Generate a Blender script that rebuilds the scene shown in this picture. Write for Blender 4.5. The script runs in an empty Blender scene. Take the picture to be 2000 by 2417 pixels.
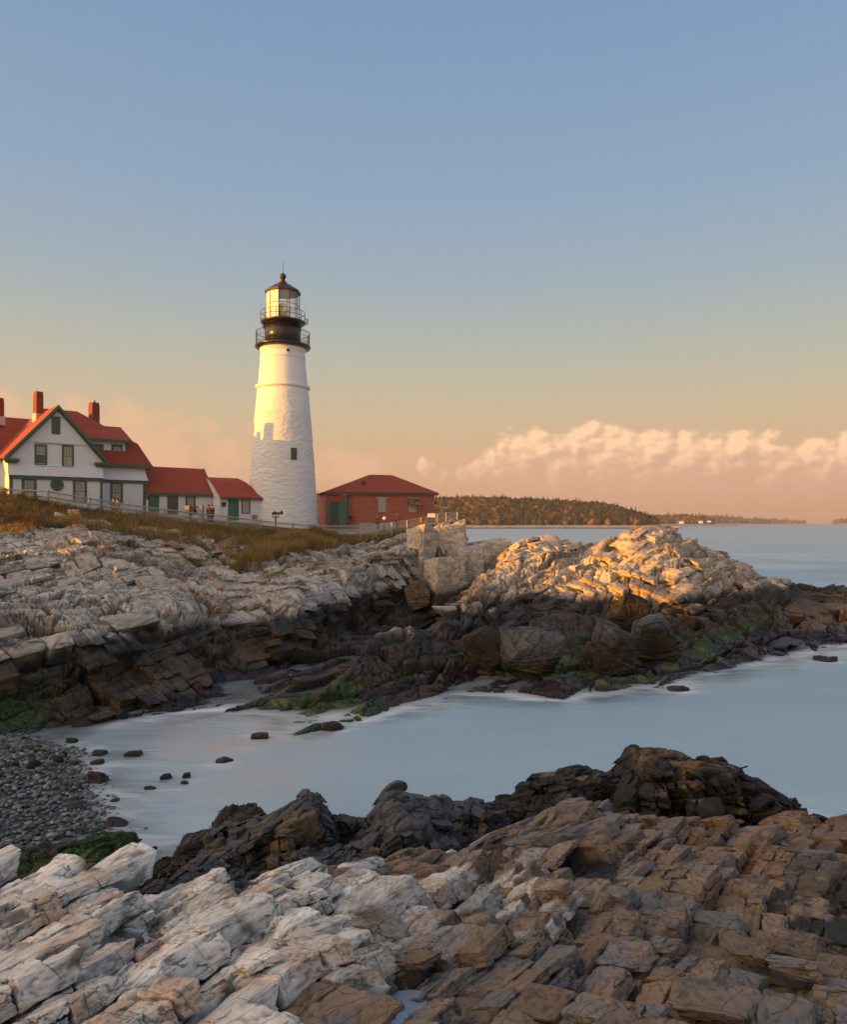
import bpy, math, random
import numpy as np
from mathutils import Vector, Matrix
SC = bpy.context.scene
COL = SC.collection
R = math.radians
# ------------------------------------------------------------------ camera, sky, sun, exposure
F, CX, HY, CZ = 1750.0, 1000.0, 1235.0, 8.0
cam = bpy.data.cameras.new('camera'); camo = bpy.data.objects.new('camera', cam); COL.objects.link(camo)
camo.location = (0, 0, CZ); camo.rotation_euler = (R(90), 0, 0)
cam.sensor_fit = 'HORIZONTAL'; cam.sensor_width = 36; cam.lens = 36 * F / 2000
cam.shift_y = (HY - 1208.5) / 2000; cam.clip_start = .1; cam.clip_end = 60000
SC.camera = camo
SUN_AZ = math.atan2(-0.90, -0.436)      # direction towards the sun, measured from +Y towards +X
SUN_EL = R(4.3)
sdir = Vector((math.sin(SUN_AZ) * math.cos(SUN_EL), math.cos(SUN_AZ) * math.cos(SUN_EL), math.sin(SUN_EL)))
sun = bpy.data.lights.new('sun', 'SUN'); suno = bpy.data.objects.new('sun', sun); COL.objects.link(suno)
sun.energy = 5.0; sun.angle = R(.5); sun.color = (1, .41, .025)
suno.rotation_euler = sdir.to_track_quat('Z', 'Y').to_euler(); suno.location = (-60, -20, 40)
W = bpy.data.worlds.new('World'); SC.world = W; W.use_nodes = True
SC.view_settings.view_transform = 'Standard'; SC.view_settings.look = 'None'
SC.view_settings.exposure = 0.76; SC.view_settings.gamma = 1.0
SC.cycles.max_bounces = 5; SC.cycles.volume_bounces = 0; SC.cycles.diffuse_bounces = 1
SC.cycles.sample_clamp_indirect = 4; SC.cycles.use_denoising = True

class NT:
    """small node tree builder"""
    def __init__(s, nt): s.nt = nt; s.n = nt.nodes; s.l = nt.links
    def new(s, t, **k):
        n = s.n.new(t)
        for a, b in k.items(): setattr(n, a, b)
        return n
    def put(s, sock, v):
        if isinstance(v, bpy.types.NodeSocket): s.l.new(v, sock)
        elif v is not None: sock.default_value = v
    def m(s, op, a, b=None, c=None, clamp=False):
        n = s.new('ShaderNodeMath', operation=op); n.use_clamp = clamp
        for i, v in enumerate((a, b, c)):
            if v is not None: s.put(n.inputs[i], v)
        return n.outputs[0]
    def vm(s, op, a, b=None, sc=None):
        n = s.new('ShaderNodeVectorMath', operation=op)
        s.put(n.inputs[0], a)
        if b is not None: s.put(n.inputs[1], b)
        if sc is not None: s.put(n.inputs['Scale'], sc)
        return n.outputs['Value'] if op in ('DOT_PRODUCT', 'LENGTH') else n.outputs[0]
    def mix(s, f, a, b, mode='MIX'):
        n = s.new('ShaderNodeMix', data_type='RGBA', blend_type=mode)
        n.clamp_factor = True
        s.put(n.inputs[0], f); s.put(n.inputs[6], a); s.put(n.inputs[7], b); return n.outputs[2]
    def ramp(s, f, stops, interp='LINEAR'):
        n = s.new('ShaderNodeValToRGB'); r = n.color_ramp; r.interpolation = interp
        while len(r.elements) < len(stops): r.elements.new(.5)
        for e, (p, c) in zip(r.elements, stops):
            e.position = p; e.color = (c if hasattr(c, '__len__') else (c, c, c)) + ((1,) if not hasattr(c, '__len__') or len(c) == 3 else ())
        s.put(n.inputs[0], f); return n.outputs[0]
    def noise(s, v, scale, det=4, rough=.55, dist=0, out=0):
        n = s.new('ShaderNodeTexNoise'); s.put(n.inputs['Vector'], v)
        n.inputs['Scale'].default_value = scale; n.inputs['Detail'].default_value = det
        n.inputs['Roughness'].default_value = rough; n.inputs['Distortion'].default_value = dist
        return n.outputs[out]
    def sstep(s, x, a, b):
        n = s.new('ShaderNodeMapRange', interpolation_type='SMOOTHSTEP'); n.clamp = True
        s.put(n.inputs[0], x); n.inputs[1].default_value = a; n.inputs[2].default_value = b
        return n.outputs[0]

def srgb(r, g, b):
    f = lambda c: (c / 255 / 12.92) if c <= 10 else ((c / 255 + .055) / 1.055) ** 2.4
    return (f(r), f(g), f(b))

def build_world():
    t = NT(W.node_tree); t.n.clear()
    out = t.new('ShaderNodeOutputWorld'); bg = t.new('ShaderNodeBackground')
    sky = t.new('ShaderNodeTexSky', sky_type='NISHITA'); sky.sun_disc = False
    sky.sun_elevation = SUN_EL; sky.sun_rotation = SUN_AZ; sky.air_density = 1.0; sky.dust_density = 1.6; sky.ozone_density = 2.0
    tc = t.new('ShaderNodeTexCoord'); d = t.vm('NORMALIZE', tc.outputs['Generated'])
    sx = t.new('ShaderNodeSeparateXYZ'); t.put(sx.inputs[0], d)
    el = t.m('ARCSINE', sx.outputs[2]); az = t.m('ARCTAN2', sx.outputs[0], sx.outputs[1])
    # hue of the evening air by elevation (rad / 0.8)
    e = t.m('DIVIDE', t.m('MAXIMUM', el, 0.0), .8, clamp=True)
    g = t.ramp(e, [(0.0, srgb(203, 152, 132)), (.035, srgb(212, 163, 135)), (.11, srgb(216, 176, 140)), (.18, srgb(206, 184, 150)),
                   (.27, srgb(184, 184, 168)), (.38, srgb(160, 175, 183)), (.52, srgb(141, 166, 192)), (.78, srgb(120, 153, 187)), (1, srgb(105, 140, 175))])
    # the sky behind the camera, round the setting sun, is brighter and warmer
    sd = t.vm('DOT_PRODUCT', d, tuple(sdir))
    glow = t.sstep(sd, .12, .95)
    bright = t.mix(glow, g, (2.0, 1.48, 1.0, 1), 'MIX')
    c = bright
    # blend in the physical sky
    nis = t.vm('SCALE', sky.outputs[0], sc=.12)
    fin = t.mix(.12, c, nis)
    t.put(bg.inputs[0], fin); bg.inputs[1].default_value = .65
    t.l.new(bg.outputs[0], out.inputs[0])
build_world()

# ------------------------------------------------------------------ scene helpers
def tag(o, label=None, cat=None, group=None, kind=None):
    if label: o['label'] = label
    if cat: o['category'] = cat
    if group: o['group'] = group
    if kind: o['kind'] = kind
    return o
def P(px, py, d): return Vector(((px - CX) / F * d, d, CZ - (py - HY) / F * d))
def PZ(px, z, d): return Vector(((px - CX) / F * d, d, z))
def empty(name, loc=(0, 0, 0), rz=0):
    o = bpy.data.objects.new(name, None); o.location = loc; o.rotation_euler = (0, 0, rz); COL.objects.link(o); return o
def np_mesh(name, V, Fc, mat, parent=None, cols=None, smooth=False, loc=None):
    """V (n,3); Fc (m,k) equal sized faces"""
    V = np.asarray(V, dtype=np.float32); Fc = np.asarray(Fc, dtype=np.int32)
    me = bpy.data.meshes.new(name); k = Fc.shape[1]; m = len(Fc)
    me.vertices.add(len(V)); me.vertices.foreach_set('co', V.ravel())
    me.loops.add(m * k); me.loops.foreach_set('vertex_index', Fc.ravel())
    me.polygons.add(m); me.polygons.foreach_set('loop_start', np.arange(0, m * k, k, dtype=np.int32))
    try: me.polygons.foreach_set('loop_total', np.full(m, k, dtype=np.int32))
    except Exception: pass
    if smooth: me.polygons.foreach_set('use_smooth', np.ones(m, dtype=bool))
    me.update(calc_edges=True); me.validate()
    if cols is not None:
        for an, arr in cols.items():
            a = me.color_attributes.new(an, 'FLOAT_COLOR', 'POINT')
            c4 = np.ones((len(V), 4), dtype=np.float32); c4[:, :arr.shape[1]] = arr
            a.data.foreach_set('color', c4.ravel())
    me.materials.append(mat)
    o = bpy.data.objects.new(name, me); COL.objects.link(o)
    if parent: o.parent = parent
    if loc is not None: o.location = loc
    return o

# ------------------------------------------------------------------ numpy noise
def _h(i, j, k, s):
    with np.errstate(over='ignore'):
        h = (i.astype(np.uint32) * np.uint32(73856093)) ^ (j.astype(np.uint32) * np.uint32(19349663)) ^ (k.astype(np.uint32) * np.uint32(83492791)) ^ np.uint32((s * 2654435761) & 0xffffffff)
        h ^= h >> np.uint32(16); h *= np.uint32(0x7feb352d); h ^= h >> np.uint32(15); h *= np.uint32(0x846ca68b); h ^= h >> np.uint32(16)
    return (h >> np.uint32(8)).astype(np.float32) * np.float32(1 / 16777216)
def vnoise(p, seed=0):
    f = np.floor(p); i, j, k = (f[:, a].astype(np.int64) for a in range(3)); t = (p - f).astype(np.float32); t = t * t * (3 - 2 * t)
    r = 0
    for a in (0, 1):
        wa = t[:, 0] if a else 1 - t[:, 0]
        for b in (0, 1):
            wb = wa * (t[:, 1] if b else 1 - t[:, 1])
            for c in (0, 1):
                r = r + wb * (t[:, 2] if c else 1 - t[:, 2]) * _h(i + a, j + b, k + c, seed)
    return r * 2 - 1
def fbm(p, scale, octv=4, seed=0, gain=.5):
    p = np.asarray(p, dtype=np.float64) / scale; r = 0; a = 1; tot = 0
    for o in range(octv):
        r = r + a * vnoise(p * 2.03 ** o + 17.3 * o, seed + o * 7); tot += a; a *= gain
    return r / tot
def voro(q, seed):
    f = np.floor(q).astype(np.int64); q = q.astype(np.float32)
    n = len(q); b1 = np.full(n, 1e9, np.float32); b2 = b1.copy()
    c1 = np.zeros((n, 3), np.float32); c2 = c1.copy(); idh = np.zeros((n, 3), np.int64)
    for dx in (-1, 0, 1):
        for dy in (-1, 0, 1):
            for dz in (-1, 0, 1):
                i, j, k = f[:, 0] + dx, f[:, 1] + dy, f[:, 2] + dz
                c = np.stack([i + .1 + .8 * _h(i, j, k, seed), j + .1 + .8 * _h(i, j, k, seed + 1), k + .1 + .8 * _h(i, j, k, seed + 2)], 1).astype(np.float32)
                d = ((q - c) ** 2).sum(1)
                m1 = d < b1; m2 = (~m1) & (d < b2)
                b2 = np.where(m1, b1, np.where(m2, d, b2)); c2 = np.where(m1[:, None], c1, np.where(m2[:, None], c, c2))
                b1 = np.where(m1, d, b1); c1 = np.where(m1[:, None], c, c1)
                idh[m1, 0] = i[m1]; idh[m1, 1] = j[m1]; idh[m1, 2] = k[m1]
    bd = (b2 - b1) / (2 * np.sqrt(((c2 - c1) ** 2).sum(1)) + 1e-6)
    return c1, bd, idh
def frame(strike, dip):
    """strata frame: e1 along strike, e3 normal to the beds"""
    e1 = np.array([math.sin(R(strike)), math.cos(R(strike)), .10]); e1 /= np.linalg.norm(e1)
    h = np.array([e1[1], -e1[0], 0]); h /= np.linalg.norm(h)
    up = np.cross(h, e1); up /= np.linalg.norm(up)
    if up[2] < 0: up = -up
    e3 = math.cos(R(dip)) * up + math.sin(R(dip)) * h
    return np.stack([e1, np.cross(e3, e1), e3])
def sst(x, a, b):
    t = np.clip((x - a) / (b - a), 0, 1); return t * t * (3 - 2 * t)
def cut1(u, key, seed):
    """irregular 1-d joints: index, fraction inside the slice, distance to the nearest joint, slice width"""
    i = np.floor(u).astype(np.int64); J = .72; z = np.zeros_like(i)
    b = lambda n: n + J * (_h(n, key, z, seed) - .5)
    lo, hi = b(i), b(i + 1); m = u < lo; i = np.where(m, i - 1, i); m2 = u > hi; i = np.where(m2, i + 1, i)
    lo, hi = b(i), b(i + 1); w = hi - lo
    return i, ((u - lo) / w).astype(np.float32), np.minimum(u - lo, hi - u).astype(np.float32), w
def fracture(Pn, fr, levels, seed, rough=None):
    """jointed, bedded rock. level = (along strike, across, bed thickness, step, saw, crack depth, crack width, frame)"""
    disp = np.zeros(len(Pn), np.float32); crack = np.zeros(len(Pn), np.float32); ids = []
    s0 = levels[0][1]
    w = np.stack([fbm(Pn + a * 31.7, s0 * 1.3, 3, seed + 90 + a) for a in range(3)], 1) * s0 * .26
    a = R(52); rot = np.array([[math.cos(a), -math.sin(a), 0], [math.sin(a), math.cos(a), 0], [0, 0, 1]])
    frs = (fr, fr @ rot @ np.array([[1, 0, 0], [0, math.cos(.5), -math.sin(.5)], [0, math.sin(.5), math.cos(.5)]]))
    for li, (sa, sb, sc, step, saw, cd, cw, fi) in enumerate(levels):
        q = (Pn + w * (1 if li < 2 else .6)) @ frs[fi].T
        if li: q = q + fbm(Pn + 5 * li, sb * .8, 2, seed + 60 + li)[:, None] * sb * .22
        q = q / np.array([sa, sb, sc]); s = seed + li * 11
        k, f3, d3, w3 = cut1(q[:, 2], np.zeros(len(q), np.int64), s)
        hk = _h(k, k * 0, k * 0, s + 1)
        j, f2, d2, w2 = cut1(q[:, 1] + 7.3 * hk, k, s + 2)
        i, f1, d1, w1 = cut1(q[:, 0] + 5.1 * _h(k, j, k * 0, s + 3), k * 57 + j, s + 4)
        r = _h(i, j, k, s + 5); ids.append(r)
        g1 = _h(i, j, k, s + 6) - .5; g2 = _h(i, j, k, s + 7) - .5
        bd = np.minimum(np.minimum(d3 * sc * 1.3, d2 * sb), d1 * sa)
        d = step * (r - .5) * 2 + saw * (f3 - .5) * sc + saw * .8 * g2 * (f2 - .5) * sb + saw * .35 * g1 * (f1 - .5) * sa
        rw = cw * (.35 + 1.3 * _h(k, j, i * 0, s + 8)); ck = np.exp(-(bd / rw) ** 2); dp = cd * (.3 + 1.4 * _h(i, j, k, s + 9))
        disp += (d - dp * ck - dp * .25 * np.exp(-bd / (cw * 2.2))).astype(np.float32); crack = np.maximum(crack, ck)
    return disp, crack, ids
def hermite(xk, Y, x):
    """C1 interpolation of rows of Y (k, ...) at knots xk"""
    xk = np.asarray(xk, float); m = np.gradient(Y, xk, axis=0)
    i = np.clip(np.searchsorted(xk, x) - 1, 0, len(xk) - 2); h = (xk[i + 1] - xk[i]); t = (x - xk[i]) / h
    sh = (-1,) + (1,) * (Y.ndim - 1); t = t.reshape(sh); h = h.reshape(sh)
    h00 = 2 * t ** 3 - 3 * t ** 2 + 1; h10 = t ** 3 - 2 * t ** 2 + t; h01 = -2 * t ** 3 + 3 * t ** 2; h11 = t ** 3 - t ** 2
    cub = h00 * Y[i] + h10 * h * m[i] + h01 * Y[i + 1] + h11 * h * m[i + 1]
    lin = Y[i] * (1 - t) + Y[i + 1] * t
    return .45 * cub + .55 * lin
def loft(tab, nc, nr, x0=None, x1=None):
    """tab {px: [(py, d, rough), ...]}; returns base points (nr, nc, 3), rough (nr,nc), px, row parameter"""
    xs = sorted(tab); A = np.array([tab[x] for x in xs], float)            # cols, rows, (py,d,rough)
    px = np.linspace(xs[0] if x0 is None else x0, xs[-1] if x1 is None else x1, nc)
    C = hermite(xs, A, px)                                                # nc, rows, 3
    d = C[..., 1]; X = (px[:, None] - CX) / F * d; Z = CZ - (C[..., 0] - HY) / F * d
    Q = np.stack([X, d, Z, C[..., 2]], -1).transpose(1, 0, 2)              # rows, nc, 4
    seg = np.median(np.linalg.norm(np.diff(Q[..., :3], axis=0), axis=2) / (.5 * (Q[1:, :, 1] + Q[:-1, :, 1])), axis=1)
    seg = np.maximum(seg, seg.sum() * .015)
    cum = np.concatenate([[0], np.cumsum(seg)]); tt = np.linspace(0, cum[-1], nr)
    S = hermite(cum, Q, tt)
    rowp = np.interp(tt, cum, np.arange(len(cum)))
    return S[..., :3], np.clip(S[..., 3], 0, 2), px, rowp
def grid_normals(S):
    du = np.gradient(S, axis=1); dv = np.gradient(S, axis=0)
    n = np.cross(du, dv); n /= np.linalg.norm(n, axis=2, keepdims=True) + 1e-9
    return n
def grid_faces(nr, nc):
    a = np.arange(nr * nc).reshape(nr, nc)
    return np.stack([a[:-1, :-1], a[:-1, 1:], a[1:, 1:], a[1:, :-1]], -1).reshape(-1, 4)
def blur2(S, k):
    for _ in range(k):
        for ax in (0, 1):
            a = np.roll(S, 1, ax); b = np.roll(S, -1, ax)
            if ax == 0: a[0] = S[0]; b[-1] = S[-1]
            else: a[:, 0] = S[:, 0]; b[:, -1] = S[:, -1]
            S = (a + 2 * S + b) / 4
    return S
HITS = []      # point clouds of everything solid near the water, for the foam and for standing things on the ground
# ------------------------------------------------------------------ materials
def mat_new(name):
    m = bpy.data.materials.new(name); m.use_nodes = True; t = NT(m.node_tree)
    b = t.n['Principled BSDF']; return m, t, b
def bump(t, b, h, dist, strength=1.0):
    n = t.new('ShaderNodeBump'); t.put(n.inputs['Height'], h); n.inputs['Distance'].default_value = dist; n.inputs['Strength'].default_value = strength
    t.put(b.inputs['Normal'], n.outputs[0])
def plain(name, col, rough=.6, metal=0, var=.12, scale=3, bmp=0, spec=.4):
    m, t, b = mat_new(name)
    tc = t.new('ShaderNodeTexCoord').outputs['Object']
    n = t.noise(tc, scale, 5)
    f = t.m('ADD', 1 - var, t.m('MULTIPLY', n, 2 * var))
    c = t.vm('SCALE', col, sc=f); t.put(b.inputs['Base Color'], c)
    b.inputs['Roughness'].default_value = rough; b.inputs['Metallic'].default_value = metal; b.inputs['Specular IOR Level'].default_value = spec
    if bmp: bump(t, b, t.noise(tc, scale * 6, 4), bmp)
    return m
def rock_material(name, s, wet=0.0):
    """colour comes from the Col attribute; the shader adds grain, foliation streaks, hairline joints"""
    m, t, b = mat_new(name)
    at = t.new('ShaderNodeAttribute', attribute_name='Col').outputs['Color']
    a2 = t.new('ShaderNodeAttribute', attribute_name='Aux'); sp = t.new('ShaderNodeSeparateColor'); t.put(sp.inputs[0], a2.outputs['Color'])
    geo = t.new('ShaderNodeNewGeometry').outputs['Position']
    mp = t.new('ShaderNodeMapping'); t.put(mp.inputs[0], geo); mp.inputs['Rotation'].default_value = (R(24), R(18), R(33)); mp.inputs['Scale'].default_value = (1.0, .16, 1.4)
    streak = t.noise(mp.outputs[0], 9 / s, 6, .65, .4); grain = t.noise(geo, 26 / s, 5, .7); blot = t.noise(geo, 2.2 / s, 4, .6)
    wv = t.vm('SCALE', t.vm('SUBTRACT', t.noise(geo, 1.6 / s, 4, .6, 0, out=1), (.5, .5, .5)), sc=.12 * s); pw = t.vm('ADD', geo, wv)
    def family(n, sp, width, seed):
        u = t.m('ADD', t.m('MULTIPLY', t.vm('DOT_PRODUCT', pw, n), 1 / (sp * s)), t.m('MULTIPLY', t.noise(geo, .5 / s, 2), .9))
        ln = t.m('GREATER_THAN', t.m('ABSOLUTE', t.m('SUBTRACT', t.m('FRACT', u), .5)), .5 - width)
        return t.m('MULTIPLY', ln, t.sstep(t.noise(t.vm('ADD', geo, (seed, 0, 0)), 1.7 / s, 2), .47, .52))
    jm = t.m('MAXIMUM', family((.62, -.60, .50), .42, .020, 3.0), t.m('MAXIMUM', family((.55, .75, .2), .75, .012, 11.0), family((.2, -.35, .9), .60, .014, 23.0)))
    k = t.m('MULTIPLY', t.m('ADD', .55, t.m('MULTIPLY', streak, .9)), t.m('ADD', .62, t.m('MULTIPLY', grain, .76)))
    k = t.m('MULTIPLY', k, t.m('SUBTRACT', 1.0, t.m('MULTIPLY', jm, .62)))
    c = t.vm('SCALE', at, sc=k)
    # iron and salt staining
    c = t.mix(t.m('MULTIPLY', t.sstep(blot, .56, .70), .35), c, t.vm('MULTIPLY', c, (1.25, .86, .62)))
    c = t.mix(t.m('MULTIPLY', t.sstep(t.noise(geo, 5 / s, 5, .7), .60, .75), .4), c, t.vm('MULTIPLY', c, (.45, .45, .48)))
    t.put(b.inputs['Base Color'], c)
    t.put(b.inputs['Roughness'], t.m('SUBTRACT', .82, t.m('MULTIPLY', sp.outputs[0], .42)))
    b.inputs['Specular IOR Level'].default_value = .35
    h = t.m('ADD', t.m('MULTIPLY', streak, .7), t.m('ADD', t.m('MULTIPLY', grain, .35), t.m('MULTIPLY', jm, -1.0)))
    bump(t, b, h, .045 * s, 1.0)
    return m
M_ROCK = rock_material('bedrock', 1.3); M_ROCKN = rock_material('near_bedrock', .42); M_BOULDER = rock_material('boulder_rock', .8)

PALE = np.array([.58, .485, .385]); WARM = np.array([.42, .255, .15]); GREY = np.array([.26, .25, .245]); DARK = np.array([.050, .042, .036])
OCHRE = np.array([.175, .098, .038]); GREEN = np.array([.045, .085, .016]); YGREEN = np.array([.20, .19, .05]); MAROON = np.array([.050, .020, .020]); BROWN = np.array([.20, .135, .088])
WHITE = np.array([.72, .655, .58]); RUST = np.array([.16, .035, .018]); SOIL = np.array([.11, .085, .045]); SLATE = np.array([.105, .10, .10]); BLUEW = np.array([.42, .43, .46])
def mixc(c, k, w): w = np.clip(w, 0, 1)[:, None]; return c * (1 - w) + np.asarray(k) * w
def tidal(Pn, Nz, ids, crack, seed, z_dark=2.6, z_och=1.9, z_gr=.95, z_mar=.45, green=1.0, pale=PALE):
    """bedrock colour by height above the water: pale, black lichen, ochre, green weed, maroon weed"""
    n1 = fbm(Pn, 3.2, 4, seed); n2 = fbm(Pn, .9, 4, seed + 3); n3 = fbm(Pn, 7, 3, seed + 6); n4 = fbm(Pn * np.array([1, .35, 1]), .5, 3, seed + 8)
    c = np.tile(pale, (len(Pn), 1)).astype(float)
    c = mixc(c, WARM, sst(n1 + .3 * ids[1] - .15, .22, .5) * .65)
    c = mixc(c, BLUEW, sst(n3 - .3 * n2, .10, .4) * .32)
    c = mixc(c, GREY, sst(n2 + (ids[1] - .5) * .5, .14, .45) * .42)
    c = mixc(c, OCHRE, sst(n4 + .4 * n1, .42, .6) * .55)
    c *= (.80 + .40 * ids[min(2, len(ids) - 1)])[:, None]
    z = Pn[:, 2] + .55 * n1 + .30 * n2 + (ids[0] - .5) * .7
    lc = mixc(np.tile(SLATE, (len(Pn), 1)).astype(float), BROWN * .62, sst(n2, -.1, .3)); lc = mixc(lc, DARK, sst(n4 - n2, .05, .35) * .9)
    c = mixc(c, lc, 1 - sst(z, z_dark - .35, z_dark + .35))
    oc = mixc(np.tile(OCHRE, (len(Pn), 1)).astype(float), DARK, sst(n4, .05, .35) * .85)
    c = mixc(c, oc, (1 - sst(z, z_och - .3, z_och + .25)) * (.72 + .5 * n1))
    if green:
        gr = mixc(np.tile(GREEN, (len(Pn), 1)).astype(float), YGREEN, sst(n2, -.05, .35))
        c = mixc(c, gr, (1 - sst(z, z_gr - .15, z_gr + .2)) * sst(n3 + .5 * n1 + green - .55, 0, .22))
    ma = mixc(np.tile(MAROON, (len(Pn), 1)).astype(float), DARK * .6, sst(n2, 0, .3))
    c = mixc(c, ma, 1 - sst(z, z_mar - .12, z_mar + .15))
    c *= (1 - .32 * (1 - sst(z, z_dark - .4, z_dark + .2)))[:, None]
    wet = 1 - sst(z, .35, 1.2)
    return c, wet
def aux(wet): return np.stack([wet, wet, wet], 1)

def brick_bounds(i, j, k, s):
    """the joint planes either side of brick (i, j, k), in lattice units (same joints as cut1)"""
    z = np.zeros_like(i); J = .72; bb = lambda n, key, sd: n + J * (_h(n, key, z, sd) - .5)
    l3, h3 = bb(k, z, s), bb(k + 1, z, s); hk = 7.3 * _h(k, z, z, s + 1); l2, h2 = bb(j, k, s + 2) - hk, bb(j + 1, k, s + 2) - hk
    hj = 5.1 * _h(k, j, z, s + 3); key = k * 57 + j; l1, h1 = bb(i, key, s + 4) - hj, bb(i + 1, key, s + 4) - hj
    return np.stack([l1, l2, l3], 1).astype(float), np.stack([h1, h2, h3], 1).astype(float)
def block_layer(name, Pb, Nb, px, rp, fr, size, inset, seed, colfun, mat, splits=3, mres=8, gap=.03, jit=.07, keep=None, det=None, warp=.22, dcol=None, roundp=9, lift=.18, lim=None, cell=.3, squash=None, holes=None):
    """broken, bedded blocks whose lattice is cut by the rock surface: every block is a solid with its own faces"""
    rs = np.random.RandomState(seed); size = np.array(size, float)
    wf = lambda X: np.stack([fbm(X + a * 31.7, size[1] * 4, 2, seed + 90 + a) for a in range(3)], 1) * size[1] * warp * 2
    Pi = Pb - Nb * inset; q = (Pi + wf(Pi)) @ fr.T / size; s = seed
    k, _, _, _ = cut1(q[:, 2], np.zeros(len(q), np.int64), s); hk = _h(k, k * 0, k * 0, s + 1)
    j, _, _, _ = cut1(q[:, 1] + 7.3 * hk, k, s + 2); i, _, _, _ = cut1(q[:, 0] + 5.1 * _h(k, j, k * 0, s + 3), k * 57 + j, s + 4)
    key = np.stack([i, j, k], 1); U, first, inv = np.unique(key, axis=0, return_index=True, return_inverse=True); inv = inv.ravel()
    cnt = np.bincount(inv); mean = lambda A: np.stack([np.bincount(inv, A[:, c]) / cnt for c in range(A.shape[1])], 1)
    Nm = mean(Nb); Nm /= np.linalg.norm(Nm, axis=1, keepdims=True); meta = mean(np.stack([px, rp], 1))
    lo, hi = brick_bounds(U[:, 0], U[:, 1], U[:, 2], s)
    if keep is not None:
        kk = keep(meta[:, 0], meta[:, 1], rs.uniform(0, 1, len(U)), mean(Pb)); lo, hi, Nm, meta = lo[kk], hi[kk], Nm[kk], meta[kk]
    for sp in range(splits):
        ext = (hi - lo) * size; ax = np.argmax(ext * np.array([.75, 1.0, 1.25]), 1); do = rs.uniform(0, 1, len(lo)) < (.85, .8, .7, .6, .5, .4, .3)[sp]
        f = rs.uniform(.32, .68, len(lo)); r = np.arange(len(lo)); cutp = lo[r, ax] * (1 - f) + hi[r, ax] * f
        lo2, hi2 = lo.copy(), hi.copy(); lo2[r, ax] = cutp; h1 = hi.copy(); h1[r[do], ax[do]] = cutp[do]
        lo, hi, Nm, meta = np.concatenate([lo, lo2[do]]), np.concatenate([h1, hi2[do]]), np.concatenate([Nm, Nm[do]]), np.concatenate([meta, meta[do]])
    n = len(lo); c = (lo + hi) / 2 * size; hf = (hi - lo) / 2 * size
    if lim is not None:      # pieces that would stand proud of the weathered surface have long since fallen
        x0, y0 = Pb[:, 0].min(), Pb[:, 1].min(); gx, gy = ((Pb[:, 0] - x0) / cell).astype(int), ((Pb[:, 1] - y0) / cell).astype(int); Zr = np.full((gx.max() + 1, gy.max() + 1), -99.0); np.maximum.at(Zr, (gx, gy), Pb[:, 2])
        for _ in range(2):
            for ax_, s_ in ((0, 1), (0, -1), (1, 1), (1, -1)): Zr = np.where(Zr < -90, np.roll(Zr, s_, ax_), Zr)
        Cw = c @ fr; Cw = Cw - wf(Cw); tz_ = Cw[:, 2] + (hf * np.abs(fr[:, 2])).sum(1); ux, uy = ((Cw[:, 0] - x0) / cell).astype(int).clip(0, Zr.shape[0] - 1), ((Cw[:, 1] - y0) / cell).astype(int).clip(0, Zr.shape[1] - 1)
        ok = (Zr[ux, uy] > .08) & (tz_ < Zr[ux, uy] + lim * rs.uniform(.4, 1.3, n))
        if holes is not None:
            for hx_, hy_, hr_ in holes: ok &= np.linalg.norm(Cw[:, :2] - np.array([hx_, hy_]), axis=1) > hr_
        lo, hi, Nm, meta, c, hf = lo[ok], hi[ok], Nm[ok], meta[ok], c[ok], hf[ok]; n = len(lo)
    # unit rounded box
    g = np.linspace(-1, 1, mres); g = np.sign(g) * np.abs(g) ** .8; A, B = np.meshgrid(g, g); o1 = np.ones_like(A); Vs = []; Fs = []; fn = []
    for axx, sg in ((0, 1), (0, -1), (1, 1), (1, -1), (2, 1), (2, -1)):
        qq = [None] * 3; qq[axx] = o1 * sg; qq[(axx + 1) % 3] = A * sg; qq[(axx + 2) % 3] = B; Vs.append(np.stack(qq, -1).reshape(-1, 3)); fn.append(np.eye(3)[axx] * sg)
    cube = np.stack(Vs); rb = cube / (np.sum(np.abs(cube) ** roundp, axis=2, keepdims=True) ** (1 / roundp)); nb = np.sign(rb) * np.abs(rb) ** 5; nb /= np.linalg.norm(nb, axis=2, keepdims=True)
    nface = np.stack(fn)                                             # 6,3 in lattice axes
    Nl = Nm @ fr.T; vis = (Nl @ nface.T) > -.72                       # n,6 faces that can be seen
    bi, fi = np.nonzero(vis); m2 = mres * mres
    R0 = rb[fi]; NR = nb[fi]                                          # K, m2, 3
    ht = (hf * (1 - gap) - .0)[bi][:, None]; 
    # taper and skew of each block
    sk = rs.normal(size=(n, 3, 3)) * jit; sk[:, 0, 0] = sk[:, 1, 1] = sk[:, 2, 2] = 0
    loc = R0 * ht; tp = rs.normal(size=(n, 3, 3)) * jit * 1.3
    R1 = R0 + np.einsum('kmi,kij->kmj', R0, sk[bi]) + R0 * np.einsum('kmi,kij->kmj', R0, tp[bi])
    loc = R1 * ht; lift_ = (Nl * (rs.uniform(-1, 1, (n, 1)) * lift * np.minimum(hf.min(1, keepdims=True) * 2, 10)))[bi][:, None]
    Q = (c[bi][:, None] + loc + lift_).reshape(-1, 3); X = Q @ fr; X = X - wf(X); NW = (NR.reshape(-1, 3) / np.repeat(np.maximum(hf[bi], .05), m2, 0) * np.repeat(hf[bi].mean(1, keepdims=True), m2, 0)); NW = NR.reshape(-1, 3) @ fr
    ids0 = rs.uniform(0, 1, n)[bi].repeat(m2); ids1 = rs.uniform(0, 1, n)[bi].repeat(m2)
    hs = hf.min(1)[bi].repeat(m2)
    d = .09 * hs * fbm(X, size[1] * .3, 3, seed + 70); crack = np.zeros(len(X), np.float32)
    if det is not None: dd, crack, _ = fracture(X, fr, det, seed + 40); d = d + dd
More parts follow.
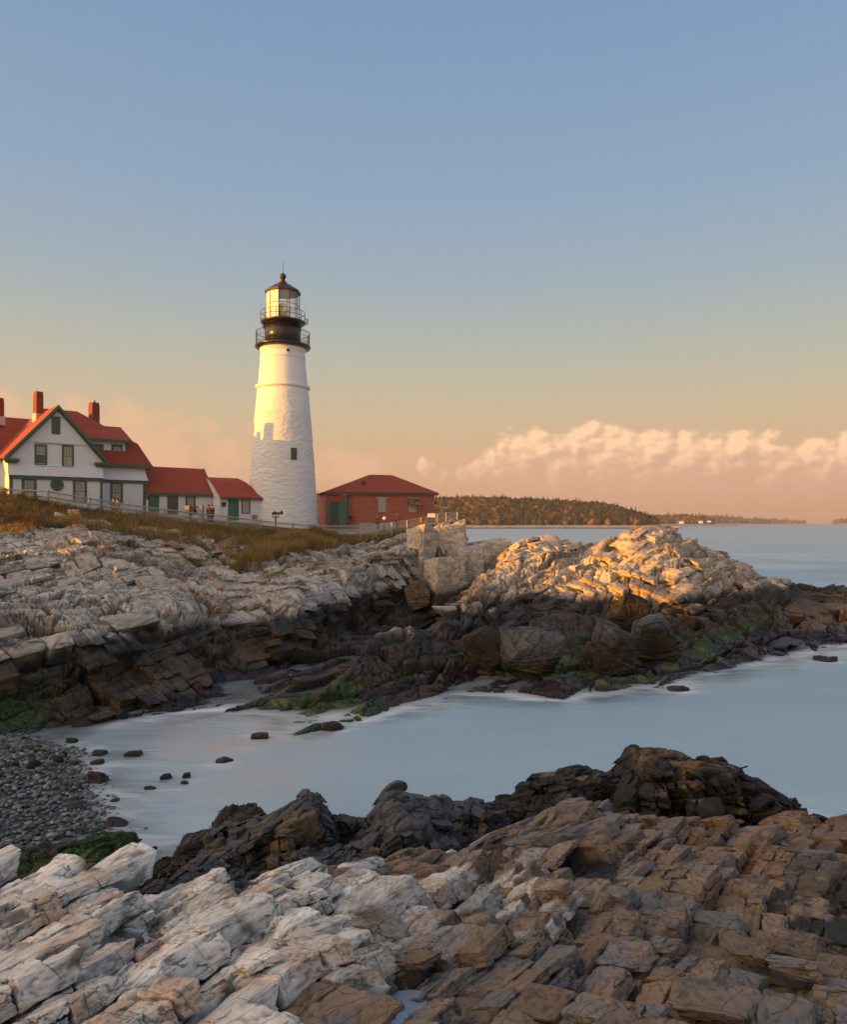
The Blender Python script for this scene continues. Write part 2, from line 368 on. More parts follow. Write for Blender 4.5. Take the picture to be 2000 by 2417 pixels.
    X = X + NW * d[:, None]
    if squash is not None:   # worn back towards the general slope of the ledge
        Zs = np.where(Zr < -90, np.nan, Zr); Zf = np.where(np.isnan(Zs), -99.0, Zs); Wt = (Zf > -90).astype(float); Zf = np.where(Zf < -90, 0, Zf)
        Zf = blur2(Zf * Wt, 3); Wt = blur2(Wt, 3); Zf = np.where(Wt > .05, Zf / np.maximum(Wt, .05), 99.0)
        fx = ((X[:, 0] - x0) / cell - .5).clip(0, Zr.shape[0] - 1.01); fy = ((X[:, 1] - y0) / cell - .5).clip(0, Zr.shape[1] - 1.01); i_, j_ = fx.astype(int), fy.astype(int); a_, b_ = fx - i_, fy - j_
        zz = (Zf[i_, j_] * (1 - a_) + Zf[i_ + 1, j_] * a_) * (1 - b_) + (Zf[i_, j_ + 1] * (1 - a_) + Zf[i_ + 1, j_ + 1] * a_) * b_
        ex = X[:, 2] - zz - squash[0]; ex = np.where((ex > 0) & (ex < 3), ex, 0); X[:, 2] -= ex * squash[1]
    cc, ax_ = colfun(X, NW, [ids0, ids1, ids0, ids1], crack, np.ones(len(X)), meta[bi, 0].repeat(m2), meta[bi, 1].repeat(m2)); cc = cc * (1 - .5 * crack)[:, None]
    a = np.arange(m2).reshape(mres, mres); fc = np.stack([a[:-1, :-1], a[:-1, 1:], a[1:, 1:], a[1:, :-1]], -1).reshape(-1, 4)
    Fc = (fc[None] + (np.arange(len(bi)) * m2)[:, None, None]).reshape(-1, 4)
    o = np_mesh(name, X, Fc, mat, cols={'Col': cc, 'Aux': ax_}); tag(o, kind='structure'); HITS.append(X.astype(np.float32)); print(name, n, 'blocks', len(X), 'verts'); return o
# ------------------------------------------------------------------ headland
HD = {
 -1200: [(1150,110,0),(1130,70,0),(1080,40,.1),(1150,34,.4),(1300,30,1),(1450,26,.8),(1620,22,1),(1690,21.6,1),(1780,21.3,1),(1905,21,.8),(2000,20,.5)],
 -400: [(1150,110,0),(1150,80,0),(1140,48,.1),(1255,42,.5),(1320,38,1),(1385,35,.7),(1560,27,1),(1610,26.6,1.1),(1690,26.2,1),(1800,25,.8),(1900,23,.5)],
 0: [(1190,110,0),(1190,75,0),(1174,52,.1),(1262,45,.6),(1320,41,1.1),(1375,37,.7),(1525,30,1),(1590,29.4,1.1),(1670,28.8,1),(1738,27.7,.8),(1800,26.5,.4)],
 200: [(1205,110,0),(1205,78,0),(1206,55,.1),(1258,47,.6),(1310,43,1.1),(1365,39,.7),(1500,32.5,1),(1560,31.9,1.1),(1650,31.2,1),(1710,29.5,.8),(1770,28,.4)],
 400: [(1220,110,0),(1220,80,0),(1230,59,.05),(1278,51,.6),(1318,48,1),(1362,44,.6),(1442,38,1),(1520,36.2,1.1),(1620,34,1),(1692,30.7,.8),(1750,29,.4)],
 560: [(1230,110,0),(1232,82,0),(1246,62,.05),(1290,56,.6),(1330,52.5,1),(1375,47,.6),(1445,41,1),(1520,39.3,1.1),(1600,37,1),(1675,31.9,.8),(1730,30.5,.4)],
 700: [(1240,110,0),(1242,84,0),(1257,66,.05),(1292,60,.6),(1322,56.5,.9),(1362,50.5,.7),(1440,44,1),(1530,42.3,1.1),(1592,39.5,.9),(1645,35.4,.6),(1700,32,.3)],
 800: [(1240,110,0),(1242,84,0),(1262,70,.05),(1292,64.5,.6),(1312,61.5,.9),(1338,57,.8),(1385,51.5,1),(1470,49.3,1.1),(1540,46.5,.9),(1600,40,.6),(1640,37,.3)],
 880: [(1240,110,0),(1240,84,0),(1258,72,.05),(1280,68,.5),(1302,64.5,.9),(1322,60.5,.8),(1352,57.5,1),(1440,55.2,1.1),(1508,52.5,.9),(1560,47,.6),(1600,43,.3)],
 960: [(1240,110,0),(1238,84,0),(1246,72,.05),(1260,70,.4),(1275,67.5,.8),(1296,65,.7),(1320,63,.9),(1410,61,1.1),(1480,58.5,.9),(1520,53,.6),(1550,50,.3)],
 1015: [(1240,110,0),(1238,84,0),(1234,72,.05),(1240,69.5,.2),(1250,68,.4),(1285,67.3,.6),(1330,66.7,.7),(1400,65.5,.9),(1455,63.5,.9),(1480,60,.6),(1510,57,.3)],
 1030: [(1240,105,0),(1238,84,0),(1234,73,.05),(1240,71.5,.2),(1250,71,.4),(1285,70.6,.6),(1330,69,.7),(1400,66.5,.9),(1450,64,.9),(1475,61,.6),(1505,58,.3)],
 1042: [(1240,100,0),(1238,84,0),(1234,72,.05),(1237,69.3,.2),(1243,68.2,.4),(1285,67.6,.6),(1340,67,.7),(1390,66,.8),(1440,64,.9),(1470,61,.6),(1500,58,.3)],
 1088: [(1240,98,0),(1238,84,0),(1236,73.5,.05),(1242,71.5,.1),(1252,71,.2),(1295,70.6,.4),(1350,70,.5),(1395,69,.7),(1440,66.5,.8),(1465,63,.6),(1495,60,.3)],
}
for x_ in HD:
    if 650 < x_ < 1095:
        for r_ in (8, 9, 10):
            y_, d_, g_ = HD[x_][r_]; z_ = {700: (.35, .2, -.3)}.get(x_, (.5, .45, .35))[r_ - 8]; HD[x_][r_] = (HY + (CZ - max(z_, CZ - (y_ - HY) / F * d_)) * F / d_, d_, g_)
HD[1100] = [(HY + (CZ - z) * F / d, d, .4) for d, z in zip((98, 84, 73.3, 71, 70, 69.6, 69, 67.6, 65.5, 62, 59), (5, 5.2, 5.5, 5.2, 5, 4.5, 3.6, 2, .3, -.3, -1))]
HD[1112] = [(HY + (CZ + 2) * F / d, d, .3) for d in (98, 84, 74, 72, 71, 70.5, 70, 68.5, 66, 62, 59)]
FR = frame(33, 32)
def rock_surface(name, tab, nc, nr, levels, seed, colfun, mat, x0=None, x1=None, und=(0, 1), flat=None, smooth=False, fr=FR, post=None, sink=0):
    S, rough, px, rowp = loft(tab, nc, nr, x0, x1)
    S = blur2(S, 3)
    N = grid_normals(S)
    if N[nr // 2, nc // 2, 1] > 0 and N[nr // 2, nc // 2, 2] < 0: N = -N
    if np.median(N[..., 2]) < 0: N = -N
    Nb = blur2(N, 8); Nb /= np.linalg.norm(Nb, axis=2, keepdims=True)
    Pn = S.reshape(-1, 3).astype(np.float64); Nn = Nb.reshape(-1, 3); rr = rough.reshape(-1)
    global BASE
    if und[0]: Pn = Pn + Nn * (fbm(Pn, und[1], 3, seed + 50) * und[0] * rr)[:, None]
    BASE = (Pn.copy(), Nn, np.tile(px, nr), np.repeat(rowp, nc))
    disp, crack, ids = fracture(Pn, fr, levels[:2], seed)
    if post is not None: disp = post(Pn, disp, rr, px, rowp, nr, nc)
    P1 = Pn + Nn * (disp * rr - sink)[:, None]
    # the finer joints are cut into the already broken faces
    N1 = grid_normals(blur2(P1.reshape(nr, nc, 3), 1)); N1 = np.where((N1 * Nb).sum(2, keepdims=True) < 0, -N1, N1); N1 = blur2(N1, 2); N1 /= np.linalg.norm(N1, axis=2, keepdims=True) + 1e-6; N1 = N1.reshape(-1, 3)
    d2, ck2, ids2 = fracture(P1, fr, levels[2:], seed + 33)
    d2 = d2 + .06 * levels[-1][0] * fbm(P1, levels[-1][0] * .6, 3, seed + 70)
    P2 = P1 + N1 * (d2 * rr)[:, None]; crack = np.maximum(crack, ck2 * .8); ids = ids + ids2
    c, a = colfun(P2, N1, ids, crack, rr, np.tile(px, nr), np.repeat(rowp, nc))
    c = c * (1 - .55 * crack * np.clip(rr * 2, 0, 1))[:, None]
    o = np_mesh(name, P2, grid_faces(nr, nc), mat, cols={'Col': c, 'Aux': a}, smooth=smooth)
    HITS.append(P2.astype(np.float32)); global LASTROW; LASTROW = (px, rowp)
    return o, P2.reshape(nr, nc, 3), c
def head_col(Pn, N, ids, crack, rr, px, rp):
    c, wet = tidal(Pn, N[:, 2], ids, crack, 3, z_dark=2.75, z_och=1.7, z_gr=.9, z_mar=.25, green=.0)
    # the far walls are pale nearly down to the channel, the left end shows green slime at its foot
    so = 1 - sst(rp, 2.6, 3.2); n = fbm(Pn, 1.3, 3, 44)
    soil = mixc(np.tile(SOIL, (len(Pn), 1)).astype(float), [.10, .11, .03], sst(n, 0, .3))
    c = mixc(c, soil, sst(so + n * .45, .3, .6))
    up = sst(rp, 2.9, 3.3) * (1 - sst(rp, 4.2, 5.0))
    c = mixc(c, [.16, .125, .06], sst(n + fbm(Pn, .5, 3, 46) * .6, .10, .40) * up * .7)
    path = sst(px, 690, 760) * (1 - sst(rp, 2.5, 2.9)); c = mixc(c, [.42, .33, .25], path)
    gs = (1 - sst(px, 60, 150)) * (1 - sst(Pn[:, 2] + n, .9, 1.6)); c = mixc(c, [.03, .07, .012], gs * .8)
    return c, aux(wet)
LV = [(9.0, 3.6, 1.3, .26, .50, .40, .10, 0), (2.8, 1.3, .60, .12, .32, .20, .05, 0), (1.7, 1.0, .8, .06, .20, .10, .035, 1), (.60, .36, .22, .022, .28, .03, .018, 0)]
o, HEAD, _ = rock_surface('headland_rock', HD, 1000, 560, LV, 21, head_col, M_ROCK, x0=-560, und=(.5, 9))
tag(o, kind='structure'); HEADPX, HEADROW = LASTROW
def sub(B, m, st=1):
    idx = np.nonzero(m)[0][::st]; return B[0][idx], B[1][idx], B[2][idx], B[3][idx]
Bh = BASE; mk = (Bh[3] > 2.45) & ((Bh[3] > 2.95) | ((Bh[2] > 60) & (Bh[2] < 640))) & (Bh[3] < 9.6) & (Bh[2] < 1098)
def head_blk(Pn, N, ids, crack, rr, px, rp): return head_col(Pn, N, ids, crack, rr, px, np.maximum(rp, 3.35))
def keep_h(px, rp, r, Pm):
    top = sst(rp, 2.9, 3.5); return r < (.22 + .78 * top) * (1 - .78 * sst(rp, 6.3, 7.2))
DETM = [(1.1, .6, .4, .030, .10, .05, .02, 1), (.5, .3, .2, .012, .15, .02, .012, 0)]
block_layer('headland_ledges', *sub(Bh, mk, 2), FR, (4.2, 1.9, .90), .50, 501, head_blk, M_ROCK, splits=5, mres=8, jit=.045, gap=.015, lift=.14, roundp=14, lim=.55, cell=.6, squash=(.10, .6), keep=keep_h, det=DETM, warp=.3)

# ------------------------------------------------------------------ rocky islet and spur
IS = {
 560: [(1640,38,.3),(1650,36,.3),(1670,33,.3),(1680,32.4,.3),(1690,31.8,.3),(1697,31.5,.3),(1705,31,.3),(1715,30.5,.3),(1745,29,.3)],
 650: [(1620,40,.4),(1630,37,.4),(1656,32.5,.5),(1666,32,.5),(1678,31.4,.5),(1688,30.9,.5),(1700,30.3,.4),(1712,29.6,.4),(1750,28,.3)],
 743: [(1600,42,.5),(1620,37,.6),(1642,32.2,.6),(1660,31.6,.6),(1678,30.9,.6),(1695,30.2,.6),(1712,29.3,.5),(1722,28.9,.5),(1760,27,.3)],
 843: [(1560,46,.5),(1572,39,.7),(1578,35.7,.8),(1598,34.7,.7),(1625,33.6,.7),(1650,32.5,.6),(1675,31.4,.6),(1699,30.2,.5),(1740,28.6,.3)],
 912: [(1540,50,.5),(1530,42,.8),(1522,38.5,.9),(1556,37.1,.8),(1590,35.7,.7),(1620,34.2,.7),(1650,32.8,.6),(1687,31,.5),(1730,29,.3)],
 960: [(1500,58,.5),(1500,44,.8),(1503,39.5,.9),(1543,38.1,.8),(1580,36.5,.7),(1610,35.1,.7),(1640,33.6,.6),(1674,31.9,.5),(1720,29.5,.3)],
 1020: [(1490,60,.5),(1500,46,.8),(1514,42,.9),(1548,39.3,.8),(1580,37.2,.7),(1605,35.8,.7),(1635,34.1,.6),(1662,32.8,.5),(1710,30,.3)],
 1085: [(1470,62,.5),(1455,52,.8),(1456,46,1),(1500,43.7,.9),(1540,41.2,.8),(1580,38.6,.7),(1615,36.2,.6),(1645,34.1,.5),(1700,31,.3)],
 1117: [(1450,70,.5),(1405,56,.8),(1400,50,1),(1450,46.5,1),(1500,43.8,.9),(1550,40.7,.7),(1600,37.6,.6),(1640,34.5,.5),(1690,32,.3)],
 1150: [(1470,78,.5),(1385,62,.8),(1370,54,1),(1420,50.3,1),(1480,46.8,.9),(1540,42.8,.7),(1595,38.6,.6),(1638,34.7,.5),(1690,32,.3)],
 1193: [(1460,82,.5),(1345,66,.8),(1318,57.5,.7),(1340,55.5,1),(1400,52,1),(1475,48,.9),(1560,41.3,.7),(1637,34.8,.5),(1690,32,.3)],
 1204: [(1450,82,.5),(1330,66,.8),(1289,58,.6),(1332,55.8,1),(1400,52,1),(1475,48,.9),(1560,41.3,.7),(1637,34.8,.5),(1690,32,.3)],
 1250: [(1440,84,.5),(1300,67,.8),(1270,59,.6),(1333,56.3,1),(1400,52.5,1),(1475,48.3,.9),(1560,41.3,.7),(1640,34.6,.5),(1690,32,.3)],
 1305: [(1440,84,.5),(1300,67,.8),(1276,59,.6),(1343,55.5,1),(1405,52.3,1),(1480,47.5,.9),(1560,41.3,.7),(1644,34.3,.5),(1690,32,.3)],
 1365: [(1440,84,.5),(1318,67,.8),(1301,60.5,.6),(1350,56,1),(1405,52.3,1),(1480,47.5,.9),(1560,41.3,.7),(1628,35.6,.5),(1690,32.5,.3)],
 1440: [(1440,84,.5),(1300,67,.8),(1280,59.5,.6),(1343,54.7,1),(1400,51.5,1),(1470,47.7,.9),(1550,42.2,.7),(1615,36.8,.5),(1680,33,.3)],
 1500: [(1440,84,.5),(1280,67,.8),(1249,58.5,.6),(1340,54.6,1),(1400,51.5,1),(1470,47.7,.9),(1550,42.6,.7),(1610,37.3,.5),(1680,33,.3)],
 1575: [(1440,84,.5),(1285,67,.8),(1250,58.5,.6),(1338,54.8,1),(1400,52,1),(1460,48.8,.9),(1540,43.2,.7),(1612,37.1,.5),(1680,33,.3)],
 1640: [(1450,82,.5),(1320,67,.8),(1285,58.5,.7),(1340,55.5,1),(1400,52.5,1),(1460,49.2,.9),(1540,43.4,.7),(1600,38.3,.5),(1670,34,.3)],
 1700: [(1460,80,.5),(1350,67,.8),(1318,59.5,.8),(1360,56.5,1),(1410,53.4,1),(1460,50.2,.9),(1530,44.7,.7),(1590,39.4,.5),(1660,35,.3)],
 1780: [(1470,78,.5),(1380,67,.8),(1350,60.5,.8),(1385,58.2,1),(1420,55.4,1),(1460,52.3,.9),(1515,47.7,.7),(1572,41.5,.5),(1640,36,.3)],
 1850: [(1470,76,.5),(1400,67,.8),(1373,61.5,.8),(1400,59.3,1),(1430,57.2,.9),(1460,54.3,.8),(1505,49.7,.7),(1555,43.7,.5),(1620,38,.3)],
 1920: [(1470,76,.5),(1410,68,.8),(1386,63.5,.8),(1410,61.2,.9),(1435,59.2,.8),(1460,56.3,.8),(1495,52,.7),(1540,45.8,.5),(1600,40,.3)],
 2000: [(1470,78,.5),(1410,71,.8),(1393,66.5,.8),(1412,63.5,.8),(1435,60.5,.8),(1455,57.3,.7),(1480,54.3,.7),(1522,48.7,.5),(1580,43,.3)],
 2200: [(1480,80,.5),(1430,75,.6),(1418,70.5,.6),(1426,68.3,.6),(1436,66.3,.6),(1446,64.2,.6),(1460,61.8,.5),(1475,58.4,.4),(1520,50,.3)],
 2350: [(1490,80,.3),(1480,75,.3),(1480,70,.3),(1482,68,.3),(1484,66,.3),(1488,64,.3),(1495,61,.3),(1510,57,.3),(1560,50,.3)],
}
def isle_col(Pn, N, ids, crack, rr, px, rp):
    zs = 1 - sst(px, 1500, 2000)
    P3 = Pn.copy(); P3[:, 2] += -.9 * (1 - zs) + .35 * (1 - sst(px, 950, 1150))
    c, wet = tidal(P3, N[:, 2], ids, crack, 57, z_dark=2.75, z_och=1.25, z_gr=1.0, z_mar=.42, green=1.0 - .0, pale=PALE * np.array([1.0, .97, .93]))
    oc = sst(px, 1800, 1950) * (1 - sst(Pn[:, 2], 1.3, 2.2)) * sst(Pn[:, 2], .3, .7); c = mixc(c, OCHRE * 1.5, oc * .7)
    return c, aux(wet)
LVI = [(7.5, 3.2, 1.5, .32, .52, .42, .10, 0), (2.5, 1.2, .62, .14, .34, .20, .05, 0), (1.6, 1.0, .8, .07, .22, .10, .035, 1), (.55, .34, .22, .024, .28, .03, .018, 0)]
FRI = frame(42, -16)
o, ISLE, _ = rock_surface('islet_rock', IS, 1150, 440, LVI, 77, isle_col, M_ROCK, und=(.45, 8), fr=FRI)
tag(o, kind='structure')
Bi = BASE
for fr_i, sd_i, xa, xb in ((frame(46, -20), 601, 1090, 1330), (frame(34, 26), 631, 1290, 1560), (frame(50, -10), 661, 1520, 2010)):
    block_layer('islet_ledges', *sub(Bi, (Bi[3] > .9) & (Bi[3] < 7.4) & (Bi[2] > xa) & (Bi[2] < xb), 2), fr_i, (4.4, 2.1, 1.15), .66, sd_i, isle_col, M_ROCK, splits=5, mres=8, det=DETM, warp=.45,
                keep=lambda px, rp, r, Pm: r < .80 - .5 * sst(rp, 4.3, 5.3), jit=.06, gap=.018, lift=.16, roundp=14, lim=.7, cell=.5, squash=(.12, .5))

# ------------------------------------------------------------------ foreground ledges
SKY = [(-900,2120,8.0),(-300,2110,8.2),(0,2098,8.3),(120,2076,8.6),(200,2130,8.4),(260,2165,8.0),(330,2150,8.2),(410,2118,8.7),(480,2095,9.0),(560,2078,9.3),(700,2042,9.8),(745,2034,9.9),(800,2052,10),(870,2060,10.6),(950,2045,11.4),(1040,2035,12),(1110,2015,12.4),(1150,1960,13.2),(1230,1935,13.8),(1345,1903,14.4),(1400,1930,14),(1470,1940,13.8),(1560,1958,13.2),(1660,1962,13.2),(1730,1945,13.4),(1790,1950,13.4),(1850,1912,14),(1890,1935,13.8),(1950,1922,14.2),(2000,1925,14.4),(2300,1920,15),(2900,1900,16)]
FGT = {}
for px, py, d in SKY:
    zs = CZ - (py - HY) / F * d; zb = 4.42 - .45 * min(max(px / 2000, 0), 1)
    rows = [(HY + (CZ + .9) * F / (d + 4), d + 4, .6), (HY + (CZ - .1) * F / (d + 2.6), d + 2.6, .8), (HY + (CZ - (zs - 1.2)) * F / (d + 1.2), d + 1.2, .9), (py, d, .8)]
    for k in (.12, .3, .52, .76, 1.0):
        y = py + k * (2417 - py); z = zs + (zb - zs) * k ** .8
        rows.append((y, (CZ - z) * F / (y - HY), 1.0))
    rows += [(3000, (CZ - zb - .3) * F / (3000 - HY), 1.0), (4200, (CZ - zb - .5) * F / (4200 - HY), 1.0)]
    FGT[px] = rows
def gpt(px, py, z): d = (CZ - z) * F / (py - HY); return np.array([(px - CX) / F * d, d])
def polydist(XY, pts):
    best = np.full(len(XY), 1e9)
    for a, b in zip(pts[:-1], pts[1:]):
        ab = b - a; t = np.clip(((XY - a) @ ab) / (ab @ ab), 0, 1); best = np.minimum(best, np.linalg.norm(XY - a - t[:, None] * ab, axis=1))
    return best
GROOVES = [([(250, 2480), (420, 2400), (560, 2345), (760, 2275), (880, 2290)], .16, .50), ([(860, 2215), (960, 2235), (1100, 2240), (1200, 2190), (1330, 2140)], .13, .34),
           ([(-50, 2235), (130, 2195), (250, 2150)], .05, .16), ([(560, 2110), (640, 2150), (740, 2170)], .07, .2), ([(1200, 2240), (1330, 2210), (1500, 2120), (1600, 2060)], .12, .28),
           ([(1750, 2110), (1850, 2200), (1950, 2330), (2060, 2350)], .35, .5), ([(1350, 2420), (1560, 2290), (1700, 2230)], .08, .18), ([(620, 2230), (720, 2290), (800, 2330), (960, 2360)], .12, .28),
           ([(1000, 2100), (1100, 2130), (1240, 2120)], .1, .22), ([(-60, 2330), (120, 2300), (300, 2235)], .05, .12)]
POOLS = [(968, 2392, 3.70, .27), (1468, 2328, 3.52, .075), (405, 2178, 3.62, .13), (1990, 2410, 3.30, .14), (1030, 2190, 3.0, .10), (1765, 1972, 2.30, .2), (1590, 2080, 2.52, .09), (1755, 2090, 2.5, .09), (1555, 1992, 2.3, .12), (1600, 1975, 2.3, .1), (1860, 1975, 2.3, .1)]
POOLW = []
def fg_post(Pn, disp, rr, px, rowp, nr, nc):
    XY = Pn[:, :2]; yy = np.maximum(Pn[:, 1], .5); ppx, ppy = CX + F * Pn[:, 0] / yy, HY - F * (Pn[:, 2] - CZ) / yy
    for x, y, _, r in POOLS:
        k = np.argmin((ppx - x) ** 2 + (ppy - y) ** 2); POOLW.append((Pn[k, 0], Pn[k, 1], Pn[k, 2] - .13, r))
    w = .3 * fbm(Pn, .5, 3, 400)
    for pts, wd, dp in GROOVES:
        g = np.array([gpt(x, y, 3.9 if x < 1000 else 3.2) for x, y in pts]); dd = polydist(XY, g) * (1 + w)
        disp = disp - 1.5 * dp * np.exp(-(dd / wd) ** 2)
    for x, y, z, r in POOLW:
        c = np.array([x, y]); dd = np.linalg.norm((XY - c) * np.array([1.0, .8]), axis=1) * (1 + w)
        k = np.exp(-(dd / (r * 1.15)) ** 4)
        disp = disp * (1 - k) + k * (z - .10 - Pn[:, 2])
    return disp
def fg_col(Pn, N, ids, crack, rr, px, rp):
    n1 = fbm(Pn, .9, 4, 301); n2 = fbm(Pn, .25, 4, 303); n3 = fbm(Pn, 2.2, 3, 305)
    i0, i1, i2 = ids[0], ids[1], ids[2]
    br = mixc(np.tile(BROWN * 1.35, (len(Pn), 1)).astype(float), SLATE * 1.6, sst(n1 + (i0 - .5) * 1.1, .0, .35) * .9)
    br = mixc(br, [.27, .20, .14], sst(n2 + .4 * n1, .1, .5) * .6)
    och = sst(px + 200 * n1, 1500, 1750) * (1 - sst(rp, 4.3, 5.4)); br = mixc(br, [.25, .125, .035], och * sst(n2 + n1, -.25, .2) * .85)
    br = mixc(br, [.045, .055, .07], sst(n3 + .4 * n2, .34, .5) * .75)
    wh = mixc(np.tile(WHITE, (len(Pn), 1)).astype(float), [.60, .40, .28], sst(n1 + .5 * n2, .12, .5) * .75)
    wh = mixc(wh, BLUEW, sst(-n1 + .4 * n2, .15, .5) * .6); wh = mixc(wh, [.28, .24, .20], sst(n2 - .3 * n1 + (i1 - .5) * .3, .22, .5) * .6)
    r1 = np.array([gpt(0, 2235, 4.1), gpt(90, 2210, 4.1), gpt(190, 2200, 4.1)]); wh = mixc(wh, RUST, np.exp(-(polydist(Pn[:, :2], r1) / .05) ** 2) * sst(n2 + .4, .1, .5) * .9)
    r2 = np.array([gpt(200, 2260, 4.1), gpt(180, 2320, 4.1)]); wh = mixc(wh, RUST, np.exp(-(polydist(Pn[:, :2], r2) / .035) ** 2) * sst(n2 + .4, .1, .5) * .7)
    # the pale bed ends along a line that runs down to the right
    edge = np.interp(rp, [3, 4, 5, 6, 7, 8, 9], [780, 820, 880, 900, 620, 430, 300])
    w = sst(edge - px + 330 * n1 + 260 * (i0 - .5), -60, 80)
    mid = sst(px, 720, 860) * (1 - sst(px, 1150, 1330)) * sst(rp, 4.0, 5.2) * (1 - sst(rp, 6.2, 7.0)) * sst(n1 + (i0 - .5), -.1, .2)
    c = mixc(br, wh, np.maximum(w, mid * .55))
    c *= (.62 + .42 * i2 + .34 * i1)[:, None]
    if len(ids) > 4 or True: c = mixc(c, np.array([.05, .045, .045]), sst(n2 * 1.4 - n1 + (i1 - .5) * .4, .42, .62) * .55)
    weed = sst(px, 1700, 1790) * sst(rp, 4.8, 5.4) * (1 - sst(rp, 7.4, 8.0)) * sst(px - 1500 - 110 * (rp - 4.6), 90, 170); c = mixc(c, [.028, .024, .016], weed * sst(n2 + .5, .1, .4))
    low = 1 - sst(Pn[:, 2], 1.3, 2.1); c = mixc(c, DARK, low * .85)
    return c, aux(np.clip(weed * .8 + low * .6, 0, 1))
LVF = [(2.6, 1.15, .42, .03, .16, .08, .022, 0), (1.0, .50, .22, .012, .12, .03, .010, 0), (.62, .4, .3, .008, .08, .02, .007, 1), (.22, .12, .07, .003, .12, .006, .004, 0)]
FRF = frame(36, -24)
def fg_gap_shade(*a): c_, x_ = fg_col(*a); return c_ * .32, x_     # sheet colour darkened: the shade in the gaps between blocks is painted in
o, FG, _ = rock_surface('foreground_rock', FGT, 900, 700, LVF, 131, fg_gap_shade, M_ROCKN, x0=-260, x1=2260, und=(.30, 1.5), fr=FRF, post=fg_post, sink=.11)
tag(o, kind='structure')
Bf = BASE; hfr = FRF
DETN = [(.5, .26, .2, .012, .12, .016, .006, 1), (.2, .12, .08, .004, .14, .007, .004, 0)]
P_, N_, X_, R_ = Bf; vis_ = (X_ > -200) & (X_ < 2250) & (R_ > 1.6) & (R_ < 8.6)
inpool = np.zeros(len(P_), bool)
for x, y, z, r in POOLW: c_ = np.array([x, y]); inpool |= np.linalg.norm(P_[:, :2] - c_, axis=1) < r * 1.5
for x, gr_ in enumerate(GROOVES): g_ = np.array([gpt(a_, b_, 3.9 if a_ < 1000 else 3.2) for a_, b_ in gr_[0]]); inpool |= polydist(P_[:, :2], g_) < gr_[1] * .5
near = P_[:, 1] < 8.2
HOLES = [(x, y, r * 1.35) for x, y, z, r in POOLW]
block_layer('foreground_ledges', *sub(Bf, vis_ & near & ~inpool, 1), FRF, (1.6, .80, .34), .30, 701, fg_col, M_ROCKN, splits=5, mres=15, det=DETN, gap=.035, jit=.05, warp=.28, lift=.13, roundp=16, lim=.45, cell=.2, squash=(.05, .5), holes=HOLES)
block_layer('foreground_ledges', *sub(Bf, vis_ & ~near & ~inpool, 1), FRF, (1.6, .80, .34), .30, 701, fg_col, M_ROCKN, splits=5, mres=11, det=DETN, gap=.035, jit=.05, warp=.28, lift=.13, roundp=16, lim=.40, cell=.25, squash=(.05, .5), holes=HOLES)
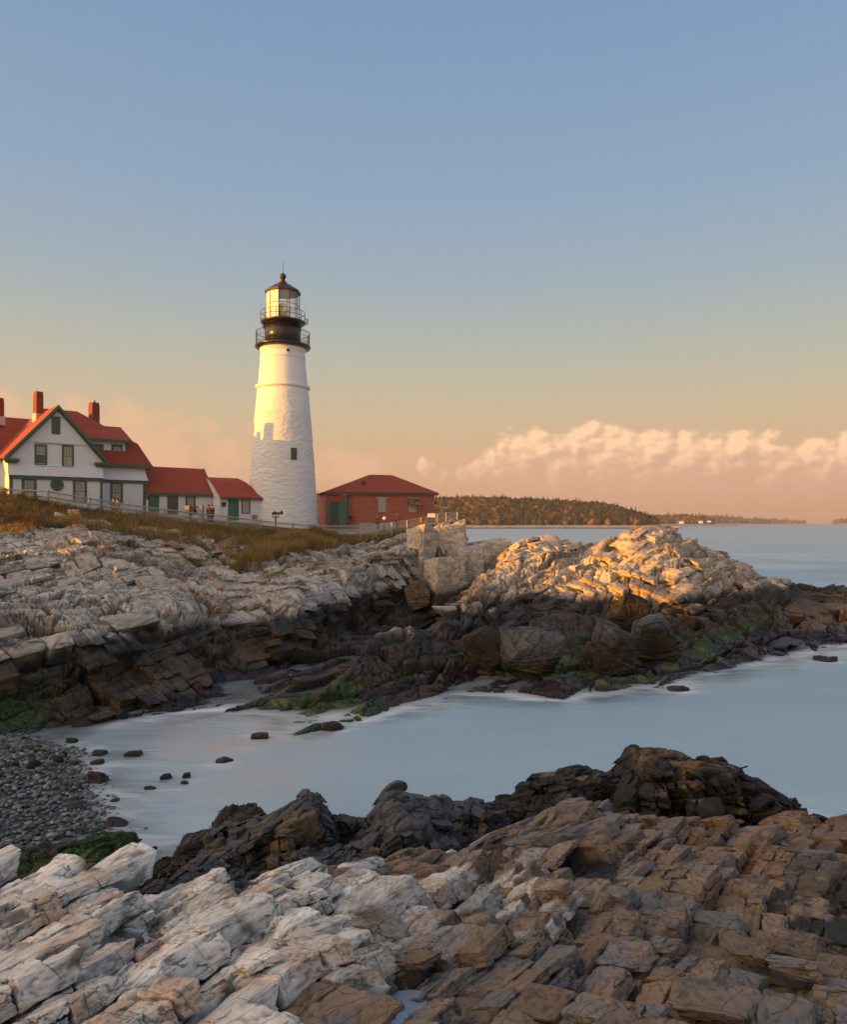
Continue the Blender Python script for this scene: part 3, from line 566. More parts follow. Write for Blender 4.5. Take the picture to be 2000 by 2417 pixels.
# ------------------------------------------------------------------ boulders and outcrops
def sphere_grid(nu, nv):
    """rounded cube grid, avoids poles"""
    k = nu; g = np.linspace(-1, 1, k); g = np.tan(g * math.pi / 4)
    a, b = np.meshgrid(g, g); o = np.ones_like(a); V = []; Fs = []; n = 0
    for ax, sg in ((0, 1), (0, -1), (1, 1), (1, -1), (2, 1), (2, -1)):
        q = [None] * 3; q[ax] = o * sg; q[(ax + 1) % 3] = a * sg; q[(ax + 2) % 3] = b
        v = np.stack(q, -1).reshape(-1, 3); V.append(v); f = grid_faces(k, k) + n; Fs.append(f if True else f[:, ::-1]); n += k * k
    V = np.concatenate(V); V /= np.linalg.norm(V, axis=1, keepdims=True)
    return V, np.concatenate(Fs)
def boulder(name, c, size, rz=0, seed=0, k=40, col=None, mat=None, planes=7, lv=None, tilt=(0, 0), sharp=34, colfun=None, sub=.25, fr=None, boxy=False):
    """faceted rock: unit directions cut by random planes, then fractured. c = centre of its foot"""
    D, Fs = sphere_grid(k, k); rs = np.random.RandomState(seed)
    pn = rs.normal(size=(planes, 3)); pn[:, 2] *= .8; pn = np.concatenate([pn, [[0, 0, 1.], [0, 0, -1], [1, 0, .1], [-1, .1, 0], [0, 1, 0], [.1, -1, .1]]]); pn /= np.linalg.norm(pn, axis=1, keepdims=True)
    pd = rs.uniform(.66, .95, len(pn))
    if boxy: pn = pn[planes:]; pd = np.array([.9, .9, .82, .82, .82, .82]); pn = pn + rs.normal(size=pn.shape) * .13; pn /= np.linalg.norm(pn, axis=1, keepdims=True); sharp = 60
    dd = D @ pn.T; inv = np.maximum(dd, 1e-3) / pd; r = 1 / (np.sum(inv ** sharp, axis=1) ** (1 / sharp))
    V = D * np.minimum(r, 1.5)[:, None]
    sz = np.array(size) * .5; V = V * sz
    tx, ty = R(tilt[0]), R(tilt[1]); Rm = np.array(Matrix.Rotation(rz, 3, 'Z') @ Matrix.Rotation(ty, 3, 'Y') @ Matrix.Rotation(tx, 3, 'X'))
    V = V @ Rm.T; N = (D / sz) @ Rm.T; N /= np.linalg.norm(N, axis=1, keepdims=True)
    s = float(np.mean(size))
    zoff = -V[:, 2].min() * (1 - 2 * sub); cw = np.array(c) + np.array([0, 0, zoff])
    Pw = V + cw
    lv = lv or [(s * .9, s * .5, s * .42, s * .03, .14, s * .012, s * .008, 1), (s * .36, s * .26, s * .2, s * .012, .12, s * .016, s * .006, 0), (s * .15, s * .1, s * .08, s * .004, .12, s * .005, s * .003, 1)]
    disp, crack, ids = fracture(Pw, FR if fr is None else fr, lv, seed * 13 + 5)
    Pw = Pw + N * (disp + s * .02 * fbm(Pw, s * .12, 3, seed))[:, None]; ckd = 1 - .25 * crack[:, None]
    if colfun is None:
        n1 = fbm(Pw, s * .3, 4, seed + 2); n2 = fbm(Pw, s * .1, 3, seed + 4)
        cc = mixc(np.tile(np.array(col), (len(Pw), 1)).astype(float), np.array(col) * .45, sst(n1, 0, .4) * .7); cc = mixc(cc, np.array(col) * 1.5, sst(n2, .1, .5) * .4)
        cc *= (.8 + .4 * ids[0])[:, None]; ax = aux(np.full(len(Pw), .25))
    else: cc, ax = colfun(Pw, N, ids, crack)
    cc = cc * ckd
    o = np_mesh(name, Pw - np.array(c), Fs, mat or M_BOULDER, cols={'Col': cc, 'Aux': ax}, loc=c)
    HITS.append(Pw.astype(np.float32)); global LASTB; LASTB = (Pw, N); return o
def zonecol(zd, zo, zg, zm, green=.6, base=GREY, top=None, seed=5):
    def f(Pw, N, ids, crack):
        c, w = tidal(Pw, N[:, 2], ids, crack, seed, z_dark=zd, z_och=zo, z_gr=zg, z_mar=zm, green=green, pale=base); return c * (.5 if base[0] < .2 else 1), aux(w)
    return f
def px_boulder(name, px, py_base, w, h, d, **k):
    """w, h in photo pixels at distance d; py_base is the photo row of its foot"""
    mw, mh = w * d / F, h * d / F; dp = k.pop('depth', .8) * mw
    c = P(px, py_base, d); sub = k.get('sub', .25)
    return boulder(name, (c.x, c.y, c.z), (mw, dp, mh / (1 - sub) * 1.06), **k)
IB = [ # big boulders along the foot of the islet
 (1252, 1562, 165, 84, 38.0, dict(seed=3, planes=12, k=90, tilt=(0, 6)), 'flat-topped boulder with a green weedy right flank at the islet foot', (1.1, .95, .9, .1, .9)),
 (1440, 1566, 165, 98, 39.5, dict(seed=8, k=90, tilt=(8, 22), planes=12), 'boulder with an ochre belly and dark top just left of the deep cleft', (1.9, 1.7, .5, .2, .1)),
 (1545, 1532, 130, 84, 41.5, dict(seed=12, k=90, rz=.5, planes=12, tilt=(0, -12)), 'square grey boulder with ochre lower half, right of the deep cleft in the islet', (1.9, 1.5, .7, .2, .5)),
 (1150, 1555, 120, 75, 39.5, dict(seed=19, k=80, tilt=(0, -24)), 'rounded brown boulder tilted against the islet, left of the flat-topped boulder', (3.5, 2.2, .6, .1, .2)),
 (1480, 1470, 110, 85, 45.5, dict(seed=23, k=80, tilt=(0, 20)), 'dark blue-grey boulder above the deep cleft in the islet', (4.5, 1.3, .2, .1, 0)),
]
for px, py, w, h, d, kw, lab, zc in IB:
    o = px_boulder('boulder', px, py, w, h, d, sub=.36, colfun=zonecol(*zc[:4], green=zc[4], base=GREY * .55, seed=kw['seed']), **kw); tag(o, lab, 'boulder', 'boulders lying against the islet')
for px, py, w, h, d, kw, lab in [
 (1427, 1293, 26, 20, 60, dict(seed=41, k=40), 'small dark stone perched on the islet crest beside the sunlit crag'),
 (1050, 1440, 96, 118, 61.5, dict(seed=43, k=110, rz=.4, boxy=True, lv=[(3.2, 2.2, 2.6, .10, .05, .06, .03, 1), (1.3, .9, 1.1, .03, .08, .02, .02, 0), (.5, .3, .25, .010, .12, .008, .01, 1)]), 'tall pale block below the sheer headland wall at the mouth of the gap'),
 (1070, 1356, 78, 119, 68.5, dict(seed=45, k=110, boxy=True, rz=.1, lv=[(3.2, 2.2, 2.6, .10, .05, .06, .03, 1), (1.3, .9, 1.1, .03, .08, .02, .02, 0), (.5, .3, .25, .010, .12, .008, .01, 1)]), 'sheer pale tower of rock at the tip of the headland under the lookout railing'),
 (990, 1420, 70, 170, 65, dict(seed=46, k=110, boxy=True, rz=-.75, tilt=(-6, 0), lv=[(3.2, 2.2, 2.6, .10, .05, .06, .03, 1), (1.3, .9, 1.1, .03, .08, .02, .02, 0), (.5, .3, .25, .010, .12, .008, .01, 1)]), 'smooth pale slab wall left of the deep vertical cleft'),
 (1112, 1402, 74, 98, 63.5, dict(seed=47, k=110, rz=.2, boxy=True, lv=[(3.2, 2.2, 2.6, .10, .05, .06, .03, 1), (1.3, .9, 1.1, .03, .08, .02, .02, 0), (.5, .3, .25, .010, .12, .008, .01, 1)]), 'upright pale pillar of rock on the sea side of the gap'),
 (1140, 1395, 90, 95, 66, dict(seed=49, k=80, rz=.1), 'cracked pale block standing behind the gap, under the dark bedded slab'),
 (1150, 1325, 130, 42, 68, dict(seed=53, k=80, boxy=True, tilt=(0, -12)), 'long grey bedded slab lying behind the islet shoulder'),
 (985, 1425, 70, 60, 60.5, dict(seed=59, k=60), 'brown fallen block in the dark gap under the headland wall'),
 (1010, 1400, 60, 42, 61.5, dict(seed=61, k=60), 'pale fallen block wedged high in the gap'),
 (176, 1222, 32, 24, 50.5, dict(seed=63, k=44, rz=.3), 'orange-stained square boulder in the grass under the rail fence'),
 (150, 1233, 46, 20, 50, dict(seed=65, k=44, tilt=(0, 25)), 'flat pale boulder lying left of the orange-stained one'),
 (548, 1312, 62, 42, 53, dict(seed=67, k=60, tilt=(0, -15)), 'tall brown cracked boulder on the grassy slope below the fog signal'),
 (500, 1368, 28, 24, 46, dict(seed=69, k=40), 'round reddish boulder on the middle of the pale slope'),
 (812, 1308, 34, 26, 62, dict(seed=71, k=40), 'dark split boulder under the corner of the fence'),
]:
    colr = {41: DARK * 2, 59: BROWN, 53: GREY, 67: BROWN * 1.3, 69: [.34, .24, .17], 71: GREY * .8, 63: [.45, .33, .22]}.get(kw['seed'], PALE)
    if kw.get('boxy'): kw['colfun'] = zonecol(2.6, 1.4, .5, .2, green=0, base=PALE, seed=kw['seed'])
    o = px_boulder('boulder', px, py, w, h, d, col=colr, **kw); tag(o, lab, 'boulder', 'loose boulders on the shore')

# dark tide-washed rocks between the foreground ledges and the cove
def darkcol(kind, seed):
    def f(Pw, N, ids, crack):
        n1 = fbm(Pw, .8, 4, seed); n2 = fbm(Pw, .22, 3, seed + 3)
        if kind == 'slate': c = mixc(np.tile(np.array([.085, .088, .095]), (len(Pw), 1)), [.12, .085, .05], sst(n1, .0, .35)); c = mixc(c, [.20, .105, .02], sst(n2 + n1, .35, .6) * .7)
        elif kind == 'brown': c = mixc(np.tile(np.array([.125, .092, .055]), (len(Pw), 1)), [.06, .06, .065], sst(n1, .0, .35))
        elif kind == 'weed': c = mixc(np.tile(np.array([.022, .017, .010]), (len(Pw), 1)), [.05, .032, .010], sst(n2, 0, .35)); c = mixc(c, [.10, .10, .10], sst(n1, .38, .5) * .6)
        elif kind == 'crag':
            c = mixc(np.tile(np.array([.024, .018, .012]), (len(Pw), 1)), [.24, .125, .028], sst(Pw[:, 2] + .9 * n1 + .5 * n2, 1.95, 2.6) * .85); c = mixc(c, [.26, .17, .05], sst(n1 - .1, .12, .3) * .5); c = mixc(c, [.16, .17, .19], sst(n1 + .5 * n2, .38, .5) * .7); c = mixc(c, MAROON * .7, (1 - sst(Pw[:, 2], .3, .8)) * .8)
        elif kind == 'moss': c = mixc(np.tile(np.array([.014, .028, .005]), (len(Pw), 1)), [.030, .065, .008], sst(n2 + .5 * n1, 0, .3)); c = mixc(c, [.018, .014, .010], sst(-n1, .10, .32))
        else: c = np.tile(np.array([.030, .022, .022]), (len(Pw), 1)); c = mixc(c, [.055, .04, .03], sst(n2, 0, .3))
        c *= (.75 + .5 * ids[0])[:, None]
        return c, aux(np.full(len(Pw), .85 if kind in ('wet', 'weed') else .45))
    return f
M_WEED = plain('wet_seaweed', (.030, .021, .008), .35, var=.6, scale=5)
M_MOSS = plain('green_weed', (.035, .075, .010), .5, var=.6, scale=5)
def weed(o, kind, seed):
    rs = np.random.RandomState(seed); n = len(o.data.vertices); V = np.zeros(n * 3, np.float32); o.data.vertices.foreach_get('co', V); V = V.reshape(-1, 3); N = np.zeros(n * 3, np.float32); o.data.vertices.foreach_get('normal', N); N = N.reshape(-1, 3)
    zt = np.percentile(V[:, 2], 96); m = (fbm(V * 1.0, .5, 3, seed) > -.02 if kind != 'crag' else fbm(V, .5, 3, seed) + (zt * .62 - V[:, 2]) * .9 > 0) & (V[:, 2] > 0); idx = np.nonzero(m)[0]
    if not len(idx): return
    k = rs.choice(idx, {'crag': 12000, 'moss': 9000}.get(kind, 2600)); p, nn = V[k], N[k]; k = len(p); L = (rs.uniform(.05, .16, k) * (.4 if kind == 'moss' else 1))[:, None]; w = rs.normal(size=(k, 3)); w /= np.linalg.norm(w, axis=1, keepdims=True); w *= .014 if kind != 'moss' else .010
    dn = np.array([0, 0, -1.0]) + .35 * nn * rs.uniform(.2, 1, (k, 1)) + rs.normal(size=(k, 3)) * .35; dn /= np.linalg.norm(dn, axis=1, keepdims=True); q0 = p - nn * .01; q1 = p + dn * L * .5 + nn * .03; q2 = p + dn * L
    VV = np.stack([q0 - w, q0 + w, q1 + w * 1.3, q1 - w * 1.3, q2], 1); F3 = np.array([[0, 1, 2], [0, 2, 3], [3, 2, 4]])[None] + (np.arange(k) * 5)[:, None, None]
    np_mesh('moss' if kind == 'moss' else 'seaweed', VV.reshape(-1, 3), F3.reshape(-1, 3), M_MOSS if kind == 'moss' else M_WEED, parent=o)
DK = [
 (700, 2085, 250, 205, 14.6, dict(seed=101, k=150, tilt=(0, -20), depth=.9), 'brown', 'smooth brown cracked rock rising at the cove edge behind the white ledge'),
 (860, 2060, 150, 150, 15.6, dict(seed=103, k=120, tilt=(0, -10)), 'slate', 'dark slate hump just right of the split brown rock'),
 (960, 2065, 270, 175, 14.6, dict(seed=107, k=160, tilt=(0, 8)), 'slate', 'wide blue-black rock streaked with ochre weed in the middle of the near shore'),
 (1085, 2010, 155, 135, 16.6, dict(seed=109, k=120, rz=.5), 'slate', 'knobbly slate rock capped with ochre weed, third along the cove edge'),
 (545, 2085, 165, 105, 13.8, dict(seed=113, k=120, tilt=(5, 0)), 'slate', 'dark jumbled rock below the split brown rock, beside the black weed bank'),
 (790, 2110, 330, 80, 12.8, dict(seed=117, k=140), 'slate', 'low bank of dark shaley rock directly behind the white ledge'),
 (560, 2005, 170, 92, 17.6, dict(seed=119, k=120, tilt=(0, -18), depth=1.3), 'weed', 'black weed-covered rock sloping into the foam at the left of the cove'),
 (400, 2085, 150, 62, 14.8, dict(seed=123, k=110), 'weed', 'low bank of dark brown weed beside the cobble beach'),
 (470, 2000, 130, 34, 18, dict(seed=125, k=90, tilt=(0, -14)), 'wet', 'thin wet black ledge awash behind the weed-covered rock'),
 (120, 2092, 470, 82, 14.9, dict(seed=127, k=170, tilt=(0, -9), depth=.5), 'moss', 'long low rock bright with green moss at the left edge of the beach'),
 (255, 2010, 130, 52, 17.2, dict(seed=129, k=100), 'moss', 'mossy rounded rock at the right end of the green ledge'),
 (235, 2145, 78, 72, 10.4, dict(seed=131, k=90, depth=.9), 'brown', 'rust-brown rounded block standing in the gap behind the white slabs'),
 (300, 2118, 90, 42, 11.2, dict(seed=133, k=80, tilt=(0, 8)), 'slate', 'small silver-streaked slab to the right of the rust-brown block'),
 (380, 2145, 95, 55, 10.6, dict(seed=135, k=90), 'brown', 'banded brown block just behind the small tide pool'),
 (150, 2095, 110, 55, 11.6, dict(seed=137, k=90, tilt=(0, -15)), 'brown', 'tawny layered rock peeping over the leftmost white slab'),
 (480, 2120, 150, 60, 11.6, dict(seed=139, k=100, tilt=(0, 6)), 'brown', 'low red-brown slab in the shade between white ledge and weed bank'),
 (1220, 1945, 150, 66, 18.2, dict(seed=141, k=90), 'weed', 'small black weedy knob left of the seaweed crag'),
 (1365, 1962, 230, 160, 18.6, dict(seed=144, k=130, rz=.2, tilt=(0, -10)), 'crag', 'steep left shoulder of the seaweed crag, crowned with two pale points'),
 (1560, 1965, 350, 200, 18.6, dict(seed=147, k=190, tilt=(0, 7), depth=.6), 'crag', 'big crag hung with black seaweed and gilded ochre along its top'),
 (1720, 1965, 290, 150, 18.9, dict(seed=149, k=140, tilt=(0, 16)), 'crag', 'sloping right shoulder of the seaweed crag'),
 (1835, 1972, 190, 72, 19.2, dict(seed=151, k=120, tilt=(0, 22)), 'crag', 'maroon-edged rock running into the water at the far right'),
 (1160, 1975, 110, 60, 17.4, dict(seed=153, k=90), 'weed', 'low dark weedy rock between the slate rocks and the crag'),
]
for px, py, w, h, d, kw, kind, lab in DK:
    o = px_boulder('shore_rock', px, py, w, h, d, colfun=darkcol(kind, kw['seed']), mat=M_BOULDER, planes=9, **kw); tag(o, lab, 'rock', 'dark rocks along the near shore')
    if kind in ('slate', 'brown', 'crag'):
        Pw, Nw = LASTB; s_ = float(np.mean(o.dimensions)) or 1.5; up = Nw[:, 2] > -.3; ix = np.nonzero(up)[0][::2]; cf = darkcol(kind, kw['seed'])
        q = block_layer('broken_ledge', Pw[ix], Nw[ix], np.full(len(ix), px, float), np.ones(len(ix)), frame(36 + kw['seed'] % 9 * 3 - 12, -22 + kw['seed'] % 7 * 3), (s_ * .42, s_ * .20, s_ * .13), s_ * .055, kw['seed'], lambda P_, N_, i_, c_, *r: cf(P_, N_, i_, c_), M_BOULDER, splits=4, mres=7, gap=.02, jit=.06, warp=.5, lift=.04, roundp=10, lim=.16, cell=.16, squash=(.03, .55), keep=lambda a, b_, r, Pm: r < .95, det=[(s_ * .2, s_ * .11, s_ * .08, s_ * .010, .18, s_ * .012, s_ * .006, 1), (s_ * .08, s_ * .05, s_ * .035, s_ * .004, .2, s_ * .005, s_ * .003, 0)])
        del q['kind']; q.data.transform(Matrix.Translation(-o.location)); q.parent = o
    if kind == 'crag': weed(q, kind, kw['seed'])
    if kind in ('weed', 'moss'): weed(o, kind, kw['seed'])
WR = [(233, 1845, 52, 26, 'black hump-backed stone at the edge of the cobbles, biggest in the shallows'), (231, 1803, 40, 14, 'dark stone awash, second behind the black hump'), (233, 1782, 44, 12, 'low dark stone farthest up the cove, above two others'),
      (315, 1783, 46, 16, 'peaked dark stone standing alone in the foam, right of three others'), (393, 1838, 28, 14, 'pointed grey stone among the shallows'), (440, 1836, 24, 15, 'upright grey stone right of the pointed one'),
      (435, 1850, 24, 9, 'low stone just in front of the upright grey one'), (610, 1742, 52, 16, 'brown rock awash off the end of the spur'), (530, 1798, 50, 11, 'faint low rock showing through the mist of the cove'),
      (170, 1752, 34, 12, 'green-topped stone near the head of the beach'), (362, 2012, 22, 16, 'round green knob of rock at the water edge'), (330, 1984, 14, 6, 'tiny black stone left of the round green knob'),
      (270, 1945, 68, 14, 'flat striped stone barely above the foam'), (780, 1722, 70, 24, 'maroon weedy boulder off the tip of the spur'), (270, 1892, 26, 9, 'small pale stone at the edge of the cobbles'),
      (1950, 1560, 60, 12, 'low maroon reef in the waves at the right edge'), (1600, 1628, 60, 10, 'flat maroon ledge awash below the islet'), (355, 1862, 30, 8, 'sunken stone left of the pointed grey stone')]
for i, (px, py, w, h, lab) in enumerate(WR):
    d = (CZ + .02) * F / (py - HY)
    o = px_boulder('washed_stone', px, py, w, h, d, seed=200 + i, k=34, sub=.42, colfun=darkcol('moss' if 'green' in lab else 'wet', 200 + i), planes=14, sharp=14); tag(o, lab, 'stone', 'stones standing in the shallows')

# ------------------------------------------------------------------ cobble beach
bx = np.linspace(-17, 1, 150); by = np.linspace(13, 32, 160); BX, BY = np.meshgrid(bx, by)
def beach_z(X, Y):
    # falls towards the cove: to the right and away from the left wall
    u = X + 7.9 + .635 * (Y - 18.5); z = .0 - .13 * u - .10 * np.maximum(Y - 26, 0)
    return np.clip(z, -1.6, .75)
BZ = beach_z(BX, BY) + .04 * fbm(np.stack([BX, BY, BX * 0], -1).reshape(-1, 3), 1.2, 3, 5).reshape(BX.shape)
bcol = np.tile(np.array([.09, .09, .092]), (BX.size, 1))
o = np_mesh('beach', np.stack([BX, BY, BZ], -1).reshape(-1, 3), grid_faces(160, 150), M_ROCKN, cols={'Col': bcol, 'Aux': aux(np.full(BX.size, .5))}); tag(o, kind='structure')
HITS.append(np.stack([BX, BY, BZ], -1).reshape(-1, 3).astype(np.float32))
def ico(sub):
    import bmesh
    bm = bmesh.new(); bmesh.ops.create_icosphere(bm, subdivisions=sub, radius=1); V = np.array([v.co[:] for v in bm.verts]); Fc = np.array([[v.index for v in f.verts] for f in bm.faces]); bm.free(); return V, Fc
rs = np.random.RandomState(9)
V0, F0 = ico(2); n = 12500
Xp = rs.uniform(-15.5, -1, n); Yp = rs.uniform(15, 30, n); zb = beach_z(Xp, Yp)
keep = (zb > -.34) & (zb < 1.25) & (Xp / Yp > -.62); Xp, Yp, zb = Xp[keep], Yp[keep], zb[keep]; n = len(Xp)
sc = .038 + .05 * rs.uniform(0, 1, n) ** 3 + .03 * rs.uniform(0, 1, n) ** 8; sc *= 1 + .5 * np.clip((Yp - 22) / 8, 0, 1)
ang = rs.uniform(0, 6.28, n); S3 = np.stack([sc * rs.uniform(1, 1.6, n), sc, sc * rs.uniform(.5, .8, n)], 1)
VV = V0[None] * S3[:, None]; VV = VV * (1 + .18 * rs.normal(size=(n, 1, 3)) * V0[None])
ca, sa = np.cos(ang)[:, None], np.sin(ang)[:, None]; x = VV[..., 0] * ca - VV[..., 1] * sa; y = VV[..., 0] * sa + VV[..., 1] * ca
VV = np.stack([x + Xp[:, None], y + Yp[:, None], VV[..., 2] + (zb + S3[:, 2] * .5 + rs.uniform(0, .05, n))[:, None]], -1)
pc = np.array([[.17, .18, .19], [.28, .28, .27], [.10, .105, .11], [.50, .47, .42], [.24, .19, .15], [.34, .34, .34], [.08, .11, .04]])[rs.choice(7, n, p=[.26, .22, .24, .05, .11, .08, .04])] * .72
o = np_mesh('pebbles', VV.reshape(-1, 3), (F0[None] + (np.arange(n) * len(V0))[:, None, None]).reshape(-1, 3), M_ROCKN, smooth=True, cols={'Col': np.repeat(pc, len(V0), 0), 'Aux': aux(np.full(n * len(V0), .45))})
tag(o, kind='stuff')
for i, (px, py, w, h, g) in enumerate([(28, 1815, 36, 20, 1), (82, 1812, 38, 24, 1), (137, 1800, 32, 22, 1), (172, 1808, 28, 16, 1), (48, 1795, 28, 15, 0), (100, 1782, 30, 16, 1), (12, 1775, 30, 20, 0), (70, 1770, 26, 14, 0), (122, 1812, 26, 18, 0), (20, 1830, 30, 20, 0), (60, 1830, 34, 14, 0), (183, 1862, 26, 18, 0), (175, 1910, 50, 26, 0), (187, 1965, 34, 18, 0), (90, 1768, 24, 12, 1), (150, 1785, 22, 12, 1)]):
    lab = ['green slimy cobble half bare on one side', 'plain grey cobble'][1 - g]; wh = ['nearest the left edge of the beach', 'third from the left in the upper row', 'above the tide line under the cliff', 'at the right end of the row of weedy stones', 'behind the weedy stones', 'in the shade of the cliff', 'at the very left of the picture', 'tucked against the cliff foot', 'between two green stones', 'at the left rim, in front of a green stone', 'in front of the row, lying flat', 'beside the foam, alone', 'large and brown-flecked near the water', 'closest to the mossy ledge', 'small, high up under the dark wall', 'small, last before the water'][i]
    y = P(px, py, 1); 
    d = 22.0
    for _ in range(30):
        p = P(px, py, d); zz = float(beach_z(p.x, p.y)); d = (CZ - zz) * F / (py - HY)
    o = px_boulder('cobble', px, py, w, h, d, seed=300 + i, k=22, planes=8, sharp=6, sub=.2, colfun=darkcol('moss' if g else 'slate', 300 + i)); tag(o, ('green slimy cobble ' if g else 'grey cobble ') + wh, 'cobble', 'larger cobbles on the beach')

# ------------------------------------------------------------------ water
def build_water():
    pts = np.concatenate(HITS); pts = pts[(pts[:, 1] > 8) & (pts[:, 1] < 90) & (np.abs(pts[:, 0]) < 70)]
    rs_ = .18; x0, y0 = -70, 8; nx, ny = int(140 / rs_), int(82 / rs_)
    H = np.full((ny, nx), -3.0, np.float32)
    ix = ((pts[:, 0] - x0) / rs_).astype(int).clip(0, nx - 1); iy = ((pts[:, 1] - y0) / rs_).astype(int).clip(0, ny - 1)
    np.maximum.at(H, (iy, ix), pts[:, 2])
    for _ in range(2):
        Hn = H.copy()
        for dy, dx in ((0, 1), (0, -1), (1, 0), (-1, 0)): Hn = np.maximum(Hn, np.where(H < -2.9, np.roll(H, (dy, dx), (0, 1)), -3))
        H = Hn
    land = (H > 0).astype(np.float32)
    def bl(A, n):
        for _ in range(n):
            A = (np.roll(A, 1, 0) + 2 * A + np.roll(A, -1, 0)) / 4; A = (np.roll(A, 1, 1) + 2 * A + np.roll(A, -1, 1)) / 4
        return A
    L1, L2, L3 = bl(land, 6), bl(land, 60), bl(land, 400); D1 = bl(np.clip(H, -2, .3), 5)
    def samp(A, X, Y, dflt=0):
        fx = ((X - x0) / rs_).clip(0, nx - 2); fy = ((Y - y0) / rs_).clip(0, ny - 2); i, j = fx.astype(int), fy.astype(int); u, v = fx - i, fy - j
        r = (A[j, i] * (1 - u) + A[j, i + 1] * u) * (1 - v) + (A[j + 1, i] * (1 - u) + A[j + 1, i + 1] * u) * v
        return np.where((X < x0) | (X > x0 + 139) | (Y > y0 + 81), dflt, r)
    th = np.linspace(-1.25, 1.25, 700); dist = np.concatenate([np.linspace(9, 60, 430), np.geomspace(60.3, 9500, 150)])
    T, Dd = np.meshgrid(th, dist); X = np.tan(T * .98) * Dd * .55; Y = Dd
    z = .0 * X
    near = sst(90 - Y, 0, 40)
    pp = np.stack([X, Y * 2.0, X * 0], -1).reshape(-1, 3)
    z = z + (.018 * fbm(pp, 3.0, 3, 600).reshape(X.shape)) * near
    a = samp(L1, X, Y); b = samp(L2, X, Y); c = samp(L3, X, Y); dep = samp(D1, X, Y, -2)
    cols = np.stack([b * .75 + a * .35, c, np.clip(-dep / .55, 0, 1)], -1).reshape(-1, 3)
    warm_refl = np.exp(-(((X + 7.0 + .25 * (Y - 27)) / 3.6) ** 2 + ((Y - 26.5) / 5.5) ** 2)) * (.75 + .8 * fbm(np.stack([X, Y * 2.5, X * 0], -1).reshape(-1, 3), 2.5, 3, 640).reshape(X.shape)); warm_refl = np.clip(warm_refl, 0, 1)  # warm reflection at the left of the cove, painted into the water colour
    m, t, bs = mat_new('sea_water')
    at = t.new('ShaderNodeAttribute', attribute_name='Col'); sp = t.new('ShaderNodeSeparateColor'); t.put(sp.inputs[0], at.outputs['Color'])
    shore, cove, depth = sp.outputs
    g = t.new('ShaderNodeNewGeometry').outputs['Position']
    gs = t.vm('MULTIPLY', g, (.22, .9, 1)); warp = t.vm('ADD', gs, t.vm('SCALE', t.noise(g, .25, 3, out=1), sc=.8))
    n1 = t.noise(warp, 1.1, 5, .6, .6); n2 = t.noise(t.vm('MULTIPLY', g, (.012, .06, 1)), 1.0, 5, .6, .3); n3 = t.noise(t.vm('MULTIPLY', g, (.10, .32, 1)), 1.0, 4, .55, 1.0)
    foam = t.sstep(t.m('ADD', t.m('MULTIPLY', shore, 2.3), t.m('MULTIPLY', t.m('SUBTRACT', n1, .5), 1.7)), .15, 1.0)
    pocket = t.sstep(cove, .40, .62); foam = t.m('MULTIPLY', foam, t.m('SUBTRACT', 1.0, t.m('MULTIPLY', pocket, .8)))
    foam = t.m('ADD', foam, t.m('MULTIPLY', t.m('MULTIPLY', t.m('SUBTRACT', cove, t.m('MULTIPLY', pocket, .5)), t.sstep(n3, .42, .66)), .60), clamp=True)
    deep = t.mix(t.sstep(n2, .35, .65), (.27, .40, .48, 1), (.36, .49, .57, 1))
    deep = t.mix(t.m('MULTIPLY', cove, 1.0, clamp=True), deep, t.mix(t.sstep(t.noise(t.vm('MULTIPLY', g, (.07, .12, 1)), 1.0, 3, .5), .38, .62), (.25, .38, .46, 1), (.42, .48, .50, 1)))
    deep = t.mix(pocket, deep, (.11, .16, .17, 1))
    refl_tint = t.new('ShaderNodeAttribute', attribute_name='WarmRefl').outputs['Fac']; deep = t.mix(t.m('MULTIPLY', refl_tint, .62), deep, (.62, .44, .34, 1)); foam = t.m('MULTIPLY', foam, t.m('SUBTRACT', 1.0, t.m('MULTIPLY', refl_tint, .45)))  # painted warm reflection tints the deep colour and thins the foam
    col = t.mix(foam, deep, (.84, .86, .88, 1)); t.put(bs.inputs['Base Color'], col)
    t.put(bs.inputs['Roughness'], t.m('ADD', t.m('SUBTRACT', .55, t.m('MULTIPLY', t.sstep(cove, .02, .30), .41)), t.m('MULTIPLY', foam, .5), clamp=True)); bs.inputs['IOR'].default_value = 1.55; bs.inputs['Specular IOR Level'].default_value = .9
    al = t.sstep(t.m('ADD', depth, t.m('MULTIPLY', t.m('SUBTRACT', n1, .5), .7)), -.25, .75)
    t.put(bs.inputs['Alpha'], t.m('ADD', .38, t.m('MULTIPLY', al, .62)))
    hb = t.m('ADD', t.m('MULTIPLY', n1, .5), t.noise(t.vm('MULTIPLY', g, (.5, 2.2, 1)), 1.4, 4, .6)); bump(t, bs, hb, .05, .5)
    Vv = np.stack([X, Y, z], -1).reshape(-1, 3)
    o = np_mesh('sea', Vv, grid_faces(len(dist), len(th)), m, cols={'Col': cols, 'WarmRefl': np.repeat(warm_refl.reshape(-1, 1), 3, 1)}, smooth=True); tag(o, kind='structure')
    # sea bed below the clear shallows
    mb = plain('sea_bed_sand', (.05, .055, .055), .8, var=.3)
    b = np_mesh('sea_bed', [(-200, 6, -1.7), (200, 6, -1.7), (200, 140, -1.7), (-200, 140, -1.7)], [(0, 1, 2, 3)], mb); tag(b, kind='structure')
build_water()
M_POOL, t, b = mat_new('pool_water'); b.inputs['Base Color'].default_value = (.36, .43, .50, 1); b.inputs['Roughness'].default_value = .04; b.inputs['IOR'].default_value = 1.33; b.inputs['Specular IOR Level'].default_value = 1.0
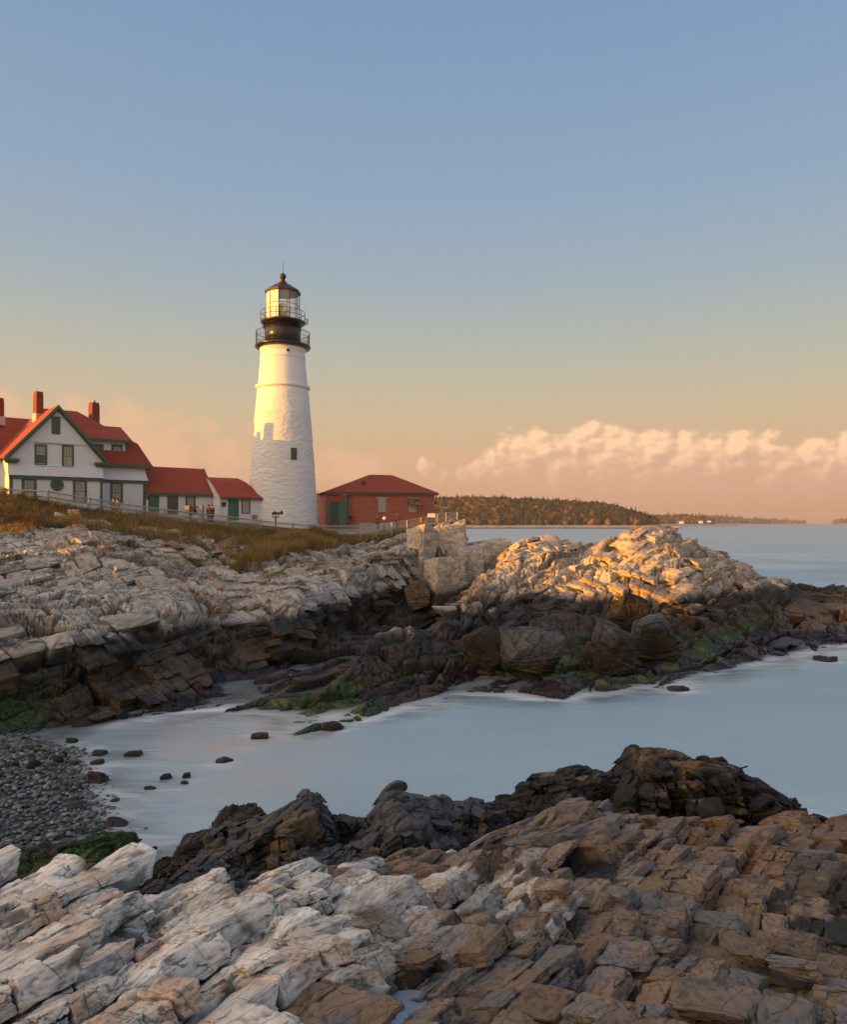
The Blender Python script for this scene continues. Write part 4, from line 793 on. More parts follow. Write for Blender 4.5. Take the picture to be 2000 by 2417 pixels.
for x, y, z, r in POOLW:
    c = (x, y); a = np.linspace(0, 2 * math.pi, 25)[:-1]
    V = [(c[0] + r * 1.7 * math.cos(q), c[1] + r * 2.0 * math.sin(q), z - .015) for q in a]
    o = np_mesh('tide_pool', V, [list(range(24))], M_POOL); tag(o, kind='structure')
# ------------------------------------------------------------------ bluff beyond the left edge of the view, unseen; added and shaped to shade the shore
def shade_bluff():
    n, m = 160, 24; rs = np.random.RandomState(3)
    s2 = np.array([sdir.x, sdir.y]); s2 /= np.linalg.norm(s2); pr = np.array([-s2[1], s2[0]])
    base = np.array([-28., 46.]) + s2 * 62
    V = []
    u = np.linspace(-75, 95, n)
    top = 13.4 + 1.3 * fbm(np.stack([u, u * 0, u * 0], 1), 9, 4, 12) + .5 * fbm(np.stack([u, u * 0 + 9, u * 0], 1), 1.6, 3, 14)
    top = np.minimum(top, 14.6) - 2.7 * sst(u, 3, 8) * (1 - sst(u, 20, 27))  # saddle cut into the crest to let sun onto the islet
    for k, w in enumerate(np.linspace(-1, 1, m)):
        prof = (1 - abs(w) ** 1.6)
        for a in range(n):
            p = base + pr * u[a] + s2 * (w * 16 + 10); V.append((p[0], p[1], -1 + (top[a] + 1) * prof))
    V = np.array(V); F_ = grid_faces(m, n)
    o = np_mesh('shade_bluff', V, F_, plain('shade_bluff_grass', (.09, .085, .035), .9, var=.35, scale=.4, bmp=.05)); tag(o, kind='structure')
shade_bluff()
M_RED = None
# ------------------------------------------------------------------ building helpers
class MB:
    def __init__(s): s.v = []; s.f = []
    def poly(s, pts, faces):
        b = len(s.v); s.v += [tuple(p) for p in pts]; s.f += [[i + b for i in f] for f in faces]; return s
    def hexa(s, p):      # 8 points: bottom ring 0-3, top ring 4-7
        return s.poly(p, [(0, 3, 2, 1), (4, 5, 6, 7), (0, 1, 5, 4), (1, 2, 6, 5), (2, 3, 7, 6), (3, 0, 4, 7)])
    def box(s, fr, s0, s1, t0, t1, z0, z1):
        return s.hexa([fr(s0, t1, z0), fr(s1, t1, z0), fr(s1, t0, z0), fr(s0, t0, z0), fr(s0, t1, z1), fr(s1, t1, z1), fr(s1, t0, z1), fr(s0, t0, z1)])
    def tube(s, a, b, r, k=8, r2=None):
        a, b = Vector(a), Vector(b); d = (b - a).normalized(); x = d.orthogonal().normalized(); y = d.cross(x); r2 = r if r2 is None else r2; n = len(s.v)
        for c, q in ((a, r), (b, r2)):
            for i in range(k): w = 2 * math.pi * i / k; s.v.append(tuple(c + (x * math.cos(w) + y * math.sin(w)) * q))
        s.f += [[n + i, n + (i + 1) % k, n + k + (i + 1) % k, n + k + i] for i in range(k)] + [list(range(n, n + k))[::-1], list(range(n + k, n + 2 * k))]; return s
    def lathe(s, c, prof, k=48, a0=0, cap=True):
        n = len(s.v)
        for r, z in prof:
            for i in range(k): w = a0 + 2 * math.pi * i / k; s.v.append((c[0] + r * math.cos(w), c[1] + r * math.sin(w), c[2] + z))
        for j in range(len(prof) - 1):
            for i in range(k): s.f.append([n + j * k + i, n + j * k + (i + 1) % k, n + (j + 1) * k + (i + 1) % k, n + (j + 1) * k + i])
        if cap: s.f += [list(range(n, n + k))[::-1], list(range(n + (len(prof) - 1) * k, n + len(prof) * k))]
        return s
    def build(s, name, mat, parent=None, smooth=False, loc=None):
        me = bpy.data.meshes.new(name); off = Vector(loc) if loc is not None else Vector((0, 0, 0))
        if parent is not None: off = off + Vector(parent_world(parent))
        me.from_pydata([tuple(Vector(v) - off) for v in s.v], [], s.f); me.update()
        import bmesh
        bm = bmesh.new(); bm.from_mesh(me); bmesh.ops.recalc_face_normals(bm, faces=bm.faces); bm.to_mesh(me); bm.free()
        if smooth:
            for p in me.polygons: p.use_smooth = len(p.vertices) == 4
        me.materials.append(mat); o = bpy.data.objects.new(name, me); COL.objects.link(o)
        if parent is not None: o.parent = parent
        if loc is not None: o.location = loc
        return o
def parent_world(o):
    l = Vector(o.location)
    while o.parent: o = o.parent; l += Vector(o.location)
    return l
def thing(name, loc, label, cat, group=None):
    o = empty(name, loc); tag(o, label, cat, group); return o

AX = R(39)                                             # the station buildings share one axis
ea = Vector((math.cos(AX), math.sin(AX), 0)); en = Vector((math.sin(AX), -math.cos(AX), 0))
class Frame:
    def __init__(s, o, a=None, n=None): s.o = Vector(o); s.a = a or ea; s.n = n or en
    def __call__(s, u, t, z): p = s.o + s.a * u + s.n * t; return Vector((p.x, p.y, z))
    def hit(s, px, py, t=0.0):
        """a pixel's ray met with the facade plane: (along, height)"""
        d = Vector(((px - CX) / F, 1, -(py - HY) / F)); c = Vector((0, 0, CZ)); o = s.o + s.n * t
        k = (o - c).dot(s.n) / d.dot(s.n); p = c + d * k; return (p - o).dot(s.a), p.z
def wave_mat(name, col, scale, axis, depth, dark=.75, rough=.6, vary=.06, rot=0.0, second=None):
    m, t, b = mat_new(name); g = t.new('ShaderNodeTexCoord').outputs['Object']
    mp = t.new('ShaderNodeMapping'); t.put(mp.inputs[0], g); mp.inputs['Rotation'].default_value = (0, 0, -AX)
    sx = t.new('ShaderNodeSeparateXYZ'); t.put(sx.inputs[0], mp.outputs[0])
    f = t.m('FRACT', t.m('MULTIPLY', sx.outputs[axis], scale))
    line = t.m('SUBTRACT', 1.0, t.sstep(f, 0, .16))
    n = t.noise(g, .9, 5, .6); n2 = t.noise(g, 14, 3, .6)
    k = t.m('MULTIPLY', t.m('ADD', 1 - vary, t.m('ADD', t.m('MULTIPLY', n, vary), t.m('MULTIPLY', n2, vary))), t.m('SUBTRACT', 1.0, t.m('MULTIPLY', line, 1 - dark)))
    t.put(b.inputs['Base Color'], t.vm('SCALE', col, sc=k)); b.inputs['Roughness'].default_value = rough; b.inputs['Specular IOR Level'].default_value = .3
    h = f
    if second:
        row = t.m('FLOOR', t.m('MULTIPLY', sx.outputs[axis], scale)); f2 = t.m('FRACT', t.m('ADD', t.m('MULTIPLY', sx.outputs[0], second), t.m('MULTIPLY', row, .5)))
        h = t.m('MULTIPLY', f, t.sstep(f2, 0, .1))
    bump(t, b, h, depth); return m
M_CLAP = wave_mat('white_clapboard', (.87, .88, .90), 1 / .135, 2, .02, .62)
M_WHITE = plain('white_paint', (.76, .76, .77), .6, var=.05); M_GREENT = plain('green_trim', (.060, .125, .082), .5, var=.12, scale=1.5)
M_DOOR = plain('green_door', (.05, .17, .10), .45, var=.08, scale=2)
M_SHING = wave_mat('red_shingles', (.34, .066, .036), 1 / .16, 2, .02, .72, .75, .28, second=3.0)
M_BLIND = plain('window_blind', (.46, .40, .30), .7, var=.1, scale=2); M_DARKG = plain('dark_glass', (.03, .035, .04), .08, var=.3, spec=.8)
M_IRON = plain('black_iron', (.018, .014, .012), .28, var=.3, scale=4, spec=.6); M_BROWNI = plain('rust_red_iron', (.045, .018, .012), .4, var=.2)
M_CONC = plain('concrete', (.36, .33, .29), .85, var=.2, bmp=.01); M_RAILW = plain('weathered_rail', (.40, .35, .30), .8, var=.25, scale=6, bmp=.004)
M_STEEL = plain('galvanised_steel', (.45, .46, .47), .35, .7, var=.1); M_SKIN = plain('skin', (.50, .27, .18), .6, var=.05)
def brick_mat(name, c1, c2, mort, sc):
    m, t, b = mat_new(name); g = t.new('ShaderNodeTexCoord').outputs['Object']; mp = t.new('ShaderNodeMapping'); t.put(mp.inputs[0], g); mp.inputs['Rotation'].default_value = (0, 0, -AX)
    sx = t.new('ShaderNodeSeparateXYZ'); t.put(sx.inputs[0], mp.outputs[0]); cb = t.new('ShaderNodeCombineXYZ'); t.put(cb.inputs[0], t.m('ADD', sx.outputs[0], sx.outputs[1])); t.put(cb.inputs[1], sx.outputs[2])
    br = t.new('ShaderNodeTexBrick'); t.put(br.inputs[0], cb.outputs[0]); br.inputs['Scale'].default_value = sc; br.inputs['Color1'].default_value = c1 + (1,); br.inputs['Color2'].default_value = c2 + (1,); br.inputs['Mortar'].default_value = mort + (1,)
    br.inputs['Brick Width'].default_value = .5; br.inputs['Row Height'].default_value = .2; br.inputs['Mortar Size'].default_value = .014; br.inputs['Bias'].default_value = 0
    c = t.mix(t.m('MULTIPLY', t.noise(g, 2.0, 5), .5), br.outputs[0], t.vm('MULTIPLY', br.outputs[0], (.55, .5, .5))); t.put(b.inputs['Base Color'], c); b.inputs['Roughness'].default_value = .8
    bump(t, b, br.outputs['Fac'], -.01); return m
M_BRICK = brick_mat('red_brick', (.34, .070, .042), (.42, .105, .062), (.50, .33, .24), 1.4); M_CHIM = brick_mat('chimney_brick', (.33, .06, .03), (.26, .045, .03), (.16, .07, .05), 2.0)

def window(parent, fr, t, rect, tr, cols=3, rows=2, hood=0, blind=True, frame_m=None, name='window', split=True):
    """rect = (u0,u1,z0,z1) of the outer trim; > sash, pane sub-parts"""
    u0, u1, z0, z1 = rect; f = MB()
    f.box(fr, u0, u0 + tr, t, t + .05, z0, z1); f.box(fr, u1 - tr, u1, t, t + .05, z0, z1); f.box(fr, u0 + tr, u1 - tr, t, t + .047, z1 - tr, z1); f.box(fr, u0 + tr, u1 - tr, t, t + .07, z0, z0 + tr * .6)
    if hood: f.box(fr, u0 - hood, u1 + hood, t, t + .10, z1 + .002, z1 + .07)
    w = f.build(name, frame_m or M_GREENT, parent)
    a0, a1, b0, b1 = u0 + tr, u1 - tr, z0 + tr * .6, z1 - tr; bm = (b0 + b1) / 2
    if split:
        MB().box(fr, a0, a1, t + .004, t + .012, bm, b1).build('pane', M_BLIND if blind else M_DARKG, w)
        MB().box(fr, a0, a1, t + .004, t + .012, b0, bm - .002).build('pane', M_BLIND if blind == 2 or blind is True else M_DARKG, w)
    else: MB().box(fr, a0, a1, t + .004, t + .012, b0, b1).build('pane', M_BLIND if blind else M_DARKG, w)
    g = MB(); e = .018
    g.box(fr, a0, a1, t + .015, t + .03, bm - e * 1.3, bm + e * 1.3)
    for i in range(1, cols):
        u = a0 + (a1 - a0) * i / cols; g.box(fr, u - e * .6, u + e * .6, t + .014, t + .024, (bm + e) if split else b0, b1)
        if split and cols > 2 and i == cols // 2 or cols == 2: g.box(fr, u - e * .6, u + e * .6, t + .014, t + .024, b0, bm - e)
    for j in range(1, rows + 1):
        z = bm + (b1 - bm) * j / (rows + 1); g.box(fr, a0, a1, t + .0145, t + .0235, z - e * .6, z + e * .6)
    g.build('sash', M_GREENT if frame_m is None else frame_m, w); return w
def wrect(fr, t, x0, y0, x1, y1):
    a = fr.hit(x0, y0, t); b = fr.hit(x1, y1, t); c = fr.hit(x1, y0, t); d = fr.hit(x0, y1, t)
    return (a[0], b[0], (b[1] + d[1]) / 2, (a[1] + c[1]) / 2)
def roof_mesh(polys, th=.12):
    m = MB()
    for p in polys:
        k = len(p); m.poly([Vector(v) for v in p] + [Vector(v) - Vector((0, 0, th)) for v in p], [list(range(k)), list(range(k, 2 * k))[::-1]] + [[i, (i + 1) % k, k + (i + 1) % k, k + i] for i in range(k)])
    return m
# ------------------------------------------------------------------ keeper's house
HO = P(343, 1210, 66.7); HO.z = 0; FH = Frame(HO); GZ = 8.4
def h_z(px, py, t=0): return FH.hit(px, py, t)[1]
def h_u(px, t=0): return FH.hit(px, 1150, t)[0]
house = thing('keepers_house', (HO.x, HO.y, GZ), 'white clapboard two-storey house with green trim, red shingle roofs and brick chimneys', 'house')
TG = 2.0                                                 # the gabled wing stands forward
uL, uR = h_u(8, TG), h_u(241, TG); zb_g = h_z(120, 1125, TG); zb_r = h_z(300, 1134)
ua, za = FH.hit(135.5, 957, TG); ze = h_z(250, 1087, TG); half = (h_u(250, TG) - ua); uLe = ua - half; uL = 2 * ua - uR
def gable_wall(u0, u1, zbot, zeave, uap, zap, t0, t1):
    m = MB(); k = [(u0, zbot), (u1, zbot), (u1, zeave), (uap, zap), (u0, zeave)]
    m.poly([FH(u, t1, z) for u, z in k] + [FH(u, t0, z) for u, z in k], [[0, 1, 2, 3, 4], [9, 8, 7, 6, 5]] + [[i, (i + 1) % 5, 5 + (i + 1) % 5, 5 + i] for i in range(5)]); return m
gw = uR; slope = (za - ze) / half; zwall = za - slope * (uR - ua) - .12
gable_wall(uL, uR, 7.5, za - slope * (ua - uL) - .12 if False else zwall, ua, za - .2, -8.5, TG).build('wall', M_CLAP, house)
MB().box(FH, ua + 1, 0, -8.4, 0, 7.5, h_z(300, 1099) - .05).build('wall', M_CLAP, house)
MB().box(FH, ua - 22, ua + .5, -12, -4.2, 7.5, 13.4).build('rear_wall', M_CLAP, house)
roof_mesh([[FH(ua - 22, -3.8, 13.3), FH(ua + .5, -3.8, 13.3), FH(ua + .5, -8, 17.55), FH(ua - 22, -8, 17.55)], [FH(ua - 22, -8, 17.55), FH(ua + .5, -8, 17.55), FH(ua + .5, -12.3, 13.3), FH(ua - 22, -12.3, 13.3)]], .1).build('rear_roof', M_SHING, house)
# lower flare of the upper storey over the belt board
def flare(u0, u1, t, z, h, d): return MB().hexa([FH(u0, t + d, z), FH(u1 + (d if t == 0 else 0), t + d, z), FH(u1, t, z), FH(u0, t, z), FH(u0, t + .01, z + h), FH(u1, t + .01, z + h), FH(u1, t, z + h + .01), FH(u0, t, z + h + .01)])
flare(uL - .12, uR + .05, TG, zb_g + .02, 1.0, .22).build('flared_siding', M_CLAP, house); flare(uR + .06, 0.0, 0, zb_r + .02, .8, .2).build('flared_siding', M_CLAP, house)
tr = MB()
tr.box(FH, uL - .05, uR + .06, TG, TG + .15, zb_g - .26, zb_g); tr.box(FH, uR + .065, .05, 0, .13, zb_r - .26, zb_r)
tr.box(FH, uR - .16, uR + .03, TG, TG + .05, 7.5, zb_g - .26); tr.box(FH, uR + .08, uR + .24, 0, .04, 7.5, zb_r - .26); tr.box(FH, -.2, .04, 0, .05, 7.5, zb_r - .26); tr.box(FH, uL - .02, uL + .22, TG, TG + .05, 7.5, zb_g - .26)
tr.build('trim', M_GREENT, house)
# gable roof
ov = .42; zr = za + .02
def gz(u): return zr - slope * abs(u - ua)
uo0, uo1 = ua - half, ua + half
MBg = roof_mesh([[FH(ua, TG + ov, zr), FH(ua, -8, zr), FH(uo0 - .1, -8, gz(uo0) - .1), FH(uo0 - .1, TG + ov, gz(uo0) - .1)], [FH(ua, TG + ov, zr), FH(uo1, TG + ov, gz(uo1)), FH(uo1, -5, gz(uo1)), FH(ua, -8, zr)]], .10)
gr = MBg.build('roof', M_SHING, house)
def rake(m, u1, t, w, dz, th=.1):
    z0, z1 = zr - dz, gz(u1) - dz
    m.hexa([FH(ua, t + th, z0 - w), FH(u1, t + th, z1 - w), FH(u1, t, z1 - w), FH(ua, t, z0 - w), FH(ua, t + th, z0), FH(u1, t + th, z1), FH(u1, t, z1), FH(ua, t, z0)])
rk = MB(); rake(rk, uo1, TG + ov - .02, .30, .03); rake(rk, uo0, TG + ov - .02, .30, .03); rake(rk, uo1, TG + .02, .34, .14, .26); rake(rk, uo0, TG + .02, .34, .14, .26); rk.build('rake_board', M_GREENT, house)
br = MB(); zc = h_z(250, 1094, TG)
for u in (uo1 - .95, uo0 - .15):
    br = MB(); br.box(FH, u, u + 1.1, TG + .01, TG + .5, zc - .18, zc + .02); br.box(FH, u + .15, u + .95, TG + .01, TG + .3, zc - .34, zc - .18); br.build('eave_bracket', M_GREENT, house)
# scalloped attic siding
zs0 = h_z(150, 1046, TG); wl = (zr - zs0) / slope - .35; m = MB()
m.poly([FH(ua - wl, TG + .10, zs0), FH(ua + wl, TG + .10, zs0), FH(ua, TG + .10, zr - .45), FH(ua - wl, TG, zs0), FH(ua + wl, TG, zs0), FH(ua, TG, zr - .45)], [(0, 1, 2), (5, 4, 3), (0, 3, 4, 1), (1, 4, 5, 2), (2, 5, 3, 0)])
m.build('attic_siding', M_WHITE, house); m = MB(); n = 34
for i in range(n): u = ua - wl + 2 * wl * (i + .5) / n; m.box(FH, u - .06, u + .06, TG + .005, TG + .095, zs0 - .09, zs0)
m.build('scalloped_edge', M_WHITE, house)
window(house, FH, TG + .10, wrect(FH, TG, 121, 986, 141, 1025), .13, 2, 1, .04, False)
window(house, FH, TG, wrect(FH, TG, 81.5, 1049, 111, 1098), .15, 3, 2, 0, 1); window(house, FH, TG, wrect(FH, TG, 146, 1051, 174, 1101), .15, 3, 2, 0, 2)
m = MB(); r1 = wrect(FH, TG, 81, 1047, 175, 1051); m.box(FH, r1[0], r1[1], TG, TG + .08, r1[3] - .05, r1[3] + .12); m.build('window_band', M_GREENT, house); m = MB(); r1 = wrect(FH, TG, 81, 1098, 175, 1101); m.box(FH, r1[0], r1[1], TG, TG + .06, r1[2] - .12, r1[2] - .02); m.build('window_band', M_GREENT, house)
window(house, FH, TG, wrect(FH, TG, 51, 1128, 86, 1190), .20, 3, 2, .06); window(house, FH, TG, wrect(FH, TG, 172, 1131, 205, 1186), .18, 3, 2, .06)
window(house, FH, 0, wrect(FH, 0, 260, 1137, 290, 1187), .19, 3, 2, .06)
c = FH.hit(134.5, 1144.5, TG); ci = FH(c[0], TG, c[1]); rw = .50
m = MB(); k = 32
pts = []; 
for q, r in ((TG + .01, rw), (TG + .08, rw), (TG + .08, rw * .52), (TG + .01, rw * .52)):
    pts += [FH(c[0] + r * math.cos(6.2832 * i / k), q, c[1] + r * math.sin(6.2832 * i / k)) for i in range(k)]
m.poly(pts, [[a * k + i, a * k + (i + 1) % k, ((a + 1) % 4) * k + (i + 1) % k, ((a + 1) % 4) * k + i] for a in range(4) for i in range(k)])
rwin = m.build('round_window', M_GREENT, house); m = MB(); m.poly([FH(c[0] + rw * .54 * math.cos(6.2832 * i / k), TG + .03, c[1] + rw * .54 * math.sin(6.2832 * i / k)) for i in range(k)], [list(range(k))]); m.build('pane', plain('brown_blind', (.13, .075, .05), .4, var=.3), rwin)
# main roof: gambrel with hipped right end
zE = h_z(300, 1098); zB = h_z(325, 1046) ; zR = 18.1; D = 8.4; s0 = uL + .2
def ring(z, ins, insr, back=None): return [FH(ua + .05, ov - ins, z), FH(ov - insr + .1, ov - ins, z), FH(ov - insr + .1, -D - ov + ins, z), FH(ua + .05, -D - ov + ins, z)]
e0, e1, e2 = ring(zE, 0, 0), ring(zB, 1.0, 1.0), ring(zR, D / 2 + ov, 5.2)
polys = []
for a, b in ((e0, e1), (e1, e2)):
    for i in (0, 1, 2): polys.append([a[i], a[i + 1], b[i + 1], b[i]] if i < 2 or True else None)
roof_mesh(polys, .1).build('roof', M_SHING, house)
m = MB(); m.box(FH, uo1 - .3, ov + .12, .02, ov + .06, zE - .28, zE + .01); m.box(FH, ov - .15, ov + .12, -D, .02, zE - .28, zE + .01); m.build('eave_trim', M_GREENT, house)
MB().box(FH, -.04, .02, -D, -.02, 7.5, zE - .28).build('side_wall', M_CLAP, house)
# dormer
ud0, ud1 = h_u(196, -.2), h_u(300, -.2); zd0 = h_z(300, 1086, -.2); zd1 = h_z(300, 1041, -.2)
dm = MB().box(FH, ud0, ud1, -3.5, -.2, zd0 - .3, zd1).build('dormer', M_CLAP, house)
roof_mesh([[FH(ud0 - .6, .15, zd1 + .02), FH(ud1 + .35, .15, zd1 + .02), FH(ud1 + .35, -3.2, zd1 + 1.55), FH(ud0 - .6, -3.2, zd1 + 1.55)]], .08).build('dormer_roof', M_SHING, dm)
m = MB(); m.box(FH, ud0 - .6, ud1 + .35, .10, .2, zd1 - .24, zd1 - .01); m.box(FH, ud1 - .16, ud1 + .01, -.2, -.15, zd0, zd1 - .02); m.build('dormer_trim', M_GREENT, dm)
window(house, FH, -.2, wrect(FH, -.2, 263, 1051, 289.5, 1081), .17, 3, 1, .04); window(house, FH, -.2, wrect(FH, -.2, 219, 1050, 244, 1078), .17, 3, 1, .04, False)
def chimney(px, py0, py1, w, t, lab=None, cap=False):
    u, z1 = FH.hit(px, py0, t); z0 = FH.hit(px, py1, t)[1]; m = MB(); q = AX + R(14); cf = Frame(FH(u, t, 0), Vector((math.cos(q), math.sin(q), 0)), Vector((math.sin(q), -math.cos(q), 0))); w *= .82; m.box(cf, -w / 2, w / 2, -w / 2, w / 2, z0 - 1.5, z1 - .25); m.box(cf, -w * .46, w * .46, -w * .46, w * .46, z1 - .25, z1)
    c = m.build('chimney', M_CHIM, house); MB().box(cf, -w / 2 - .06, w / 2 + .06, -w / 2 - .06, w / 2 + .06, z0 - 1.3, z0 - .55).build('flashing', plain('lead', (.5, .47, .44), .5), c)
    if cap: m = MB(); cc = FH(u, t, z1); [m.lathe(cc, [(.16, 0), (.18, .08), (.12, .2), (.02, .26)], 12)]; m.build('cowl', M_STEEL, c)
chimney(90.5, 925, 962, .72, -2.6); chimney(222, 951, 985, .85, -4.1, cap=True); chimney(-2, 940, 968, .7, -4.3)

# ------------------------------------------------------------------ low wing and entry next to the tower
def lean(name, label, x0, x1, eave_y, t, depth, zridge, zbot, hipend, wallm, u_off=0, th=.1):
    o = thing(name, tuple(FH((x0 + x1) / 2, t, zbot)), label, 'building')
    return o
wu0, wu1 = 0.03, h_u(501, 0.0); zw = h_z(420, 1163); zwr = h_z(420, 1104, -2.4)
wing = thing('wing_building', tuple(FH(wu0 + 2, 0, 8)), 'low white clapboard wing with long red roof and green door, joined to the house', 'building')
m = MB(); kk = [(0, 7.4), (0, zw), (-2.4, zwr - .1), (-4.8, zw), (-4.8, 7.4)]
m.poly([FH(wu0, t, z) for t, z in kk] + [FH(wu1, t, z) for t, z in kk], [[0, 1, 2, 3, 4], [9, 8, 7, 6, 5]] + [[i, (i + 1) % 5, 5 + (i + 1) % 5, 5 + i] for i in range(5)]); m.build('wall', M_CLAP, wing)
uu = h_u(489, -2.4)
roof_mesh([[FH(wu0, .25, zw - .05), FH(wu1 + .12, .25, zw - .05), FH(wu1 + .12, -2.4, zwr), FH(wu0, -2.4, zwr)], [FH(wu0, -2.4, zwr), FH(wu1 + .12, -2.4, zwr), FH(wu1 + .12, -5.1, zw - .05), FH(wu0, -5.1, zw - .05)]]).build('roof', M_SHING, wing)
MB().box(FH, wu0, wu1 + .12, .18, .32, zw - .3, zw - .07).build('eave_trim', M_GREENT, wing)
m = MB(); m.hexa([FH(wu1 + .12, .3, zw - .32), FH(wu1 + .2, .3, zw - .32), FH(wu1 + .2, -2.4, zwr - .3), FH(wu1 + .12, -2.4, zwr - .3), FH(wu1 + .12, .3, zw), FH(wu1 + .2, .3, zw), FH(wu1 + .2, -2.4, zwr + .06), FH(wu1 + .12, -2.4, zwr + .06)]); m.build('rake_board', M_GREENT, wing)
def door(parent, fr, t, rect, label=None):
    u0, u1, z0, z1 = rect; d = MB(); d.box(fr, u0 + .1, u1 - .1, t + .01, t + .05, z0, z1 - .1)
    o = d.build('door', M_DOOR, parent); m = MB(); w = u1 - u0 - .2; h = z1 - z0 - .1
    for a in (0, 1):
        for b0, b1 in ((.08, .42), (.48, .92)): m.box(fr, u0 + .1 + w * (.1 + .45 * a), u0 + .1 + w * (.45 + .45 * a), t + .05, t + .065, z0 + h * b0, z0 + h * b1)
    m.build('door_panel', M_DOOR, o); m = MB(); m.box(fr, u0, u0 + .1, t, t + .07, z0, z1); m.box(fr, u1 - .1, u1, t, t + .07, z0, z1); m.box(fr, u0 + .1, u1 - .1, t, t + .07, z1 - .1, z1); m.build('door_frame', M_GREENT, o)
    m = MB(); m.lathe(fr(u1 - .2, t + .09, z0 + h * .48), [(.03, -.03), (.045, 0), (.03, .03)], 8); m.build('handle', M_STEEL, o); return o
door(wing, FH, 0, wrect(FH, 0, 350.5, 1163.5, 375, 1214)); window(wing, FH, 0, wrect(FH, 0, 395, 1164.5, 420, 1214), .18, 3, 3, 0, False); window(wing, FH, 0, wrect(FH, 0, 438, 1165, 461, 1214), .16, 3, 3, 0)
m = MB(); r = wrect(FH, 0, 345.5, 1171, 350, 1176); m.box(FH, r[0], r[1], .0, .18, r[2], r[3]); r = wrect(FH, 0, 346, 1177, 350, 1179); m.box(FH, r[0], r[1], 0, .12, r[2], r[3]); m.build('door_lamp', M_IRON, wing)
TE = 1.6; eu0, eu1 = h_u(517, TE), h_u(629, TE); zw2 = h_z(570, 1173, TE); zr2 = h_z(550, 1129, -1.6)
ent = thing('entry_building', tuple(FH(eu0 + 2, TE, 8)), 'small white rendered building with a sweeping red roof and green door, touching the tower', 'building')
m = MB(); m.box(FH, wu1 - .02, eu1, -4.6, TE, 7.2, zw2); m.build('wall', M_WHITE, ent)
m = MB(); prof = [(TE, zw2 - .1), (TE - .7, zw2 + .45), (0, zr2 - .85), (-1.4, zr2 - .12), (-4.6, zw2 - .1)]; k = len(prof)
m.poly([FH(wu1 - .02, t, z) for t, z in prof] + [FH(wu1 + .2, t, z) for t, z in prof], [list(range(k)), list(range(k, 2 * k))[::-1]] + [[i, (i + 1) % k, k + (i + 1) % k, k + i] for i in range(k)]); m.build('gable_wall', M_WHITE, ent)
curve = [(TE + .32, zw2 - .04), (TE - .3, zw2 + .32), (TE - 1.0, zw2 + .85), (TE - 1.9, zw2 + 1.52), (-1.4, zr2)]
ext = [0.35, -.30, -.85, -1.25, -1.6]
polys = [[FH(wu1 + .02, a[0], a[1]), FH(eu1 + x, a[0], a[1]), FH(eu1 + y, b[0], b[1]), FH(wu1 + .02, b[0], b[1])] for a, b, x, y in zip(curve[:-1], curve[1:], ext[:-1], ext[1:])]
polys += [[FH(eu1 + x, a[0], a[1]), FH(eu1 + x, -4.6, a[1]), FH(eu1 + y, -4.6, b[1]), FH(eu1 + y, b[0], b[1])] for a, b, x, y in zip(curve[:-1], curve[1:], ext[:-1], ext[1:])]
polys += [[FH(wu1 + .02, -1.4, zr2), FH(eu1 - 1.6, -1.4, zr2), FH(eu1 - 1.6, -4.8, zw2), FH(wu1 + .02, -4.8, zw2)]]
roof_mesh(polys, .07).build('roof', M_SHING, ent); MB().box(FH, wu1 + .1, eu1 + .3, TE + .12, TE + .34, zw2 - .26, zw2 - .10).build('eave_trim', M_GREENT, ent)
door(ent, FH, TE, wrect(FH, TE, 538.5, 1175, 563, 1228)); window(ent, FH, TE, wrect(FH, TE, 570, 1175.5, 590.5, 1212), .10, 1, 0, 0)
m = MB(); r = wrect(FH, TE, 523, 1185, 533.5, 1196); m.box(FH, r[0], r[1], TE, TE + .04, r[2], r[3]); m.build('wall_plaque', plain('bronze_plaque', (.10, .035, .03), .4, .3), ent)
m = MB(); r = wrect(FH, TE, 595, 1215, 604, 1225.5); m.box(FH, r[0], r[1], TE, TE + .2, r[2], r[3]); m.build('utility_box', plain('tan_box', (.35, .22, .12), .6), ent)
m = MB(); uu = h_u(520, TE); m.tube(FH(uu, TE + .05, 7.8), FH(uu, TE + .05, zw2 - .2), .045); m.build('downpipe', M_WHITE, ent)
m = MB(); m.box(FH, eu0 + 1.0, eu1, TE + .01, TE + .12, 7.4, h_z(600, 1233, TE)); m.build('plinth', M_CONC, ent)
# ------------------------------------------------------------------ lighthouse
TD = 75.0; TX = (668 - CX) / F * TD; TZ0 = 7.0
def tz(py): return CZ - (py - HY) / F * TD
def tr_(w): return w / 2 * TD / F
M_TOW, t, b = mat_new('whitewashed_rubble'); g = t.new('ShaderNodeTexCoord').outputs['Object']
sx = t.new('ShaderNodeSeparateXYZ'); t.put(sx.inputs[0], g); ang = t.m('ARCTAN2', sx.outputs[1], sx.outputs[0]); cb = t.new('ShaderNodeCombineXYZ'); t.put(cb.inputs[0], t.m('MULTIPLY', ang, 3.2)); t.put(cb.inputs[1], t.m('MULTIPLY', sx.outputs[2], 2.3))
rough_zone = t.m('SUBTRACT', 1.0, t.sstep(sx.outputs[2], 12.0, 12.1))
nn = t.noise(cb.outputs[0], 1.6, 5, .62, .5); n3 = t.noise(g, .7, 5, .6)
t.put(b.inputs['Base Color'], t.vm('SCALE', (.80, .79, .78), sc=t.m('ADD', .90, t.m('MULTIPLY', n3, .16)))); b.inputs['Roughness'].default_value = .7; b.inputs['Specular IOR Level'].default_value = .25
bp = t.new('ShaderNodeBump'); t.put(bp.inputs['Height'], nn); bp.inputs['Distance'].default_value = .22; t.put(bp.inputs['Strength'], t.m('ADD', .03, t.m('MULTIPLY', rough_zone, .75))); t.l.new(bp.outputs[0], b.inputs['Normal'])
